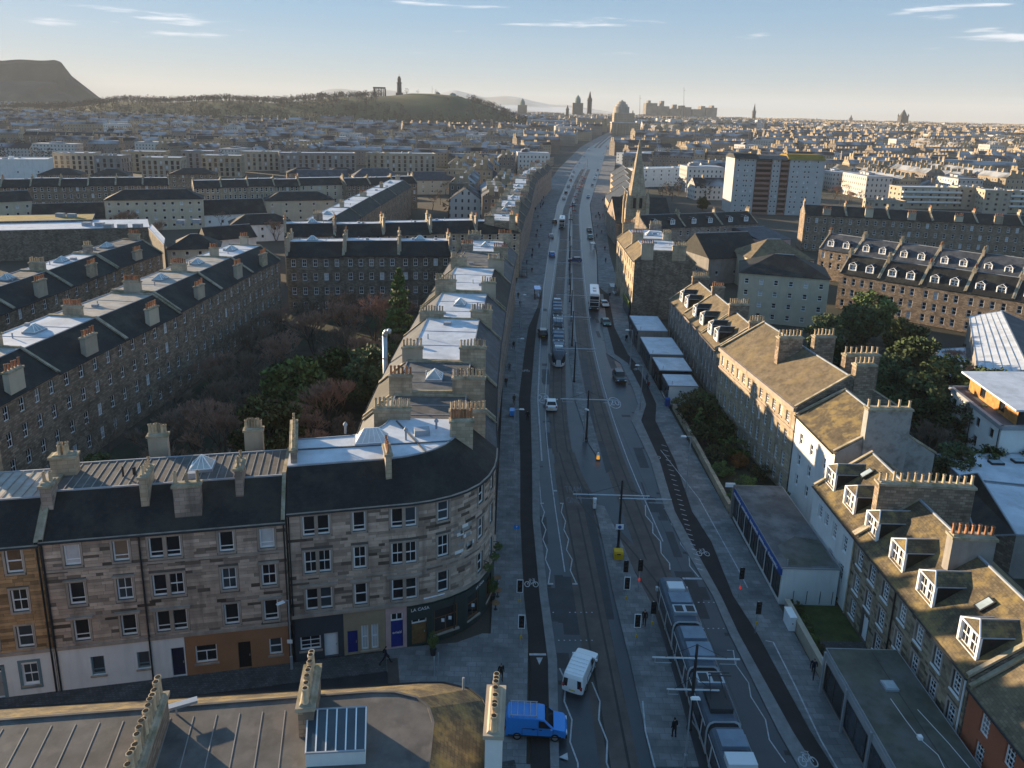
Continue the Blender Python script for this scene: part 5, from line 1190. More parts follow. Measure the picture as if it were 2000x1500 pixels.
# tower block
def tower():
    a = at_depth(1436, 309, 372); b = at_depth(1612, 312, 372); h = a.z; x0, x1 = a.x, b.x; y = 372.0; w = x1-x0
    t = thing('tower_block', 'white tower block with red brown balcony strips and roof end tinted as sunlit', 'tower block', ((x0+x1)/2, y, 0))
    segs = [(0, .24, 'render_tower', 0), (.24, .42, 'tower_brown', .8), (.42, .515, 'render_tower', .2), (.515, .61, 'tower_brown', .8), (.61, 1.0, 'render_tower', -.6)]
    ws = {0: [(.1, .7), (.22, .7)], 4: []}
    n = 11; fl = h/n
    for i, (s0, s1, wm, rec) in enumerate(segs):
        p = Path([(x0+w*s0, y+rec), (x0+w*s1, y+rec)]); L = p.L; hole = []
        if wm == 'render_tower': us = ([L*.2, L*.5, L*.62, L*.85] if i == 0 else [L*.12, L*.25, L*.45, L*.56, L*.8]) if i != 2 else [L*.28, L*.72]
        else: us = []
        wins = [(u, f*fl+.9, .9, 1.25) for u in us for f in range(n)]
        wall(t, p, 0, h, [(u-.45, u+.45, z, z+1.25) for u, z, *_ in wins], wm, name='facade_strip')
        for u, z, ww, hh in wins: window(t, p, u, z, ww, hh, 'tilt')
        if wm == 'tower_brown':
            for f in range(n):
                k = MB(); q = x0+w*s0, x0+w*s1; k.box(q[0]+.1, q[1]-.1, y-.5, y+.78, f*fl, f*fl+.18); k.box(q[0]+.1, q[1]-.1, y-.5, y-.4, f*fl+.18, f*fl+1.15); k.build('balcony', 'tower_balcony', t)
                k = MB(); k.box(q[0]+.5, q[1]-.5, y+.72, y+.79, f*fl+1.0, f*fl+2.3); k.build('window', 'glass', t, uv=False)
    m = MB(); m.box(x0, x0+w*.24, y+.4, y+16, 0, h-.02); m.box(x0+w*.24, x1-.01, y+1.0, y+15, 0, h-.03); m.box(x1-w*.39, x1, y-.2, y+16.5, 0, h-.01); m.build('side_wall', 'render_tower', t)
    for s0, s1, mm, dz in ((0, .26, 'slate', 2.2), (.26, .62, 'felt_brown', 1.6), (.60, 1.0, 'roof_sunlit_ochre', 2.4)):
        k = MB(); X0, X1 = x0+w*s0-.4, x0+w*s1+.4; k.loft([[(X0, y-1.2, h), (X1, y-1.2, h), (X1, y+17, h), (X0, y+17, h)], [(X0+.4, y+4, h+dz), (X1-.4, y+4, h+dz), (X1-.4, y+12, h+dz), (X0+.4, y+12, h+dz)]]); k.build('roof', mm, t)
mat('roof_sunlit_ochre', (.26, .17, .03), .9, .2, .3)  # ochre base colour paints the low sun's gold onto the end roof
tower()
# modern and industrial buildings right of the gardens
def mono(name, label, pts, z, wm, roofm, cat, h0=0.0, seamn=0):
    """walls dropped from a roof outline given as pixel corners with heights"""
    P_ = [G(x, y, hh) for (x, y, hh) in pts]; c = sum(P_, Vector((0, 0, 0)))/len(P_); t = thing(name, label, cat, (c.x, c.y, 0)); m = MB()
    for a, b in zip(P_, P_[1:]+P_[:1]): m.poly([(a.x, a.y, h0-.1), (b.x, b.y, h0-.1), (b.x, b.y, b.z), (a.x, a.y, a.z)])
    m.build('wall', wm, t); m = MB(); m.poly([(p.x, p.y, p.z+.03) for p in P_]); m.build('roof', roofm, t)
    k = MB()
    for a, b in zip(P_, P_[1:]+P_[:1]): k.tube((a.x, a.y, a.z+.04), (b.x, b.y, b.z+.04), .1, n=4)
    k.build('roof_edge', 'lead_flash', t, uv=False)
    if seamn:
        for i in range(1, seamn):
            s = i/seamn; a = P_[0].lerp(P_[1], s); b = P_[3].lerp(P_[2], s); k = MB(); k.tube((a.x, a.y, a.z+.05), (b.x, b.y, b.z+.05), .05, n=4); k.build('seam', 'steel_galv', t, uv=False)
    return t
mono('shed_building', 'pale ribbed metal shed roof sloping beside the gardens', [(1893, 618, 7), (1955, 608, 8.5), (2010, 722, 8.5), (1912, 735, 7)], 0, 'render_grey', 'lead_frost', 'shed', seamn=6)
mono('shed_building', 'far slope of the pale ribbed metal shed', [(1956, 607, 8.5), (2070, 660, 6), (2120, 770, 6), (2011, 722, 8.5)], 0, 'render_grey', 'slate_blue', 'shed')
mono('lean_to', 'low frosted lean-to roof against the metal shed', [(1828, 683, 3.6), (1884, 679, 4.2), (1888, 756, 4.2), (1846, 770, 3.6)], 0, 'fence_wood', 'lead_frost', 'shed')
mono('lean_to', 'brown corrugated lean-to between the frosted roof and metal shed', [(1885, 680, 4.3), (1908, 678, 5), (1911, 738, 5), (1889, 752, 4.3)], 0, 'fence_wood', 'felt_brown', 'shed')
def white_block():
    el, er = (1857, 757), (1957, 835); h = 8.6; a, b = G(*el, h), G(*er, h); c = G(2080, 835, h); A, B, C = Vector((a.x, a.y)), Vector((b.x, b.y)), Vector((c.x, c.y)); D = A+(C-B)
    t = thing('apartment_block', 'white rendered angular block with timber penthouse and square windows', 'flats', (A.x, A.y, 0)); p = Path([tuple(A), tuple(B)]); L = p.L
    wins = [(u, z, 1.1, 1.35) for u in (L*.12, L*.34, L*.6, L*.85) for z in (1.0, 3.6, 6.2)]
    wall(t, p, -.1, h, [(u-w/2, u+w/2, z, z+hh) for u, z, w, hh in wins], 'render_white')
    for u, z, w, hh in wins: window(t, p, u, z, w, hh, 'plain', True, 'glass', 'paint_grey')
    p2_ = Path([tuple(B), tuple(C)]); wall(t, p2_, -.1, h, [], 'render_white', name='side_wall'); p3_ = Path([tuple(D), tuple(A)]); wall(t, p3_, -.1, h, [], 'render_white', name='side_wall')
    m = MB(); q = lambda v, z: (v.x, v.y, z); m.poly([q(A, h), q(B, h), q(C, h), q(D, h)]); m.build('roof', 'felt_grey', t)
    k = MB()
    for P_, Q_ in ((A, B), (B, C), (D, A)): e = (Q_-P_).normalized(); k.obox((P_+Q_)/2, e, (Q_-P_).length+.3, .5, h-.3, h+.25)
    k.build('parapet', 'paint_grey', t)
    i0 = A+(C-B).normalized()*2.2+(B-A).normalized()*1.0; i1 = B+(C-B).normalized()*2.2-(B-A).normalized()*.6; i2 = i1+(C-B); i3 = i0+(C-B)
    pp = Path([tuple(i0), tuple(i1)]); pw = [(pp.L*.3, h+.35, 1.4, 1.6), (pp.L*.7, h+.35, 1.4, 1.6)]
    wall(t, pp, h, h+2.3, [(u-w/2, u+w/2, z, z+hh) for u, z, w, hh in pw], 'timber_gold', name='penthouse_wall')
    for u, z, w, hh in pw: window(t, pp, u, z, w, hh, 'twin', True, 'glass', 'steel_dark')
    m = MB(); o = 1.0; e = (B-A).normalized(); f = (C-B).normalized(); J = [i0-e*o-f*o, i1+e*o-f*o, i2+e*o, i3-e*o]; m.loft([[q(v, h+2.3) for v in J], [q(v, h+2.55) for v in J]]); m.build('penthouse_roof', 'lead_frost', t)
    for u in (L*.02, L*.48, L*.98): pipe(t, P3(p, u, 0, .1), 0, h, .06)
    b_ = MB(); cc = B+f*3; b_.obox(cc-e*.0+Vector((e.x, e.y))*.25, f, .9, .35, 2.2, 3.0); b_.build('condenser_unit', 'paint_white', t, uv=False)
white_block()
mono('flat_roof_building', 'broad frosted flat roof with rooflights beyond the stone row', [(1828, 888, 5.0), (2080, 886, 5.0), (2120, 960, 5.0), (1880, 935, 5.0)], 0, 'render_grey', 'lead_frost', 'building')
mono('flat_roof_building', 'pale frosted annex roof angled behind the stone row chimneys', [(1882, 938, 5.0), (2120, 965, 5.0), (2120, 1050, 5.0), (1985, 1045, 5.0)], 0, 'render_grey', 'lead_frost', 'building')
mono('annex', 'dark gabled annex behind the long chimney wall', [(1870, 930, 4.6), (1910, 925, 7.0), (1985, 1045, 7.0), (1905, 1048, 4.6)], 0, 'rubble_dark', 'slate', 'annex')
for x, y in ((1890, 898), (1945, 905), (1990, 902)):
    p = G(x, y, 5.05); t = thing('rooflight', 'small square rooflight on the broad frosted flat roof', 'rooflight', (p.x, p.y, 5.03), group='rooflights on the frosted roof'); m = MB(); m.obox((p.x, p.y), (1, 0), 1.6, 1.0, 5.03, 5.3); m.build('kerb', 'steel_dark', t, uv=False); m = MB(); m.obox((p.x, p.y), (1, 0), 1.4, .8, 5.3, 5.34); m.build('pane', 'skylight_glass', t, uv=False)
# modern flats further right
for i, (xl, xr, y, h, mm) in enumerate(((1705, 1770, 392, 9, 'slate_blue'), (1762, 1878, 366, 11.5, 'lead_frost'), (1872, 1922, 366, 12, 'lead_frost'), (1925, 1975, 372, 12, 'lead_frost'), (1972, 2060, 374, 11.5, 'lead_frost'))):
    t, A, B, nn = block('apartment_block', ('tan brick apartment block with white balcony bands' if i in (1, 4) else 'tan brick stair block between white balcony bands'), (xl, y), (xr, y+2), h, 12, 1.0, 'harl_tan', mm, (1.2, 4.0, 6.8, 9.4) if h > 10 else (1.2, 4.0, 6.4), max(2, int((xr-xl)/16)), group='tan apartment blocks with balconies', flat=True, w=1.4, hh=1.4, frame='paint_grey')
    if i in (1, 4):
        for z in (3.2, 6.0, 8.8):
            k = MB(); d = (B-A).normalized(); k.obox((A+B)/2-nn*.8, d, (B-A).length-.4, 1.5, z, z+.9); k.build('balcony', 'render_white', t)
for i, (xl, xr, y, h) in enumerate(((1700, 1800, 345, 12), (1800, 1905, 343, 12), (1900, 2020, 346, 12))):
    block('apartment_block', 'grey stone modern block with flat frosted roof behind the balcony flats', (xl, y), (xr, y+3), h, 14, 1, 'ashlar_grey', 'lead_frost', (1.2, 4.2, 7.2, 9.6), 6, group='grey modern blocks', flat=True, w=1.3, hh=1.5)
block('office_block', 'white office block with blue ground floor right of the church', (1240, 331), (1357, 328), 12, 14, 1, 'render_white', 'lead_frost', (4.2, 7.0, 9.6), 8, cat='office', flat=True, w=1.3, hh=1.5)
block('office_block', 'smaller pale office block with frosted roof behind the white offices', (1228, 300), (1312, 297), 12, 14, 1, 'render_white', 'lead_frost', (4.2, 7.0, 9.6), 7, cat='office', flat=True, w=1.3, hh=1.5)
# gabled street block beyond the church
for i, y in enumerate((300, 330, 365, 400, 440)):
    x = interp([(38, 290), (46, 330), (55, 400), (62, 460), (80, 610)], y)
    ridge_house('tenement', 'gabled stone street building beyond the church with sunlit slopes', [(x, y+28), (x-1.5, y)], 14, 12, 4.5, 'slate_blue', cat='tenement', wm='ashlar_tan', bm='ashlar_tan', group='gabled street blocks beyond the church', near=False, wins=[(u, z, 1.0, 1.7) for u in (3, 8, 13, 18, 24) for z in (4.5, 8)], style='sash')
# left-hand middle distance
block('apartment_block', 'white and grey apartment block with black hipped roof behind the green roofed school', (203, 391), (396, 388), 11.5, 12, 3.2, 'render_cream', 'slate', (1, 3.8, 6.6, 9.2), 11, w=1.1)
block('house_block', 'white and stone house with slate hipped roof beside the courtyard rows', (326, 487), (428, 484), 8, 11, 3.2, 'render_cream', 'slate', (1, 3.6, 6.0), 4, cat='house')
block('hall', 'slate roofed hall with white gable in the middle distance', (405, 470), (500, 462), 5.5, 10, 3.5, 'render_white', 'slate', (1.5,), 4, cat='hall', hip=False)
block('house_block', 'white house with broad slate hipped roof above bare trees', (450, 440), (572, 436), 6, 11, 3.0, 'render_white', 'slate', (1.0, 3.6), 5, cat='house')
block('house_block', 'cream house with dark hipped roof in front of the stone terrace', (518, 392), (652, 390), 9, 12, 3.0, 'render_cream', 'slate', (1.0, 3.8, 6.6), 5, cat='house')
block('house_block', 'cream gabled house at the edge beside the school', (-40, 396), (62, 391), 9.5, 12, 3.2, 'render_cream', 'slate', (1.0, 3.8, 6.6), 5, cat='house', hip=False)
block('hall', 'long low black roof with small rooflights between the pale blocks', (62, 430), (204, 425), 5, 14, 5, 'render_grey', 'slate', (1.5,), 5, cat='hall', hip=False)
block('hall', 'long low black roof beside the white apartment block', (396, 420), (520, 415), 5, 14, 5, 'render_white', 'slate', (1.5,), 5, cat='hall', hip=False)
# school with planted roofs
for i, (pts, rm) in enumerate((([(-60, 452), (292, 444), (288, 428), (-60, 434)], 'lead_frost'), ([(-60, 434), (180, 429), (185, 418), (-60, 422)], 'roof_sedum'), ([(290, 446), (320, 478), (322, 466), (296, 438)], 'lead_frost'))):
    if i == 0: mat('roof_sedum', (.26, .19, .06), .95, .3, .3)
    t = mono('school', ('flat roofed school with frosted decks and roof plant', 'school wing with ochre planted roof', 'narrow school link with pale roof edge')[i], [(x, y, 9.0+i*.6) for x, y in pts], 0, 'rubble_dark', rm, 'school')
    c = G((pts[0][0]+pts[1][0])/2+100, pts[0][1]-8, 9.0+i*.6)
    for k in range(5 if i == 0 else 2):
        m = MB(); m.obox((c.x+k*4-8, c.y+RND.uniform(-1, 2)), (1, 0), 2.5, 1.6, c.z, c.z+1.2); m.build('plant_housing', 'lead_flash', t)
def pt2(labels, e0, e1, h, n, wm, rows, ncol, group, roofm='slate', tops='lead_frost', depth=11, frm=None): 
    a = G(*e0, h); b = G(*e1, h); fr = [(a.x+(b.x-a.x)*i/n, a.y+(b.y-a.y)*i/n) for i in range(n+1)]
    return row('tenement', labels, fr, depth, h, 2.8, (.45, .75), wm, wm, (roofm,), (tops,), rows, ncol, group=group, pots=5, sides=(.5,), chh=.9, sky=0, frm=frm)
pt2(['dark stone tenement row with tan gables left of the white apartment block'], (-60, 366), (330, 361), 12.5, 7, 'rubble_brown', (4.4, 7.5, 10.4), 4, 'dark stone row in the middle distance')
pt2(['tan stone tenement row behind the cream houses'], (378, 367), (586, 363), 12.5, 4, 'ashlar_tan', (4.4, 7.5, 10.4), 5, 'tan stone row in the middle distance')
pt2(['cream rendered tenement end of the tan stone row'], (586, 362), (676, 360), 12.5, 1, 'render_cream', (4.4, 7.5, 10.4), 6, None)
pt2(['stone tenement row with slate roof among bare trees'], (676, 362), (815, 358), 12.5, 3, 'rubble_brown', (4.4, 7.5, 10.4), 5, 'stone row among bare trees')
XS = [(102, 182, 299), (183, 236, 304), (235, 322, 296), (274, 352, 308), (352, 416, 295), (392, 470, 304), (468, 545, 296), (545, 695, 299), (714, 752, 299), (752, 851, 300)]
for i, (a, b, y) in enumerate(XS):
    block('apartment_block', 'beige modern apartment block with flat frosted roof and dark window strips', (a, y), (b, y+1), 14, 16, 1, ('harl_tan', 'render_grey', 'ashlar_tan')[i % 3], 'lead_frost', (.9, 3.9, 6.9, 9.9), max(3, int((b-a)/11)), group='beige modern apartment blocks', flat=True, w=1.7, hh=2.4, frame='steel_dark')
for i, (a, b, y, h) in enumerate(((72, 158, 341, 8), (176, 250, 342, 8), (330, 420, 340, 8), (560, 625, 338, 8), (636, 700, 338, 8))):
    block('house_block', 'brown brick flats with low dark hipped roof below the modern blocks', (a, y), (b, y), h, 14, 3, 'rubble_brown', 'slate', (1.0, 3.6, 6.0), 5, group='brown brick flats', cat='flats')
block('warehouse', 'white and red panelled building at the edge below the crags', (-30, 312), (92, 312), 12, 20, 1, 'render_white', 'lead_frost', (4,), 3, cat='building', flat=True)
for i, (a, b, y) in enumerate(((580, 680, 337), (690, 780, 333), (800, 905, 340), (910, 985, 335))):
    block('house_block', 'pale gabled housing block with slate roof in the middle distance', (a, y+12), (b, y+12), 8, 12, 4.5, 'render_cream', 'slate_blue', (1, 3.8, 6.2), 6, group='pale gabled housing', cat='flats', hip=bool(i % 2))
for i, (a, b, y, z) in enumerate(((-40, 285, 262, 14), (290, 560, 270, 13), (-60, 285, 246, 13), (560, 700, 268, 13), (330, 520, 257, 13))):
    e = G(a, y, z); f = G(b, y+4, z); n = max(3, int((f-e).length/22)); fr = [(e.x+(f.x-e.x)*k/n, e.y+(f.y-e.y)*k/n) for k in range(n+1)]
    if e.y > 1200: continue
    row('tenement', ['distant brown tenement row below the wooded hill'], fr, 12, z, 3, (.45, .75), 'rubble_brown', 'rubble_brown', ('slate',), ('lead_frost',), (4.4, 7.5, 10.4), 5, group='distant brown tenement rows', pots=4, sides=(.5,), chh=.8, sky=0)
# ---------------------------------------------------------------- vehicles
def wheel_meshes(r):
    def f():
        m = MB(); n = 14
        for a, b, ra, rb in ((-.11, .11, r, r),): m.tube((a, 0, 0), (b, 0, 0), ra, rb, n)
        t = m.mesh('tyre', ('tyre',), uv=False); m = MB(); m.tube((-.115, 0, 0), (.115, 0, 0), r*.62, r*.62, 10); return t, m.mesh('rim', ('rim',), uv=False)
    return cached(('wh', r), f)
def vehicle(name, prof, hw, paint, sides, screen, rear, wheels, r=.32, tumble=.16, zt=.95, ztop=1.5, roof_extra=None, lights=True, side_rear=()):
    """prof: (y,z) outline, front at +y, anticlockwise from rear bottom; sides: side-glass polygons; screen/rear: index pairs of the profile for front and rear glass"""
    root = thing(name, name, 'car'); k = lambda z: 1-tumble*max(0.0, (z-zt)/(ztop-zt)) if ztop > zt else 1
    cy_ = sum(p[0] for p in prof)/len(prof); cz = sum(p[1] for p in prof)/len(prof); m = MB(); rings = []
    for x, s in ((-hw, .925), (-hw+.03, .965), (-hw+.1, .99), (-hw*.6, 1.008), (0, 1.015), (hw*.6, 1.008), (hw-.1, .99), (hw-.03, .965), (hw, .925)): rings.append([(x*k(z), cy_+(y-cy_)*s, cz+(z-cz)*s) for y, z in prof])
    m.loft(rings); m.build('body', paint, root, uv=False, smooth=False)
    for poly in sides:
        for s in (-1, 1): g = MB(); g.poly([(s*(hw*k(z)+.012), y, z) for y, z in poly]); g.build('window', 'glass', root, uv=False)
    for nm, seg, inset in (('windscreen', screen, .1), ('rear_window', rear, .12)):
        if not seg: continue
        (y0, z0), (y1, z1) = prof[seg[0]], prof[seg[1]]; d = Vector((y1-y0, z1-z0)); n = Vector((d.y, -d.x)).normalized()*.022
        if n.x*(1 if nm == 'windscreen' else -1) < 0: n = -n
        a = Vector((y0, z0))+d*.06+n; b = Vector((y0, z0))+d*.94+n; g = MB(); wa, wb = hw*k(a.y)-inset, hw*k(b.y)-inset
        g.poly([(-wa, a.x, a.y), (wa, a.x, a.y), (wb, b.x, b.y), (-wb, b.x, b.y)]); g.build(nm, 'glass', root, uv=False)
    ty, ri = wheel_meshes(r)
    for y in wheels:
        for s in (-1, 1):
            e = put('wheel', ty, root, (s*(hw-.1), y, r)); put('rim', ri, e)
    yf = max(p[0] for p in prof); yr = min(p[0] for p in prof)
    if lights:
        for s in (-1, 1):
            g = MB(); g.box(s*hw*.72-.16, s*hw*.72+.16, yf-.12, yf+.015, .62, .8); g.build('headlight', 'headlamp', root, uv=False)
            g = MB(); g.box(s*hw*.82-.09, s*hw*.82+.09, yr-.015, yr+.12, .75, 1.05); g.build('tail_light', 'car_red', root, uv=False)
            g = MB(); g.box(s*(hw+.1)-.09, s*(hw+.1)+.09, prof[screen[0]][0]-.25 if screen else yf-1, (prof[screen[0]][0]-.12) if screen else yf-.9, 1.0, 1.16); g.build('mirror', paint, root, uv=False)
        g = MB(); g.box(-.26, .26, yr-.02, yr+.05, .5, .62); g.build('number_plate', 'plate', root, uv=False)
        g = MB(); g.box(-hw+.05, hw-.05, yf-.1, yf+.02, .3, .5); g.build('bumper', 'tyre', root, uv=False)
    return root
HATCH = [(-1.95, .3), (1.95, .3), (2.02, .6), (1.95, .78), (1.05, .98), (.35, 1.44), (-1.1, 1.48), (-1.75, 1.05), (-2.0, .9)]
SALOON = [(-2.2, .3), (2.15, .3), (2.22, .6), (2.1, .8), (1.05, .95), (.35, 1.42), (-1.0, 1.42), (-1.65, 1.02), (-2.2, .95)]
SUV = [(-2.2, .38), (2.15, .38), (2.25, .75), (2.1, 1.0), (1.1, 1.1), (.45, 1.68), (-1.6, 1.72), (-2.1, 1.2), (-2.25, .9)]
TAXI = [(-2.25, .3), (2.25, .3), (2.3, .65), (2.1, .95), (1.1, 1.08), (.55, 1.72), (-1.3, 1.76), (-1.9, 1.15), (-2.28, 1.0)]
VAN = [(-2.3, .32), (2.25, .32), (2.35, .7), (2.2, .95), (1.35, 1.12), (.6, 1.78), (.2, 1.86), (-2.15, 1.86), (-2.28, 1.6), (-2.34, .8)]
SG = {'hatch': [[(.85, .98), (.3, 1.38), (-.25, 1.4), (-.25, .98)], [(-.33, .98), (-.33, 1.4), (-1.0, 1.4), (-1.45, 1.05)]],
      'saloon': [[(.85, .97), (.3, 1.36), (-.2, 1.36), (-.2, .97)], [(-.28, .97), (-.28, 1.36), (-.9, 1.36), (-1.35, 1.02)]],
      'suv': [[(.95, 1.1), (.42, 1.6), (-.2, 1.62), (-.2, 1.1)], [(-.28, 1.1), (-.28, 1.62), (-1.5, 1.62), (-1.85, 1.15)]],
      'taxi': [[(.95, 1.1), (.5, 1.64), (-.1, 1.66), (-.1, 1.1)], [(-.2, 1.1), (-.2, 1.66), (-1.2, 1.66), (-1.6, 1.15)]],
      'van': [[(1.15, 1.15), (.6, 1.66), (.2, 1.7), (.2, 1.15)]]}
def make_car(kind, paint):
    prof = dict(hatch=HATCH, saloon=SALOON, suv=SUV, taxi=TAXI, van=VAN)[kind]
    if kind == 'van':
        r = vehicle('van', prof, .92, paint, SG['van'], (4, 5), (8, 9), (1.45, -1.4), .33, .14, 1.1, 1.86)
        for sx in (-1, 1):
            for y0, y1, z0, z1 in ((.14, .17, .45, 1.72), (-1.05, -1.02, .45, 1.72), (1.28, 1.31, .45, 1.1), (-2.1, 1.9, .36, .46), (-1.0, .1, 1.05, 1.08)): m = MB(); m.box(sx*.93-.012, sx*.93+.012, y0, y1, z0, z1 if z1 < 1.1 else 1.08); m.build('trim', 'tyre', r, uv=False)
            for y in (.35, -.2): m = MB(); m.box(sx*.94-.02, sx*.94+.02, y-.1, y+.1, .98, 1.02); m.build('handle', 'tyre', r, uv=False)
        for i in range(5):
            m = MB(); y = -1.9+i*.45; m.box(-.72, .72, y-.025, y+.025, 1.88, 1.92); m.build('roof_rib', paint, r, uv=False)
        return r
    return vehicle('car', prof, .9 if kind != 'suv' else .95, paint, SG[kind], (4, 5), (6, 7), (1.3, -1.3), .31 if kind != 'suv' else .36, .2, 1.0, prof[6][1])
PROTO = {}
def car(kind, paint, px, py, rz, label, cat=None, group=None, z=0.0, name=None, world=None):
    key = (kind, paint); p = world or tuple(G(px, py, z))[:2]
    if key not in PROTO: o = PROTO[key] = make_car(kind, paint)
    else: o = copy_tree(PROTO[key])
    o.location = (p[0], p[1], z+base_z(p[1])+.012); o.rotation_euler = (0, 0, math.radians(rz)); o.name = name or ('van' if kind == 'van' else 'taxi' if kind == 'taxi' else 'car')
    o['label'] = label; o['category'] = cat or ('van' if kind == 'van' else 'taxi' if kind == 'taxi' else 'car')
    if group: o['group'] = group
    elif 'group' in o: del o['group']
    KIDS.setdefault(o.name, KIDS.get(o.name, [])); return o
_ct = copy_tree
def copy_tree(o, parent=None):
    c = o.copy(); COL.objects.link(c)
    kids = list(KIDS.get(o.name, []))
    if parent: adopt(c, parent)
    for ch in kids: copy_tree(ch, c)
    return c
v = car('van', 'car_white', 1133, 1322, -22, 'white small van with ribbed roof turning out across the road')
PROTO.pop(('van', 'car_white'))
bv = car('van', 'car_blue', 1046, 1428, -92, 'bright blue van with roof rack leaving the side street', z=.1)
def rack(root):
    o = MB()
    for s in (-.7, .7): o.tube((s, -2.0, 2.02), (s, .1, 2.02), .035, n=5)
    for i in range(5): o.tube((-.7, -1.9+i*.48, 2.04), (.7, -1.9+i*.48, 2.04), .028, n=5)
    for s in (-.7, .7):
        for y in (-1.8, 0): o.tube((s, y, 1.84), (s, y, 2.02), .03, n=5)
    e = o.mesh('roof_rack', ('steel_galv',), uv=False); put('roof_rack', e, root)
rack(bv)
car('hatch', 'car_white', 1076, 796, 0, 'white hatchback driving beside the tram island roundel marking')
car('taxi', 'car_black', 1209, 742, 184, 'black taxi coming down the right lane past the low shops')
car('suv', 'car_black', 1060, 656, 2, 'dark boxy car following the left lane beside the tram')
car('suv', 'car_dblue', 1123, 512, 88, 'dark blue car turning across the tram tracks at the far junction')
car('hatch', 'car_blue', 1078, 500, 2, 'small bright blue car at the far junction')
car('saloon', 'car_silver', 1076, 464, 2, 'silver car ahead of the bright blue car')
car('suv', 'car_black', 1083, 436, 3, 'dark van-like car beside the far bus')
car('hatch', 'car_green', 1183, 635, 184, 'green car parked beside the cycle track behind the near bus')
car('saloon', 'car_silver', 1180, 598, 184, 'silver car parked in the bay behind the green car')
car('saloon', 'car_black', 1151, 452, 184, 'black car parked below the church spire'); car('hatch', 'car_green', 1153, 466, 184, 'dark green car parked below the church spire')
car('hatch', 'car_black', 1120, 402, 184, 'distant black hatchback in the right lane beyond the church')
for i, (y, side, kd, pt) in enumerate(((420, 0, 'hatch', 'car_white'), (450, 0, 'saloon', 'car_black'), (492, 0, 'suv', 'car_silver'), (540, 0, 'hatch', 'car_red'), (580, 0, 'van', 'car_white'), (620, 0, 'saloon', 'car_silver'), (430, 1, 'saloon', 'car_silver'), (505, 1, 'hatch', 'car_black'), (560, 1, 'van', 'car_white'), (600, 1, 'hatch', 'car_white'), (650, 1, 'saloon', 'car_black'), (690, 0, 'hatch', 'car_white'), (720, 0, 'saloon', 'car_red'), (760, 1, 'van', 'car_white'), (800, 0, 'hatch', 'car_silver'), (850, 1, 'saloon', 'car_white'), (900, 0, 'van', 'car_white'), (960, 1, 'hatch', 'car_red'))):
    x = interp(E2, y)+2.4 if side == 0 else interp(R1, y)-2.2
    car(kd, pt, 0, 0, -6 if side == 0 else 174, 'tiny distant %s %s in the %s lane of the far road' % (pt[4:], 'van' if kd == 'van' else 'car', 'outbound' if side else 'inbound'), group='distant traffic', world=(x, y))
def make_bus():
    r = thing('bus', 'bus', 'bus'); w, L, H = 1.27, 10.8, 4.25; m = MB(); rings = []
    sec = [(-w+.05, .3), (w-.05, .3), (w, .6), (w, H-.35), (w-.18, H-.05), (w-.5, H), (-w+.5, H), (-w+.18, H-.05), (-w, H-.35), (-w, .6)]
    for y, s in ((0, .94), (-.25, 1), (-L+.2, 1), (-L, .95)): rings.append([(x*s, y, (z-2)*s+2) for x, z in sec])
    m.loft(rings); m.build('body', 'car_white', r, uv=False)
    for z0, z1, nm in ((1.15, 2.05, 'windscreen'), (2.75, 3.6, 'upper_windscreen')): m = MB(); m.box(-w+.2, w-.2, -.02, .03, z0, z1); m.build(nm, 'glass', r, uv=False)
    m = MB(); m.box(-w+.2, w-.2, -.02, .025, 2.2, 2.6); m.build('destination_blind', 'paint_black', r, uv=False)
    m = MB(); m.box(-w+.12, w-.12, -.02, .025, .42, 1.05); m.build('front_panel', 'paint_dkgreen', r, uv=False)
    for s in (-1, 1):
        for z0, z1 in ((1.35, 2.1), (2.8, 3.5)):
            for i in range(6): y = -.7-i*1.62; m = MB(); m.box(s*w-.01, s*w+.014, y-1.5, y, z0, z1); m.build('window', 'glass', r, uv=False)
        g = MB(); g.box(s*.85-.16, s*.85+.16, 0, .04, .5, .72); g.build('headlight', 'headlamp', r, uv=False)
        g = MB(); g.box(s*(w+.14)-.08, s*(w+.14)+.08, .0, .12, 1.7, 2.1); g.build('mirror', 'paint_black', r, uv=False)
    ty, ri = wheel_meshes(.48)
    for y in (-2.4, -8.2):
        for s in (-1, 1): e = put('wheel', ty, r, (s*(w-.12), y, .48)); put('rim', ri, e)
    for y in (-3, -6): m = MB(); m.box(-.4, .4, y-.5, y+.5, H-.02, H+.08); m.build('roof_hatch', 'lead_flash', r, uv=False)
    return r
def place_bus(o, px, py, rz, label):
    p = G(px, py); o.location = (p.x, p.y, .012); o.rotation_euler = (0, 0, math.radians(rz)); o['label'] = label; o['category'] = 'bus'
b1_ = make_bus(); b2_ = copy_tree(b1_); place_bus(b1_, 1160, 607, 175, 'white double deck bus stopping beside the right hand kerb'); place_bus(b2_, 1097, 447, 176, 'white double deck bus further up the left carriageway')
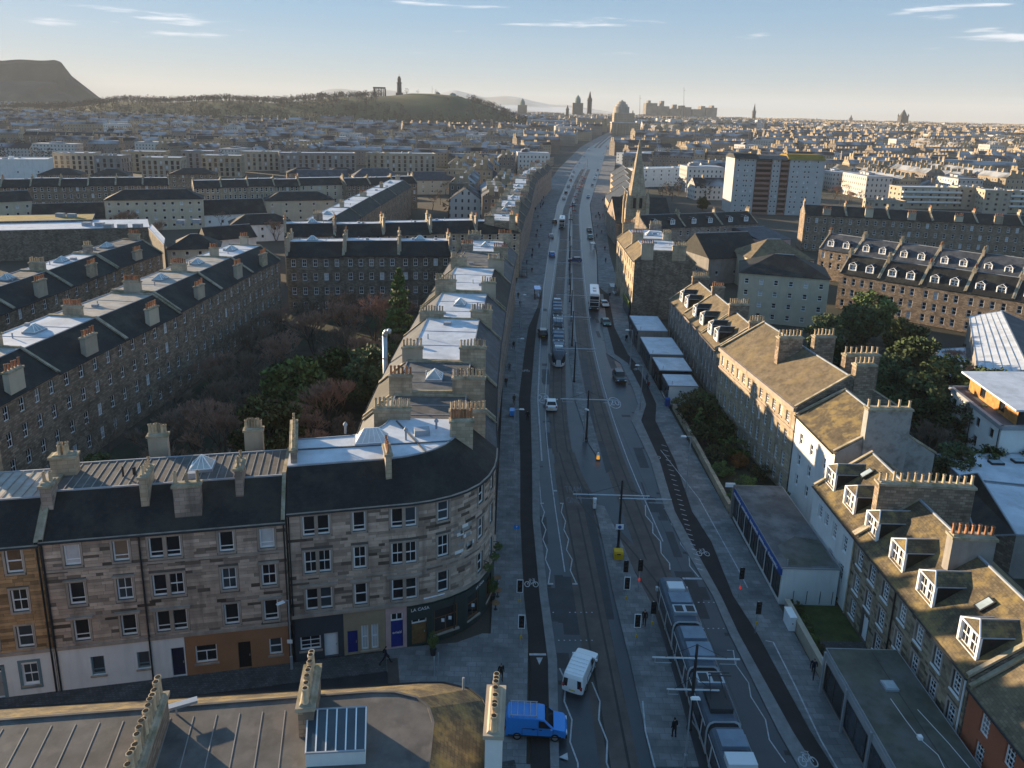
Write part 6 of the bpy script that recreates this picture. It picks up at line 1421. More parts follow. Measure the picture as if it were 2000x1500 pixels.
# ---------------------------------------------------------------- trams
mat('tram_white', (.62, .64, .66), .35, 0, coat=.5); mat('tram_dark', (.018, .024, .034), .2, 0, spec=.6); mat('tram_roof', (.085, .11, .14), .5, .2, 1.0); mat('tram_box', (.17, .22, .28), .5, .15, 1); mat('tram_grille', (.03, .035, .04), .6, .1, 2)
mat('tram_maroon', (.10, .015, .02), .4, 0)
def make_tram():
    r = thing('tram', 'tram', 'tram'); w = 1.325
    sec = [(-w+.12, .28), (-w, 1.05), (-w, 2.35), (-w+.06, 2.75), (-w+.2, 3.05), (-w+.5, 3.2), (w-.5, 3.2), (w-.2, 3.05), (w-.06, 2.75), (w, 2.35), (w, 1.05), (w-.12, .28)]
    mis = [0, 1, 1, 2, 2, 3, 2, 2, 1, 1, 0, 3]
    L = [8.0, 5.4, 5.6, 4.8, 5.6, 5.4, 8.0]; y = 0.0; spans = []
    for i, l in enumerate(L):
        a, b = y, y-l+.55; rings = []
        if i == 0: ys = [(a, .35, .45), (a-.35, .72, .78), (a-.9, .93, .95), (a-1.7, 1, 1), (b, 1, 1)]
        elif i == len(L)-1: ys = [(a, 1, 1), (b+1.2, 1, 1), (b+.4, .93, .95), (b-.15, .72, .78), (b-.5, .35, .45)]
        else: ys = [(a, 1, 1), (b, 1, 1)]
        for yy, sx, sz in ys: rings.append([(x*sx, yy, .28+(z-.28)*sz) for x, z in sec])
        m = MB(); m.loft(rings, mis=mis); o = m.build('module', ('tram_white', 'tram_dark', 'tram_roof', 'tram_roof'), r, uv=False)
        for s in (-1, 1):
            if 0 < i < len(L)-1 or True:
                m = MB(); c = (a+b)/2
                for dy in (-1.35, 1.35):
                    if b+.3 < c+dy < a-1.9 or 0 < i < 6: m.poly([(s*(w+.012), c+dy-.11, .5), (s*(w+.012), c+dy+.11, .5), (s*(w+.012), c+dy+.11-.25, 2.5), (s*(w+.012), c+dy-.11-.25, 2.5)])
                if m.f: tag(m.build('door_frame', 'tram_white', o, uv=False))
            k = MB(); k.box(s*(w+.006)-.008, s*(w+.006)+.008, min(a-1.9 if i == 0 else a, a)-.1, b+.2 if i < 6 else b+1.3, 2.55, 2.72); k.build('cantrail_stripe', 'tram_white', o, uv=False)
        if i < len(L)-1:
            m = MB(); m.loft([[(x*.9, b+.02, z*.95) for x, z in sec], [(x*.9, b-.57, z*.95) for x, z in sec]]); m.build('bellows', 'tyre', r, uv=False)
        spans.append((a, b)); y -= l
    def boxr(y0, y1, h, mm, w2=1.9, nm='roof_equipment', fr=False):
        m = MB(); m.box(-w2/2, w2/2, y1, y0, 3.18, 3.18+h); o = m.build(nm, mm, r, uv=False)
        if fr:
            for s in (-.5, .5): k = MB(); k.box(s*w2/2-.36, s*w2/2+.36, y1+.15, y0-.15, 3.18+h, 3.2+h); k.build('grille', 'tram_grille', o, uv=False)
    boxr(-2.2, -3.3, .35, 'tram_white', 1.5); boxr(-3.7, -5.2, .3, 'tram_box'); boxr(-5.6, -6.7, .35, 'steel_galv', 2.0, fr=True)
    yy = 0
    for i, l in enumerate(L):
        a, b = spans[i]
        if i in (1, 3, 5): boxr(a-.5, a-2.0, .35, 'tram_box'); boxr(a-2.6, b+.6, .5, 'tram_white' if i == 3 else 'tram_box', 2.0)
        if i in (2, 4): boxr(a-.4, a-1.6, .3, 'steel_galv', 2.1, fr=True); boxr(a-2.2, b+.7, .42, 'tram_grille', 1.7)
        if i == 6: boxr(a-.6, a-2.1, .4, 'tram_box'); boxr(a-2.6, a-4.0, .3, 'tram_grille'); boxr(a-4.5, a-5.6, .35, 'tram_white', 1.5)
    m = MB(); a = spans[2][0]-2.5
    for s in (-.6, .6): m.tube((s, a-.9, 3.6), (s*.6, a+.6, 4.5), .04, n=5); m.tube((s*.6, a+.6, 4.5), (s*.9, a-.6, 5.4), .03, n=5)
    m.tube((-.85, a-.6, 5.42), (.85, a-.6, 5.42), .05, n=5); m.tube((-.8, a-.3, 5.42), (.8, a-.3, 5.42), .05, n=5); m.build('pantograph', 'steel_dark', r, uv=False)
    for end, sgn in ((0, 1), (-sum(L)+.05, -1)):
        for s in (-1, 1):
            m = MB(); m.box(s*.72-.16, s*.72+.16, end-(.42 if sgn > 0 else -.42)-.08, end-(.42 if sgn > 0 else -.42)+.3*sgn if sgn > 0 else end+.5, .8, .95); m.build('headlight', 'headlamp', r, uv=False)
        m = MB(); q = [(-.62, end-.32*sgn, 1.25), (.62, end-.32*sgn, 1.25), (.95, end-1.05*sgn, 2.62), (-.95, end-1.05*sgn, 2.62)]; m.poly([(x, yq+.16*sgn, z+.12) for x, yq, z in q]); m.build('windscreen', 'glass_sky', r, uv=False)
    for s in (-1, 1): m = MB(); m.box(s*1.42-.1, s*1.42+.1, -1.6, -1.35, 2.0, 2.4); m.build('mirror', 'tram_white', r, uv=False)
    return r
tr1 = make_tram(); tr2 = copy_tree(tr1)
tr1.location = (15.95, 63.9, 0.02); tr1.rotation_euler = (0, 0, math.radians(-.8) + .035); tr1['label'] = 'long articulated tram stopped at the near platform with grey roof equipment'; tr1['category'] = 'tram'
tr2.location = (9.0, 131.6, 0.02); tr2.rotation_euler = (0, 0, math.pi-.045); tr2['label'] = 'tram approaching on the left track beyond the white hatchback'; tr2['category'] = 'tram'
# ---------------------------------------------------------------- poles, signals, small street furniture
def tram_pole(px, py, h, arms, label, group=None, z=.12):
    p = G(px, py, z); t = thing('tram_pole', label, 'pole', (p.x, p.y, z), group=group); m = MB(); m.lathe((p.x, p.y, z), [(.22, 0), (.22, .25), (.15, .3), (.13, h*.6), (.1, h)], 8); m.build('mast', 'steel_dark', t, uv=False)
    for (az, l0, l1, mm) in arms:
        k = MB(); k.tube((p.x-l0, p.y, z+az), (p.x+l1, p.y, z+az), .07, n=5); k.build('cross_arm', mm, t, uv=False)
        for s, l in ((-1, l0), (1, l1)):
            if l < 1.2: continue
            k = MB(); k.tube((p.x+s*l*.93, p.y, z+az), (p.x+s*l*.93, p.y, z+az-.45), .03, n=4); k.tube((p.x+s*l*.93, p.y, z+az-.45), (p.x+s*l*.55, p.y, z+az-.45), .025, n=4); k.build('registration_arm', mm, t, uv=False)
            k = MB(); k.tube((p.x, p.y, z+min(h, az+1.2)), (p.x+s*l*.7, p.y, z+az+.05), .02, n=4); k.build('stay_wire', 'steel_dark', t, uv=False)
    return t, p
tp, pp_ = tram_pole(1207, 1072, 8.2, [(6.45, 5.2, 3.0, 'steel_galv'), (6.1, .2, 5.4, 'steel_galv')], 'dark tram pole with white cross arms and small route sign above the yellow grit bin')
k = MB(); k.box(pp_.x-.42, pp_.x+.42, pp_.y-.2, pp_.y-.15, 2.6, 3.2); k.build('route_sign', 'paint_white', tp, uv=False); k = MB(); k.tube((pp_.x, pp_.y-.21, 2.9), (pp_.x, pp_.y-.24, 2.9), .2, n=14); k.build('sign_roundel', 'paint_shop_blue', tp, uv=False)
tram_pole(1346, 1424, 7.6, [(3.6, 2.0, 2.0, 'steel_galv'), (6.4, 3.3, 3.3, 'steel_galv')], 'tram pole with two white cross arms on the platform beside the tram')
tram_pole(1145, 858, 7.6, [(6.2, 4.0, 4.0, 'steel_galv')], 'tram pole with long white arm over the speed roundels')
for i, (x, y) in enumerate(((1121, 746), (1117, 676), (1115, 628), (1113, 590), (1112, 556), (1112, 528), (1112, 505), (1112, 470), (1113, 448), (1117, 425))): tram_pole(x, y, 7.4, [(6.2, 3.6, 3.6, 'steel_galv')], 'slim tram pole with pale cross arm in the central island', 'tram poles up the street')
for i, y in enumerate((420, 450, 480, 515, 550, 590, 630, 680)):
    p = ((interp(TL, y)+interp(TR, y))/2, y); t = thing('tram_pole', 'slim tram pole with pale cross arm in the central island', 'pole', (*p, 0), group='tram poles up the street'); m = MB(); m.tube((*p, 0), (*p, 8), .14, .1, 6); m.build('mast', 'steel_dark', t, uv=False); m = MB(); m.tube((p[0]-3.4, p[1], 6.4), (p[0]+3.4, p[1], 6.4), .06, n=4); m.build('cross_arm', 'steel_galv', t, uv=False)
def signal(px, py, label, z=.1, h=3.3, white=True, face=-1, two=False):
    p = G(px, py, z); t = thing('traffic_signal', label, 'traffic signal', (p.x, p.y, z)); m = MB(); m.tube((p.x, p.y, z), (p.x, p.y, z+h), .06, n=8); m.build('post', 'steel_galv', t, uv=False)
    y = p.y-.2*(-face); m = MB(); m.box(p.x-.24, p.x+.24, y-.03, y+.0, z+h-1.15, z+h+.1); o = m.build('backing_board', 'signal_back', t, uv=False)
    if white:
        for a, b, c, d in ((-.3, -.24, h-1.21, h+.16), (.24, .3, h-1.21, h+.16), (-.24, .24, h-1.21, h-1.15), (-.24, .24, h+.1, h+.16)): k = MB(); k.box(p.x+a, p.x+b, y-.035, y+.0, z+c, z+d); k.build('border', 'white_line', o, uv=False)
    for i in range(3): k = MB(); k.tube((p.x, y-.03*(-face), z+h-.15-.35*i), (p.x, y+.16*face, z+h-.15-.35*i), .12, .13, 8); k.build('lamp_hood', 'signal_back', t, uv=False)
    k = MB(); k.box(p.x-.09, p.x+.09, p.y-.16, p.y-.06, z+1.0, z+1.25); k.build('push_button', 'red_lamp' if two else 'yellow', t, uv=False)
    return t
for x, y, l, kw in ((1014, 1192, 'white edged traffic signal on the kerb beside the cycle symbol', {}), (1017, 1264, 'white edged traffic signal at the crossing beside the corner pub', {}), (1221, 1186, 'white edged traffic signal on the tram platform behind the tram nose', dict(z=.12)), (1241, 1262, 'white edged traffic signal on the platform beside the waiting person', dict(z=.12)), (1219, 1152, 'slim black signal on the platform near the grit bin', dict(z=.12, white=False)), (1247, 1150, 'black double headed signal with red lamp beside the tram nose', dict(z=.12, white=False, two=True)), (1272, 1236, 'black signal with lit lamp beside the tram front', dict(z=.12, white=False)), (1443, 1166, 'black signal on the right pavement past the blue shop', dict(white=False, two=True)), (1475, 1236, 'black signal on the right pavement beside the low wall', dict(white=False))): signal(x, y, l, **kw)
def grit_bin():
    p = G(1207, 1090, .12); t = thing('grit_bin', 'bright yellow grit bin at the foot of the tram pole', 'grit bin', (p.x, p.y, .12)); m = MB(); m.obox((p.x, p.y), (1, 0), .9, .75, .14, .85, top=(1.12, 1.12)); m.build('body', 'yellow', t, uv=False); m = MB(); m.obox((p.x, p.y), (1, 0), 1.1, .95, .85, 1.1, top=(.85, .8)); m.build('lid', 'yellow', t, uv=False); m = MB(); m.box(p.x-.2, p.x+.2, p.y-.5, p.y-.44, .8, .9); m.build('handle', 'paint_black', t, uv=False)
grit_bin()
def lamp_post(px, py, h, label, z=.1, arm=(-.5, -.4)):
    p = G(px, py, z); t = thing('street_lamp', label, 'street lamp', (p.x, p.y, z)); m = MB(); m.lathe((p.x, p.y, z), [(.13, 0), (.13, 1.2), (.07, 1.3), (.05, h)], 8); m.build('post', 'steel_galv', t, uv=False)
    q = (p.x+arm[0], p.y+arm[1]); m = MB(); m.tube((p.x, p.y, z+h), (*q, z+h+.1), .04, n=5); m.build('arm', 'steel_galv', t, uv=False); m = MB(); m.obox(q, Vector(arm).normalized(), .7, .28, z+h-.02, z+h+.14, top=(.7, .5)); m.build('lamp_head', 'paint_white', t, uv=False); return t
t = lamp_post(570, 1306, 6.6, 'grey street lamp in front of the terracotta ground floor'); p = G(570, 1306, .1); m = MB(); m.box(p.x-.22, p.x+.22, p.y-.16, p.y-.13, 2.7, 3.05); m.build('sign_plate', 'paint_white', t, uv=False)
lamp_post(1337, 1500, 6, 'twin headed lamp on the tram platform', .12, (.3, .0)); lamp_post(1140, 862, 5, 'short lamp on the tram island beside the pole', .12, (.2, -.2)); lamp_post(1113, 663, 5, 'short lamp on the island beside the approaching tram', .12, (.2, -.2))
for i, (x, y) in enumerate(((1003, 900), (1008, 740), (1015, 640), (1230, 720), (1250, 800), (1340, 960))): lamp_post(x, y, 7.5, 'slim grey street lamp at the pavement edge', .1, (.9, 0) if x < 1100 else (-.9, 0))['group'] = 'slim street lamps on the pavements'
def bollard():
    p = G(1168, 897, .12); t = thing('keep_left_bollard', 'glowing amber keep left bollard on the island tip', 'bollard', (p.x, p.y, .12)); m = MB(); m.obox((p.x, p.y), (1, 0), .42, .3, .12, .75, top=(.85, .8)); m.build('body', 'amber_lamp', t, uv=False); m = MB(); m.obox((p.x, p.y), (1, 0), .36, .25, .75, 1.15, top=(.6, .6)); m.build('cap', 'paint_white', t, uv=False); m = MB(); m.obox((p.x, p.y), (1, 0), .6, .5, .11, .16); m.build('base', 'steel_dark', t, uv=False)
bollard()
def cabinet(px, py, z, s, mname, label, name='cabinet'):
    p = G(px, py, z); t = thing(name, label, name.replace('_', ' '), (p.x, p.y, z)); m = MB(); m.box(p.x-s[0]/2, p.x+s[0]/2, p.y-s[1]/2, p.y+s[1]/2, z-.01, z+s[2]); m.build('body', mname, t, uv=False); m = MB(); m.box(p.x-s[0]/2-.04, p.x+s[0]/2+.04, p.y-s[1]/2-.04, p.y+s[1]/2+.04, z+s[2], z+s[2]+.06); m.build('lid', mname, t, uv=False); m = MB(); m.box(p.x-.04, p.x+.04, p.y-s[1]/2-.02, p.y-s[1]/2, z+s[2]*.5, z+s[2]*.6); m.build('lock', 'steel_dark', t, uv=False)
cabinet(1161, 992, .12, (.35, .3, 1.2), 'paint_white', 'slim white cabinet on the tram platform tip')
cabinet(1541, 1222, .1, (.6, 1.5, 1.4), 'paint_white', 'white advertising unit with pink poster beside the hedge', 'advertising_unit')
cabinet(1613, 1322, .1, (.5, 1.4, 1.3), 'steel_galv', 'grey utility cabinet against the low garden wall')
cabinet(1303, 792, .1, (.7, .8, 1.2), 'paint_shop_blue', 'bright blue bin beside the end shop', 'bin')
def parking_sign(px, py, h, label):
    p = G(px, py, .1); t = thing('parking_sign', label, 'sign', (p.x, p.y, .1)); m = MB(); m.tube((p.x, p.y, .1), (p.x, p.y, h), .04, n=6); m.build('post', 'steel_galv', t, uv=False); m = MB(); m.box(p.x-.3, p.x+.3, p.y-.06, p.y-.04, h-.5, h); o = m.build('plate', 'car_blue', t, uv=False); k = put('lettering', text_mesh('P', .35, 'white_line'), t, (0, -.075, h-.35)); k.rotation_euler = (math.pi/2, 0, 0)
parking_sign(1008, 1070, 2.9, 'blue parking sign on the pavement beside the corner block')
parking_sign(970, 770+60, 2.9, 'small blue sign on the pavement beside the street tenements')
mat('bin_green', (.01, .09, .03), .6, .15, 1); mat('bin_purple', (.07, .02, .13), .6, .15, 1)
def bin_(u, v, mname, label, group=None):
    p = cs(u, v); t = thing('waste_bin', label, 'bin', (*p, 0), group=group); m = MB(); m.obox(p, dC, 1.5, 1.1, .2, 1.15, top=(1.06, 1.06)); m.build('body', mname, t, uv=False); m = MB(); m.obox(p, dC, 1.65, 1.2, 1.15, 1.5, top=(.95, .35)); m.build('lid', mname, t, uv=False)
    for s in (-1, 1):
        q = Vector(p)+dC*s*.6; k = MB(); k.tube((q.x-.05, q.y, .1), (q.x+.05, q.y, .1), .1, n=8); k.build('wheel', 'tyre', t, uv=False)
bin_(-19.6, -11.6, 'bin_green', 'green communal waste bin on the side street with its twin', 'green communal bins'); bin_(-17.7, -11.6, 'bin_green', 'green communal waste bin on the side street with its twin', 'green communal bins'); bin_(-21.6, -11.6, 'bin_purple', 'purple communal glass bin beside the green bins')
for u, mm, l in ((-14.8, 'car_black', 'black car parked in the dark side street beside the green bins'), (-10.0, 'car_black', 'second black car parked in the side street'), (-4.2, 'car_red', 'dark red car parked in the side street below the near roof')):
    o = car('hatch', mm, 0, 0, -78, l, world=cs(u, -11.7))
for i, u in enumerate((-21.0, -19.0, -17.0)):
    p = cs(u, -13.3); t = thing('bike_stand', 'steel hoop bike stand on the pavement beside the communal bins', 'bike stand', (*p, .1), group='bike stands by the bins'); m = MB(); q = Vector(p); 
    m.tube((*q, .1), (*q, .85), .03, n=5); m.tube((*(q+nC*.6), .1), (*(q+nC*.6), .85), .03, n=5); m.tube((*q, .85), (*(q+nC*.6), .85), .03, n=5); m.build('hoop', 'steel_galv', t, uv=False)
for i, (x, y) in enumerate(((914, 1335), (938, 1338), (848, 1320), (856, 1312))):
    p = G(x, y, .1); t = thing('bollard', 'slim steel post on the corner paving by the pub', 'bollard', (p.x, p.y, .1), group='slim posts on the corner paving'); m = MB(); m.tube((p.x, p.y, .08), (p.x, p.y, 1.9 if i != 1 else 1.2), .05, n=6); m.build('post', 'steel_galv', t, uv=False); m = MB(); m.lathe((p.x, p.y, 1.9 if i != 1 else 1.2), [(.06, 0), (.06, .05), (.02, .09)], 6); m.build('cap', 'steel_galv', t, uv=False)
def shelter(px, py, label, rz=0, roof='glass_sky', z=.1):
    p = G(px, py, z); t = thing('bus_shelter', label, 'bus shelter', (p.x, p.y, z)); m = MB(); m.box(p.x-.8, p.x+.8, p.y-2.2, p.y+2.2, z+2.4, z+2.52); m.build('roof', roof, t, uv=False)
    for sx in (-.7, .7):
        for sy in (-2.1, 0, 2.1): m = MB(); m.tube((p.x+sx, p.y+sy, z-.02), (p.x+sx, p.y+sy, z+2.4), .04, n=5); m.build('post', 'steel_dark', t, uv=False)
    m = MB(); m.box(p.x+.68, p.x+.72, p.y-2.0, p.y+2.0, z+.3, z+2.2); m.build('back_panel', 'glass_sky', t, uv=False); m = MB(); m.box(p.x+.2, p.x+.6, p.y-1.6, p.y+1.6, z+.45, z+.52); m.build('bench', 'steel_galv', t, uv=False)
shelter(1049, 580, 'bus shelter with bright blue canopy on the left pavement', roof='car_blue'); shelter(1196, 575, 'glass bus shelter on the right pavement behind the bus'); shelter(1157, 488, 'glass shelter below the church'); shelter(1024, 540, 'glass shelter on the left pavement near the far junction')
def barrier(x, y, i):
    t = thing('road_barrier', 'red and white road barrier beside the far tram tracks', 'barrier', (x, y, 0), group='red barriers on the far road'); m = MB(); m.box(x-.9, x+.9, y-.05, y+.05, .55, 1.0); m.build('board', 'car_red', t, uv=False)
    for s in (-.7, .7): m = MB(); m.box(x+s-.05, x+s+.05, y-.25, y+.25, 0, .55); m.build('foot', 'tyre', t, uv=False)
for i in range(16): y = 330+i*16; barrier(interp(TL, y)+2.2+(i % 3)*.8, y, i)
def cart():
    p = G(1000, 812, .1); t = thing('street_cart', 'bright blue street sweeping cart on the left pavement', 'cart', (p.x, p.y, .1)); m = MB(); m.obox((p.x, p.y), (0, 1), 1.3, .75, .35, 1.15, top=(1.05, 1.05)); m.build('body', 'car_blue', t, uv=False); m = MB(); m.tube((p.x-.3, p.y+.6, 1.0), (p.x-.3, p.y+1.1, 1.2), .03, n=5); m.tube((p.x+.3, p.y+.6, 1.0), (p.x+.3, p.y+1.1, 1.2), .03, n=5); m.tube((p.x-.3, p.y+1.1, 1.2), (p.x+.3, p.y+1.1, 1.2), .03, n=5); m.build('handle', 'steel_dark', t, uv=False)
    for s in (-.4, .4): m = MB(); m.tube((p.x+s-.05, p.y, .3), (p.x+s+.05, p.y, .3), .2, n=10); m.build('wheel', 'tyre', t, uv=False)
cart()
def cafe(px, py, label):
    p = G(px, py, .1); t = thing('cafe_table', label, 'table', (p.x, p.y, .1), group='pavement tables by the pub'); m = MB(); m.lathe((p.x, p.y, .8), [(.4, 0), (.4, .04)], 10); m.build('top', 'timber', t, uv=False); m = MB(); m.lathe((p.x, p.y, .09), [(.25, 0), (.05, .04), (.05, .72)], 8); m.build('pedestal', 'steel_dark', t, uv=False)
for x, y in ((968, 1190), (972, 1165), (971, 1140)): cafe(x, y, 'small pavement table beside the green pub front')
# overhead contact wires
def wires():
    for nm, pl in (('left', TL), ('right', TR)):
        pts = [p for p in dense(pl, 12) if 36 < p[1] < 520]; m = MB()
        for a, b in zip(pts, pts[1:]): m.tube((*a, 5.85), (*b, 5.85), .016, n=3, cap=False)
        tag(m.build('contact_wire', 'steel_dark', uv=False), 'thin overhead tram wire above the %s hand track' % nm, 'wire')
wires()
# ---------------------------------------------------------------- people
def make_person(pose, coat, legs, hair='paint_black'):
    """one continuous skinned figure, walking or standing; +y is forward"""
    s = dict(walk=.34, stand=.06, stride=.5)[pose]
    J = {'pel': (0, 0, .95), 'spine': (0, .02, 1.2), 'chest': (0, .03, 1.42), 'neck': (0, .05, 1.53), 'head': (0, .07, 1.64), 'crown': (0, .06, 1.76)}
    for n, x in (('l', -1), ('r', 1)):
        k = s*(1 if n == 'l' else -1)
        J[n+'hip'] = (x*.1, 0, .9); J[n+'knee'] = (x*.11, k*.55+.04, .5); J[n+'ank'] = (x*.11, k-.05, .09); J[n+'toe'] = (x*.12, k+.12, .04)
        J[n+'sho'] = (x*.19, .02, 1.42); J[n+'elb'] = (x*.25, -k*.35-.02, 1.14); J[n+'wri'] = (x*.24, -k*.5+.1, .92); J[n+'hand'] = (x*.23, -k*.5+.14, .83)
    E_ = [('pel', 'spine'), ('spine', 'chest'), ('chest', 'neck'), ('neck', 'head'), ('head', 'crown')]
    for n in 'lr': E_ += [('pel', n+'hip'), (n+'hip', n+'knee'), (n+'knee', n+'ank'), (n+'ank', n+'toe'), ('chest', n+'sho'), (n+'sho', n+'elb'), (n+'elb', n+'wri'), (n+'wri', n+'hand')]
    Rr = dict(pel=.15, spine=.14, chest=.16, neck=.06, head=.105, crown=.08); names = list(J)
    for n in 'lr': Rr.update({n+'hip': .1, n+'knee': .07, n+'ank': .05, n+'toe': .045, n+'sho': .075, n+'elb': .055, n+'wri': .042, n+'hand': .045})
    me = bpy.data.meshes.new('person'); me.from_pydata([J[n] for n in names], [(names.index(a), names.index(b)) for a, b in E_], []); o = bpy.data.objects.new('person', me); COL.objects.link(o)
    sk = o.modifiers.new('skin', 'SKIN'); o.modifiers.new('sub', 'SUBSURF').levels = 1
    for i, n in enumerate(names): d = me.skin_vertices[0].data[i]; d.radius = (Rr[n], Rr[n]*(.8 if n in ('pel', 'spine', 'chest') else 1)); d.use_root = n == 'pel'
    dg = bpy.context.evaluated_depsgraph_get(); r = bpy.data.meshes.new_from_object(o.evaluated_get(dg)); bpy.data.objects.remove(o); r.name = 'person'
    r.materials.clear()
    for q in (coat, legs, 'skin', hair, 'tyre'): r.materials.append(M(q))
    for p in r.polygons:
        c = p.center; p.material_index = 4 if c.z < .11 else 1 if c.z < .86 and abs(c.x) < .2 else 3 if (c.z > 1.7 or (c.z > 1.58 and c.y < .04)) else 2 if (c.z > 1.53 or (abs(c.x) > .19 and c.z < .9)) else 0
        p.use_smooth = True
    return r
mat('skin', (.42, .26, .19), .6, 0); mat('coat_black', (.012, .013, .016), .9, .2, 3); mat('coat_navy', (.015, .02, .04), .9, .2, 3); mat('coat_olive', (.05, .05, .03), .9, .2, 3); mat('coat_grey', (.11, .11, .12), .9, .2, 3); mat('jeans', (.03, .045, .08), .9, .2, 3); mat('coat_red', (.2, .03, .025), .9, .2, 3); mat('hair_brown', (.05, .03, .018), .8, 0)
PM = [make_person('walk', 'coat_black', 'jeans'), make_person('stride', 'coat_navy', 'coat_black', 'hair_brown'), make_person('stand', 'coat_black', 'coat_black'), make_person('walk', 'coat_olive', 'coat_black', 'hair_brown'), make_person('walk', 'coat_grey', 'jeans', 'hair_brown'), make_person('stand', 'coat_red', 'jeans')]
def person(px, py, i, rz, label, z=.1, group=None, world=None):
    p = world or tuple(G(px, py, z))[:2]; o = put('person', PM[i], None, (p[0], p[1], z-.0+base_z(p[1])), math.radians(rz)); tag(o, label, 'person', group); return o
person(753, 1297, 1, -80, 'person in dark clothes striding along in front of the buff ground floor')
person(1587, 1320, 1, 150, 'person in dark coat striding on the right pavement by the garden wall')
person(1316, 1440, 2, 20, 'person in black waiting on the tram platform by the pole', .12)
person(1258, 1222, 2, 160, 'person in black standing on the platform beside the tram doors', .12)
person(978, 1330, 2, 200, 'person in black standing by the white wallhead chimney on the corner paving')
for i, (x, y, k, r, l) in enumerate(((988, 755, 0, 180, 'person in black coat walking on the left pavement near the blue cart'), (1003, 682, 0, 10, 'person in dark coat walking away on the left pavement beside the tram'), (995, 725, 4, 180, 'person in grey coat walking on the left pavement beside the tenements'), (1004, 790, 3, 0, 'person in olive coat pushing the blue cart'), (1030, 822, 2, 0, 'person in black on the left cycle track'), (1012, 583, 3, 180, 'person in olive coat near the blue canopy'), (1016, 600, 0, 0, 'person in dark coat beside the cycle track bend'), (1045, 585, 2, 90, 'person in black waiting under the blue canopy'), (1223, 668, 0, 180, 'person in black coat walking past the low frosted shops'), (1190, 583, 1, 180, 'person in navy coat below the corner tenement'), (1263, 748, 4, 0, 'person in grey beside the dark fascia shop'), (1266, 762, 5, 0, 'person in red beside the end shop'))): person(x, y, k, r, l)
for i in range(34):
    y = RND.uniform(215, 430); left = RND.random() < .65; x = interp(BL, y)+RND.uniform(1.2, 5.5) if left else interp(BR, y)-RND.uniform(1.0, 4.5)
    person(0, 0, RND.randrange(6), RND.choice((0, 180)), 'distant pedestrian on the %s pavement beyond the junction' % ('left' if left else 'right'), group='distant pedestrians', world=(x, y))
# ---------------------------------------------------------------- trees
def bare_meshes(seed, h, spread, lv=5, stems=1, bark='bark', tw='twig', dens=1.0):
    r = random.Random(seed); T = MB(); C = MB()
    def grow(p, d, L, rad, k):
        n = 2 if k < 2 else 1
        for _ in range(n):
            d = (d+Vector((r.uniform(-.16, .16), r.uniform(-.16, .16), r.uniform(-.02, .12)))).normalized(); q = p+d*(L/n)
            (T if k <= 1 else C).tube(p, q, rad, rad*.8, 5 if k < 2 else 3, cap=False); p = q; rad *= .8
        if k >= lv: return
        m = (3 if k < 2 else r.choice((2, 3, 3, 4))) + (1 if k == lv-1 else 0)
        for i in range(m):
            a = r.uniform(0, 2*math.pi); o = Vector((math.cos(a), math.sin(a), 0)); t = r.uniform(.4, .95)*spread
            nd = (d*(1-.25*t)+o*t+Vector((0, 0, .18))).normalized(); grow(p-d*(L*r.uniform(0, .35)), nd, L*r.uniform(.6, .8), max(.02, rad*r.uniform(.5, .68)), k+1)
    for s in range(stems):
        a = r.uniform(0, 6.3); d = Vector((math.cos(a)*.35*(stems > 1), math.sin(a)*.35*(stems > 1), 1)).normalized(); grow(Vector((math.cos(a)*.2*(stems > 1), math.sin(a)*.2*(stems > 1), -.1)), d, h*.3, h*.018+.04 if stems == 1 else h*.012+.03, 0)
    return T.mesh('trunk', (bark,), uv=False), C.mesh('crown', (tw,), uv=False)
def leaf_meshes(seed, h, rw, shape='round', leaf='leaf_dark', n=80, per=80, size=.3, bark='bark'):
    r = random.Random(seed); T = MB(); C = MB(); T.tube((0, 0, -.1), (0, 0, h*.6), h*.02+.06, h*.01+.03, 6)
    for i in range(n):
        if shape == 'cone':
            t = r.random()**1.4; rr = rw*(1-t)**.8; a = r.uniform(0, 6.283); c = Vector((math.cos(a)*rr*r.uniform(.4, 1), math.sin(a)*rr*r.uniform(.4, 1), h*(.08+.92*t))); cr = max(.25, rw*.28*(1-t*.7)); fl = .5
        else:
            while True:
                v = Vector((r.uniform(-1, 1), r.uniform(-1, 1), r.uniform(-1, 1)))
                if .35 < v.length < 1: break
            c = Vector((v.x*rw, v.y*rw, h*.56+v.z*h*.42)); cr = rw*r.uniform(.2, .36); fl = .75
        if i % 5 == 0: T.tube((0, 0, max(.3, c.z*.45)), c, .06, .02, 4, cap=False)
        for _ in range(per):
            while True:
                u = Vector((r.uniform(-1, 1), r.uniform(-1, 1), r.uniform(-1, 1)))
                if u.length < 1: break
            p = c+Vector((u.x*cr, u.y*cr, u.z*cr*fl)); s = size*r.uniform(.6, 1.3); a = Vector((r.uniform(-1, 1), r.uniform(-1, 1), r.uniform(-.6, .8))).normalized(); b = a.orthogonal().normalized()
            C.poly([p-a*s, p+b*s*.55, p+a*s, p-b*s*.55])
    return T.mesh('trunk', (bark,), uv=False), C.mesh('crown', (leaf,), uv=False)
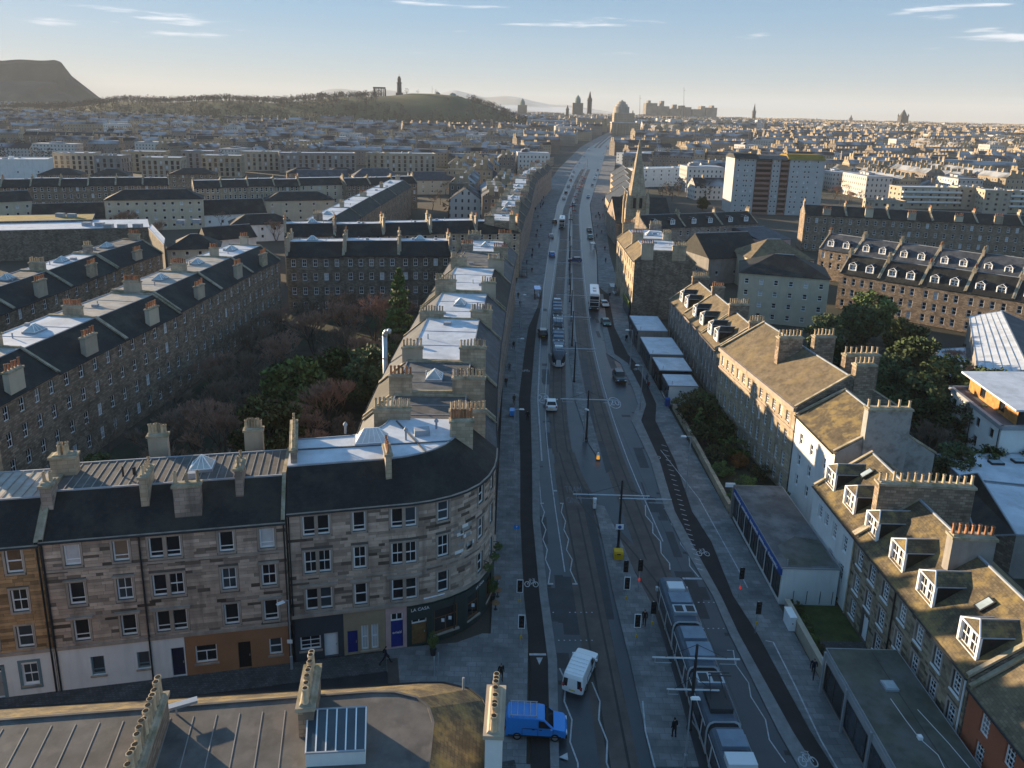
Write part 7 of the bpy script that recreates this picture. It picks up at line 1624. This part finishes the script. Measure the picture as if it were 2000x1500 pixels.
TREES = {'bare1': bare_meshes(1, 9.5, .85), 'bare2': bare_meshes(2, 9, 1.0), 'bush': bare_meshes(3, 7, .8, 5, 5, 'bark', 'twig'), 'bare_red': bare_meshes(4, 8, .9, 5, 5, 'bark', 'twig_red'), 'bare_pale': bare_meshes(5, 7.5, 1.05, 5, 4, 'bark_pale', 'twig_pale'),
         'ever': leaf_meshes(6, 9, 3.6), 'ever2': leaf_meshes(7, 7, 3.4, leaf='leaf_green', n=75), 'conifer': leaf_meshes(8, 13, 3.2, 'cone', 'leaf_green', 150, 70, .3), 'shrub': leaf_meshes(9, 2.6, 1.6, leaf='leaf_olive', n=34, per=55, size=.12), 'shrub2': leaf_meshes(10, 2.4, 1.5, leaf='leaf_green', n=34, per=55, size=.12), 'shrub_rust': leaf_meshes(11, 2.0, 1.3, leaf='leaf_rust', n=26, per=55, size=.11), 'small_con': leaf_meshes(12, 4.4, 1.4, 'cone', 'leaf_green', 50, 50, .14)}
def tree(kind, x, y, s, label, group, z=0.0, name=None, cat='tree'):
    t = thing(name or ('shrub' if 'shrub' in kind else 'conifer' if 'con' in kind else 'evergreen_tree' if 'ever' in kind else 'bare_tree'), label, cat if 'shrub' not in kind else 'shrub', (x, y, z), RND.uniform(0, 6.28), group); t.scale = (s, s, s*RND.uniform(.92, 1.1))
    a, b = TREES[kind]; put('trunk', a, t); put('crown', b, t); return t
LBL = {'bare1': 'bare brown tree', 'bare2': 'spreading bare brown tree', 'bush': 'many stemmed bare dark bush', 'bare_red': 'reddish twiggy bare bush', 'bare_pale': 'pale twiggy bare bush', 'ever': 'dark evergreen tree', 'ever2': 'mid green evergreen tree', 'conifer': 'tall dark conifer', 'shrub': 'olive evergreen shrub', 'shrub2': 'green evergreen shrub', 'shrub_rust': 'rust coloured shrub', 'small_con': 'small green conifer'}
def scatter(lst, where, group, scale=1.0):
    for k, x, y, s in lst: tree(k, x, y, s*scale, LBL[k]+' '+where, group)
tree('conifer', -21.5, 137, 1.25, 'tall dark conifer standing above the courtyard thicket', None)
crt = [('bare_red', -33, 142, 1.15), ('bare_red', -28, 146, 1.2), ('bare_red', -38, 137, 1.0), ('bush', -42, 148, 1.0), ('bare1', -45, 138, .9), ('bare_red', -25, 152, 1.0), ('bush', -36, 153, 1.1), ('bare2', -44, 125, .9), ('bush', -32, 118, 1.0), ('ever2', -28, 112, .9), ('bare_red', -25, 122, .95), ('bush', -38, 110, .9), ('bush', -43, 113, 1.0), ('ever2', -32, 104, .95), ('bare_red', -26, 101, 1.0), ('bush', -35, 97, .85), ('bush', -41, 101, 1.0), ('bare1', -47, 97, .85), ('bare2', -46, 108, .8), ('ever', -22, 109, .85), ('bare_red', -29, 94, .8), ('bare_red', -38, 89, .95), ('bare_red', -33, 90, .95), ('bush', -44, 88, 1.05), ('bare1', -49, 84, .85), ('bare_red', -48, 115, .9), ('bush', -30, 128, 1.0), ('bush', -22, 95, .7), ('ever', -30, 86, .85), ('bush', -41, 80, .9), ('bare_red', -26, 88, .7), ('bush', -37, 82, .75), ('bare_red', -43, 94, .9), ('bush', -20.5, 116, .9), ('bare1', -20.5, 127, .8), ('bare2', -50, 77, .7), ('ever', -46, 76, .6), ('bare_red', -40, 122, 1.0), ('bush', -48, 130, 1.0), ('bare_red', -47, 145, .9), ('bare_red', -33, 76, .6)]
scatter(crt, 'in the overgrown courtyard', 'courtyard trees', 1.35)
tree('bare_pale', -32.5, 79.5, 1.05, 'pale silvery twiggy bush behind the corner block chimneys', None)
rg = [('ever2', 77, 154, 1.25), ('ever', 72, 148, 1.0), ('ever', 62, 141, .95), ('bare1', 66, 133, .8), ('ever', 76, 137, .95), ('ever', 70, 122, 1.05), ('ever', 64, 118, .9), ('bush', 78, 124, 1.0), ('ever', 68, 108, 1.1), ('ever', 75, 110, 1.0), ('ever', 62, 104, 1.0), ('ever', 57, 112, .85), ('bush', 82, 116, .9), ('ever', 66, 97, .95), ('ever', 74, 99, .85), ('bush', 59, 97, .9), ('ever', 54, 103, .8), ('ever', 58, 128, .9), ('bush', 53, 135, .9), ('ever2', 62, 88, .7), ('ever', 56, 86, .7), ('bush', 66, 84, .8), ('ever', 68, 90, .7), ('bare_red', 84, 133, .8), ('shrub', 86, 145, 1.1), ('shrub', 91, 141, 1.1), ('ever2', 84, 150, .6), ('bush', 90, 128, .7), ('ever2', 78, 92, .6), ('ever', 52, 120, .8), ('ever', 84, 108, .7)]
scatter(rg, 'in the back gardens behind the ashlar terrace', 'back garden trees', 1.1)
tree('bare_pale', 76, 131, 1.05, 'straw coloured twiggy tree lit among the back gardens', None); tree('shrub_rust', 99, 143, 1.3, 'rust coloured rounded shrub beside the metal shed', None); tree('shrub', 95, 146, 1.2, 'yellow green hedge shrub near the metal shed', None)
fg = [('shrub', 28.5, 111, 1.5), ('ever', 30.5, 108, .55), ('shrub', 28.2, 106, 1.6), ('shrub2', 31, 103, 1.6), ('ever', 30.5, 98.5, .5), ('shrub', 28.6, 100, 1.3), ('small_con', 28.4, 103.2, 1.0), ('shrub2', 31.4, 95, 1.4), ('shrub', 29, 94, 1.1), ('shrub_rust', 31.2, 92.5, 1.0), ('shrub', 33, 89, 1.0), ('shrub2', 28.4, 90, .9), ('shrub2', 30.2, 85.6, .9), ('shrub', 33.5, 83, .8), ('shrub2', 28.3, 83, .8), ('shrub', 31.0, 112, 1.5), ('shrub', 32.5, 106, 1.3)]
scatter(fg, 'in the front garden of the ashlar terrace', 'front garden shrubs')
for i in range(11): tree(RND.choice(('shrub', 'shrub2')), 28.0+RND.uniform(-.15, .2), 53.2+i*.95, .42, 'clipped evergreen hedge shrub behind the low tan wall', 'hedge behind the tan wall')
for i in range(5): tree('shrub', 32.6+RND.uniform(-.1, .1), 64.5+i*2.2, .3, 'weedy shrub in the gap behind the blue fascia shop', 'weeds behind the shop')
def planter(px, py, label):
    p = G(px, py, .1); t = thing('potted_tree', label, 'plant', (p.x, p.y, .1)); m = MB(); m.lathe((p.x, p.y, .09), [(.22, 0), (.3, .5), (.32, .55), (.27, .55)], 10); m.build('pot', 'steel_dark', t, uv=False); a, b = TREES['shrub2']; put('foliage', b, t, (0, 0, .5), 0, (.3, .3, .75)); m = MB(); m.tube((p.x, p.y, .5), (p.x, p.y, 1.4), .04, n=5); m.build('stem', 'bark', t, uv=False)
planter(846, 1278, 'potted shrub beside the timber pub door'); planter(962, 1170, 'leafy planter at the curved pub front')
def basket(u, z):
    q = P3(p3, u, z, .55); t = thing('hanging_basket', 'leafy hanging basket on the curved pub wall', 'plant', q, group='hanging baskets on the pub'); m = MB(); m.tube(P3(p3, u, z+.5, 0), (q[0], q[1], q[2]+.5), .025, n=4); m.tube((q[0], q[1], q[2]+.5), q, .015, n=4); m.build('bracket', 'steel_dark', t, uv=False); put('foliage', TREES['shrub2'][1], t, (0, 0, -.45), 0, (.28, .28, .35))
for u in (17.9, 19.6, 21.2): basket(u, 5.2)
# loose trees through the middle distance
mid = [(860, 400), (880, 395), (905, 398), (920, 405), (845, 410), (890, 415), (935, 395), (870, 380), (700, 395), (350, 345), (330, 350), (610, 345), (455, 340), (960, 300), (985, 297), (1000, 300), (1380, 375), (1395, 370), (1360, 380), (1405, 385), (1660, 395), (1640, 400), (1680, 392), (1630, 388), (1650, 380), (1955, 490), (1860, 330), (1845, 335), (1900, 320), (250, 455), (265, 460), (430, 450), (540, 470), (560, 465), (470, 478), (310, 465), (1990, 330), (1700, 330), (1760, 325), (1345, 350)]
for i, (x, y) in enumerate(mid):
    p = G(x, y, 0); k = ('bare1', 'bare2', 'bare_red')[i % 3]; tree(k, p.x, p.y, RND.uniform(.9, 1.35), LBL[k]+' between the middle distance buildings', 'middle distance trees')
p = G(1372, 412); tree('ever2', p.x, p.y, .9, 'round bright green tree left of the tower block', None); p = G(1955, 488); tree('bare_pale', p.x, p.y, 1.5, 'tan bare tree in front of the rubble tenement row', None)
# ---------------------------------------------------------------- hills and far city
RIDGE = [(-1150, 18), (-950, 30), (-790, 46), (-650, 52), (-480, 55), (-380, 62), (-300, 70), (-207, 77), (-110, 74), (-50, 54), (0, 32), (50, 14), (110, 0)]
def kn(pts, x):
    if x <= pts[0][0]: return pts[0][1]
    for (a, b), (c, d) in zip(pts, pts[1:]):
        if x <= c: return b+(d-b)*(x-a)/(c-a)
    return pts[-1][1]
def smooth(a, b, x): t = max(0, min(1, (x-a)/(b-a))); return t*t*(3-2*t)
def hill_z(x, y):
    s = smooth(1220, 1500, y)*(1-smooth(1720, 2000, y)); r = kn(RIDGE, x*1510/max(900, y) if y < 1510 else x)
    return base_z(y)-1.0+max(0, r-base_z(y)+3)*s+2.0*math.sin(x*.031+y*.017)*s
m = MB()
nx, ny = 70, 26; P_ = [[(-1200+i*19.5, 1210+j*31.5) for i in range(nx)] for j in range(ny)]
idx = {}
for j in range(ny):
    for i in range(nx): x, y = P_[j][i]; idx[i, j] = len(m.v); m.v.append((x, y, hill_z(x, y)))
for j in range(ny-1):
    for i in range(nx-1): m.f.append((idx[i, j], idx[i+1, j], idx[i+1, j+1], idx[i, j+1])); m.m.append(0)
o = m.build('hill', 'hill_grass', uv=False, smooth=True); o['kind'] = 'structure'
CR = [(-3200, 120), (-2500, 158), (-1900, 152), (-1560, 156), (-1400, 156), (-1285, 155), (-1268, 148), (-1258, 110), (-1215, 84), (-1180, 58), (-1120, 34), (-1000, 18)]
def crag_z(x, y):
    xs = x*2150/max(2150, y) if y > 2150 else x
    r = kn(CR, xs); s = .55*smooth(1820, 2120, y)+.45*smooth(2120, 2150, y); s *= 1-smooth(2900, 3300, y)
    return base_z(y)-2+(r-base_z(y)+4)*s+(3*math.sin(x*.05+y*.03)+4*math.sin(x*.021-y*.013))*s*.6
m = MB(); ys = [1800, 1860, 1920, 1980, 2040, 2090, 2112, 2122, 2132, 2142, 2152, 2170, 2230, 2330, 2480, 2700, 2950, 3150, 3320]; xs = [-3200+i*40 for i in range(40)]+[-1600+i*8 for i in range(82)]
for j, y in enumerate(ys):
    for i, x in enumerate(xs): idx[i, j] = len(m.v); m.v.append((x, y, crag_z(x, y)))
for j in range(len(ys)-1):
    for i in range(len(xs)-1): m.f.append((idx[i, j], idx[i+1, j], idx[i+1, j+1], idx[i, j+1])); m.m.append(0)
o = m.build('crag_hill', 'hill_crag', uv=False, smooth=False); o['kind'] = 'structure'
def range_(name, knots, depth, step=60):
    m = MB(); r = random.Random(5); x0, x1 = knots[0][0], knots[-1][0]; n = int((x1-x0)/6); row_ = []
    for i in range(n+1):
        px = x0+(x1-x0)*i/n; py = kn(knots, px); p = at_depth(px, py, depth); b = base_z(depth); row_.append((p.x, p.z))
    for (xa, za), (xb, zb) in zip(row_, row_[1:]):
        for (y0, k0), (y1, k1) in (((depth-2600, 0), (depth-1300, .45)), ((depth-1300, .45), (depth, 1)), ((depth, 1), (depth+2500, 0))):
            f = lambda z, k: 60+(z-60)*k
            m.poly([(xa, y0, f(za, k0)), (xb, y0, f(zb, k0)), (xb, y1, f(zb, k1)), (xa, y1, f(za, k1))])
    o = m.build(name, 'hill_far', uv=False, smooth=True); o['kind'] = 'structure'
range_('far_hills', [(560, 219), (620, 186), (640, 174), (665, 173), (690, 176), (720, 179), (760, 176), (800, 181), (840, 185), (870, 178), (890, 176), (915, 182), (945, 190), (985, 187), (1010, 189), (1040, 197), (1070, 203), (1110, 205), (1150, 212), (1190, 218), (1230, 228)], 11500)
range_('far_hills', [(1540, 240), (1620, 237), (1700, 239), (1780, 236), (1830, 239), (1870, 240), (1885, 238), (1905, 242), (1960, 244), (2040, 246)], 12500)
# tree masses (far woods that read as one)
def wood(name, pts, mname, label, blades=20, cat='wood'):
    r = random.Random(3); m = MB()
    for (x, y, z, h) in pts:
        m.tube((x, y, z-1), (x, y, z+h*.6), h*.03, h*.015, 3, cap=False)
        for _ in range(blades):
            while True:
                u = Vector((r.uniform(-1, 1), r.uniform(-1, 1), r.uniform(-1, 1)))
                if u.length < 1: break
            p = Vector((x+u.x*h*.42, y+u.y*h*.42, z+h*.62+u.z*h*.4)); s = h*.13; a = Vector((r.uniform(-1, 1), r.uniform(-1, 1), r.uniform(-.4, 1))).normalized(); b = a.orthogonal()
            m.poly([p-a*s, p+b*s*.5, p+a*s])
    o = m.build(name, mname, uv=False); tag(o, label, cat, kind='stuff')
r = random.Random(21); pts = []
while len(pts) < 2600:
    x, y = r.uniform(-1100, 70), r.uniform(1240, 1640); z = hill_z(x, y)
    if z < base_z(y)+.5: continue
    px = 1000+x/y*1450
    grass = 735 < px < 1010 and (z > 50 and not (px > 915) or (790 < px < 905 and z > 36))
    if grass and r.random() < .97: continue
    pts.append((x, y, z, r.uniform(8, 14)))
wood('woodland', pts, 'wood_mass', 'dark leafless woodland covering the monument hill')
# landmarks
def lm(name, label, cat, p): return thing(name, label, cat, p)
def mon():
    p = at_depth(780, 187, 1500); z = hill_z(p.x, p.y)-1; t = lm('monument_tower', 'tall round telescope shaped monument tower on the grassy hill', 'monument', (p.x, p.y, z)); H = at_depth(780, 149, 1500).z-z
    m = MB(); m.lathe((p.x, p.y, z), [(7, 0), (7, 5), (4.6, 5.2), (4.3, H*.62), (5.1, H*.64), (5.1, H*.68), (3.5, H*.69), (3.4, H*.84), (4, H*.85), (4, H*.88), (2.6, H*.89), (2.4, H*.98), (1, H)], 14); m.build('shaft', 'landmark_dark', t, uv=False); m = MB(); m.tube((p.x, p.y, z+H-1), (p.x, p.y, z+H+5), .25, n=5); m.build('mast', 'landmark_dark', t, uv=False)
mon()
def cols():
    p = at_depth(741, 188, 1530); z = hill_z(p.x, p.y)-1; t = lm('columned_monument', 'unfinished colonnade monument on the hill beside the tower', 'monument', (p.x, p.y, z)); top = at_depth(741, 170, 1530).z; m = MB(); m.box(p.x-13, p.x+13, p.y-5, p.y+12, z-2, z+2); m.build('base', 'landmark_stone', t)
    for i in range(8): x = p.x-11+i*3.15; m = MB(); m.lathe((x, p.y, z+2), [(1.05, 0), (.85, top-z-5)], 8); m.build('column', 'landmark_dark', t, uv=False)
    for j in range(2):
        for s in (-11, 11.05): m = MB(); m.lathe((p.x+s, p.y+4+j*4, z+2), [(1.05, 0), (.85, top-z-5)], 8); m.build('column', 'landmark_dark', t, uv=False)
    m = MB(); m.box(p.x-12.4, p.x+12.4, p.y-1.3, p.y+1.3, top-3, top); m.build('entablature', 'landmark_dark', t)
cols()
def dome(px, py, pt, depth, w, label, gz=None):
    p = at_depth(px, py, depth); t = lm('domed_building', label, 'building', tuple(p)); H = at_depth(px, pt, depth).z-p.z; m = MB(); m.box(p.x-w, p.x+w, p.y-w*.6, p.y+w*.6, p.z-12, p.z+H*.45); m.build('body', 'landmark_stone', t); m = MB(); m.lathe((p.x, p.y, p.z+H*.45), [(w*.55, 0), (w*.55, H*.15), (w*.5, H*.28), (w*.3, H*.42), (w*.08, H*.5), (.3, H*.55)], 12); m.build('dome', 'landmark_green', t, uv=False)
dome(855, 191, 179, 1520, 9, 'observatory with small dome on the hill top'); dome(884, 191, 181, 1530, 12, 'second domed observatory building on the hill top'); dome(1020, 216, 192, 2300, 14, 'distant domed tower on the skyline right of the hill'); dome(1128, 214, 185, 1900, 13, 'large domed hotel tower on the skyline')
def spire(px, py, pt, depth, w, label, body=.45):
    p = at_depth(px, py, depth); H = at_depth(px, pt, depth).z-p.z; t = lm('church_spire', label, 'spire', tuple(p)); m = MB(); m.obox((p.x, p.y), (1, 0), w, w, p.z-12, p.z+H*body); m.build('tower', 'landmark_dark', t); m = MB(); m.lathe((p.x, p.y, p.z+H*body), [(w*.52, 0), (w*.1, H*(1-body)*.9), (.2, H*(1-body))], 8); m.build('steeple', 'landmark_dark', t, uv=False)
    for a in (-1, 1):
        for b in (-1, 1): m = MB(); m.obox((p.x+a*w*.45, p.y+b*w*.45), (1, 0), w*.2, w*.2, p.z+H*body, p.z+H*(body+.18), top=(.1, .1)); m.build('pinnacle', 'landmark_dark', t, uv=False)
spire(1151, 213, 178, 2000, 11, 'sharp dark spire beside the domed hotel tower'); spire(1472, 229, 202, 2400, 9, 'lone dark steeple on the skyline right of the castle', .35); spire(1661, 239, 224, 2700, 9, 'small far spire on the right skyline'); spire(1762, 243, 214, 2300, 22, 'bulky dark church tower with spire on the right skyline', .55); spire(1235, 236, 215, 2200, 8, 'small spire below the castle rock'); spire(1108, 222, 205, 2100, 8, 'slim spire left of the domed hotel')
def mast(px, py, pt, depth, label, w=.5):
    p = at_depth(px, py, depth); q = at_depth(px, pt, depth); t = lm('tower_crane', label, 'crane', tuple(p)); m = MB(); m.tube(p-Vector((0, 0, 10)), q, w, w*.6, 4); m.build('mast', 'landmark_dark', t, uv=False); m = MB(); m.tube(q-Vector((0, 0, 6)), q-Vector((-3, 0, 5.5)), w*.5, n=4); m.build('jib', 'landmark_dark', t, uv=False)
mast(1336, 232, 170, 1400, 'very tall thin mast rising above the castle skyline', .45); mast(1250, 225, 186, 1500, 'thin mast left of the castle'); mast(844, 190, 168, 1540, 'thin lattice mast on the monument hill', .35)
def castle():
    p = at_depth(1330, 232, 2900); t = lm('castle', 'grey castle buildings spread along the distant rock', 'castle', tuple(p)); m = MB(); L0, L1 = at_depth(1255, 232, 2900).x, at_depth(1412, 232, 2900).x; zr = at_depth(1330, 225, 2900).z
    m.loft([[(L0-60, 2820, 40), (L1+70, 2820, 40), (L1+70, 3050, 40), (L0-60, 3050, 40)], [(L0, 2880, zr), (L1, 2880, zr-6), (L1, 2990, zr-6), (L0, 2990, zr)]]); m.build('rock', 'landmark_dark', t, uv=False)
    for a, b, y in ((1262, 1284, 201), (1286, 1309, 207), (1293, 1299, 197), (1311, 1328, 212), (1330, 1338, 206), (1340, 1352, 209), (1354, 1370, 213), (1371, 1379, 207), (1382, 1403, 210), (1268, 1273, 196), (1318, 1322, 204), (1392, 1397, 206)):
        A, B = at_depth(a, y, 2900), at_depth(b, y, 2900); m = MB(); m.box(A.x, B.x, 2890+RND.uniform(0, 30), 2960, zr-10, A.z); m.build('range', 'landmark_stone', t)
castle()
mat('far_tan_plain2', (.34, .31, .27), .8, .15, .1)
def hotel():
    p = at_depth(1216, 226, 1450); t = lm('ribbon_hotel', 'pale modern hotel with stepped curved top at the far street end', 'hotel', tuple(p)); b = base_z(1450)
    m = MB(); A, B = at_depth(1200, 220, 1450), at_depth(1240, 220, 1450); m.box(A.x, B.x, 1450, 1480, b-2, A.z); m.build('body', 'far_tan', t); c = at_depth(1216, 214, 1450); top = at_depth(1216, 195, 1450)
    m = MB(); H = top.z-c.z; m.lathe((c.x, 1465, c.z), [(15, -6), (15, H*.3), (12, H*.32), (11, H*.55), (8, H*.6), (7, H*.82), (3, H*.86), (1, H)], 18); m.build('coil', 'far_tan_plain2', t, uv=False)
hotel()
# ---- the city beyond
def far_mesh(kind, L, D, H, seed):
    r = random.Random(seed); m = MB(); x, y = L/2, D/2; wall_, roof_, top_ = dict(row=('far_stone', 'far_slate', 'far_frost'), tan=('far_tan', 'far_slate', 'far_frost'), white=('far_white', 'far_frost', 'far_slate'), house=('far_tan', 'far_slate', 'far_slate'), hall=('far_white', 'far_slate', 'far_slate'))[kind]
    for a, b in (((-x, -y), (x, -y)), ((x, -y), (x, y)), ((x, y), (-x, y)), ((-x, y), (-x, -y))): m.poly([(*a, -3), (*b, -3), (*b, H), (*a, H)], 0)
    if kind == 'white':
        m.box(-x, x, -y, y, H, H+.5, 1)
        for _ in range(3): c = r.uniform(-x*.7, x*.7); m.box(c-2, c+2, -2, 2, H+.5, H+r.uniform(1.5, 3), 1)
    elif kind in ('row', 'tan'):
        f = .45; m.poly([(-x, -y-.3, H), (x, -y-.3, H), (x, -y*f, H+2.8), (-x, -y*f, H+2.8)], 1); m.poly([(x, y+.3, H), (-x, y+.3, H), (-x, y*f, H+2.8), (x, y*f, H+2.8)], 1); m.poly([(-x, -y*f, H+2.8), (x, -y*f, H+2.8), (x, y*f, H+2.8), (-x, y*f, H+2.8)], 2)
        for s in (-x, x): m.poly([(s, -y, H), (s, y, H), (s, y*f, H+2.8), (s, -y*f, H+2.8)], 0)
        n = max(2, int(L/11))
        for i in range(n+1):
            c = -x+.4+(L-.8)*i/n
            for cy_ in (-y*.3, y*.35): k = r.uniform(1.0, 1.7); m.box(c-.45, c+.45, cy_-k, cy_+k, H+1, H+4.4+r.uniform(0, .9), 3)
    else:
        rz = D*.33; m.poly([(-x-.3, -y-.3, H), (x+.3, -y-.3, H), (x-(y if kind == 'house' else 0), 0, H+rz), (-x+(y if kind == 'house' else 0), 0, H+rz)], 1); m.poly([(x+.3, y+.3, H), (-x-.3, y+.3, H), (-x+(y if kind == 'house' else 0), 0, H+rz), (x-(y if kind == 'house' else 0), 0, H+rz)], 1)
        for s in (-1, 1): m.poly([(s*x, -y, H), (s*x, y, H), (s*(x-(y if kind == 'house' else 0)), 0, H+rz)], 1 if kind == 'house' else 0)
        m.box(-x*.5-.5, -x*.5+.5, -1, 1, H+1, H+rz+1.6, 3)
    return m
FK = {'row': ('distant slate roofed stone tenement block with chimneys in the far city', 'tenement'), 'tan': ('distant tan stone tenement block with chimneys in the far city', 'tenement'), 'white': ('distant pale flat roofed block in the far city', 'building'), 'house': ('distant hip roofed house in the far city', 'house'), 'hall': ('distant pale walled gabled hall in the far city', 'hall')}
FM = {}
for k, sizes in (('row', ((34, 12, 13), (52, 12, 14), (26, 12, 12))), ('tan', ((30, 12, 13), (46, 12, 13))), ('white', ((34, 16, 12), (24, 18, 16))), ('house', ((14, 11, 7), (20, 12, 8))), ('hall', ((26, 14, 8),))): FM[k] = [(far_mesh(k, *s, i+7), s) for i, s in enumerate(sizes)]
mat('far_tan_plain', (.36, .29, .2), .95, .2, .05, rnd=.3)
FMESH = {k: [(mb.mesh('far_'+k, dict(row=('far_stone', 'far_slate', 'far_frost', 'far_tan_plain'), tan=('far_tan', 'far_slate', 'far_frost', 'far_tan_plain'), white=('far_white', 'far_frost', 'far_slate', 'far_white'), house=('far_tan', 'far_slate', 'far_slate', 'far_tan_plain'), hall=('far_white', 'far_slate', 'far_slate', 'far_tan_plain'))[k]), s) for mb, s in v] for k, v in FM.items()}
def clear(x, y):
    if interp(BL, y)-15 < x < interp(BR, y)+15: return False
    if 1200 < y < 2000 and hill_z(x, y) > base_z(y)+1.5: return False
    if x < -950 and 1800 < y: return False
    px = 1000+x/y*1450
    if px > 2120 or px < -120: return False
    if x < interp(BL, y):
        if y < 620 and px < 870: return False
        if y < 300: return False
        if y < 1230 and 620 < y and px < 1000 and y < 700 and px < 720: return True
    else:
        if y < 330: return False
        if y < 480 and px > 1390: return False
        if y < 420: return False
    return True
r = random.Random(77); cnt = {k: 0 for k in FM}; placed = []; stuff = {k: [] for k in FM}
y = 300.0
while y < 3600:
    step = 30+y*.020; x = -.74*y
    while x < .80*y:
        cx_, cy_ = int(x//170), int(y//150); rr = random.Random(cx_*91+cy_*13); base = rr.choice((0.06, 0.06, -.35, .4, 1.55, 1.25)) if y > 600 else rr.choice((.06, 1.6)); xx, yy = x+r.uniform(-6, 6), y+r.uniform(-8, 8)
        kind = r.choices(('row', 'tan', 'white', 'house', 'hall'), (44, 26, 9, 13, 8))[0]; j = r.randrange(len(FM[kind])); s = FM[kind][j][1]; cell = s[0]*(abs(math.cos(base))*1.0+abs(math.sin(base))*.4)+8
        if clear(xx, yy) and r.random() < .93:
            placed.append((yy, xx, kind, j, base+r.uniform(-.05, .05), r.uniform(.85, 1.15)))
        x += cell*(1.0 if y < 1500 else 1.25)
    y += step
placed.sort()
for yy, xx, kind, j, a, sc in placed:
    z = base_z(yy)-.2
    if cnt[kind] < (140 if kind in ('row', 'tan') else 200) and yy < 2000:
        cnt[kind] += 1; me, s = FMESH[kind][j]; o = put('far_'+('tenement' if kind in ('row', 'tan') else 'block' if kind == 'white' else kind), me, None, (xx, yy, z), a, (1, 1, sc)); tag(o, FK[kind][0], FK[kind][1], 'far city '+kind+' buildings')
    else: stuff[kind].append((xx, yy, z, a, sc, j))
for kind, lst in stuff.items():
    if not lst: continue
    m = MB()
    for xx, yy, z, a, sc, j in lst:
        src = FM[kind][j][0]; i0 = len(m.v); c, s = math.cos(a), math.sin(a)
        m.v.extend((xx+p[0]*c-p[1]*s, yy+p[0]*s+p[1]*c, z+p[2]*sc) for p in src.v); m.f.extend(tuple(i0+q for q in f) for f in src.f); m.m.extend(src.m)
    mats = [x.name for x in FMESH[kind][0][0].materials]; o = m.build('distant_city', tuple(mats), uv=True); tag(o, 'hazy mass of distant city roofs merging towards the horizon', 'city', kind='stuff')
# street end: big stone blocks and trees through the city
for a, b, yt, d, l in ((1128, 1186, 232, 1330, 'long colonnaded stone block at the far end of the street'), (1040, 1100, 236, 1300, 'broad stone office block left of the far street end'), (1196, 1250, 240, 1250, 'pale block right of the far street end')):
    A, B = at_depth(a, yt, d), at_depth(b, yt, d); t = thing('stone_block', l, 'building', ((A.x+B.x)/2, d, base_z(d))); m = MB(); m.box(A.x, B.x, d, d+25, base_z(d)-2, A.z); m.build('body', 'far_tan', t); m = MB(); m.box(A.x-.8, B.x+.8, d-.8, d+26, A.z, A.z+1.5); m.build('cornice', 'far_frost', t)
    n = 9
    for i in range(n+1): x = A.x+(B.x-A.x)*i/n; m = MB(); m.box(x-.6, x+.6, d-.6, d, base_z(d), A.z); m.build('pilaster', 'far_tan_plain', t)
pts = []; r = random.Random(5)
while len(pts) < 900:
    y = 330*math.exp(r.uniform(0, 2.1)); x = r.uniform(-.74, .78)*y
    if clear(x, y) or (x < -60 and 560 < y < 1200): pts.append((x, y, base_z(y)-.2, r.uniform(6, 12)))
wood('street_trees', pts, 'wood_tan', 'bare trees dotted among the distant city roofs', 26)
pts = [(r.uniform(-1150, 60), r.uniform(1040, 1240), 0, 0) for _ in range(900)]; pts = [(x, y, base_z(y)-.2, r.uniform(8, 13)) for x, y, *_ in pts]
wood('woodland', pts, 'wood_mass', 'belt of bare trees along the foot of the monument hill')
pts = []
while len(pts) < 520:
    y = r.uniform(600, 1040); x = r.uniform(-.72, -.12)*y
    if clear(x, y): pts.append((x, y, base_z(y)-.2, r.uniform(7, 12)))
wood('garden_trees', pts, 'wood_mass', 'dark bare trees filling the gardens between the left hand city rows', 22)
# ---------------------------------------------------------------- air
def haze():
    m = MB(); m.box(-9500, 9500, -120, 15200, -2.5, 420); o = m.build('haze', 'haze_air', uv=False); tag(o, 'thin pale winter haze over the whole city', 'haze', kind='stuff')
def haze_mat():
    k = bpy.data.materials.new('haze_air'); k.use_nodes = True; nt = k.node_tree; nt.nodes.clear(); out = nt.nodes.new('ShaderNodeOutputMaterial'); v = nt.nodes.new('ShaderNodeVolumePrincipled')
    v.inputs['Color'].default_value = (.82, .88, .95, 1); v.inputs['Density'].default_value = .00008; v.inputs['Anisotropy'].default_value = .0; nt.links.new(v.outputs[0], out.inputs['Volume']); MATS['haze_air'] = k
haze_mat(); haze()
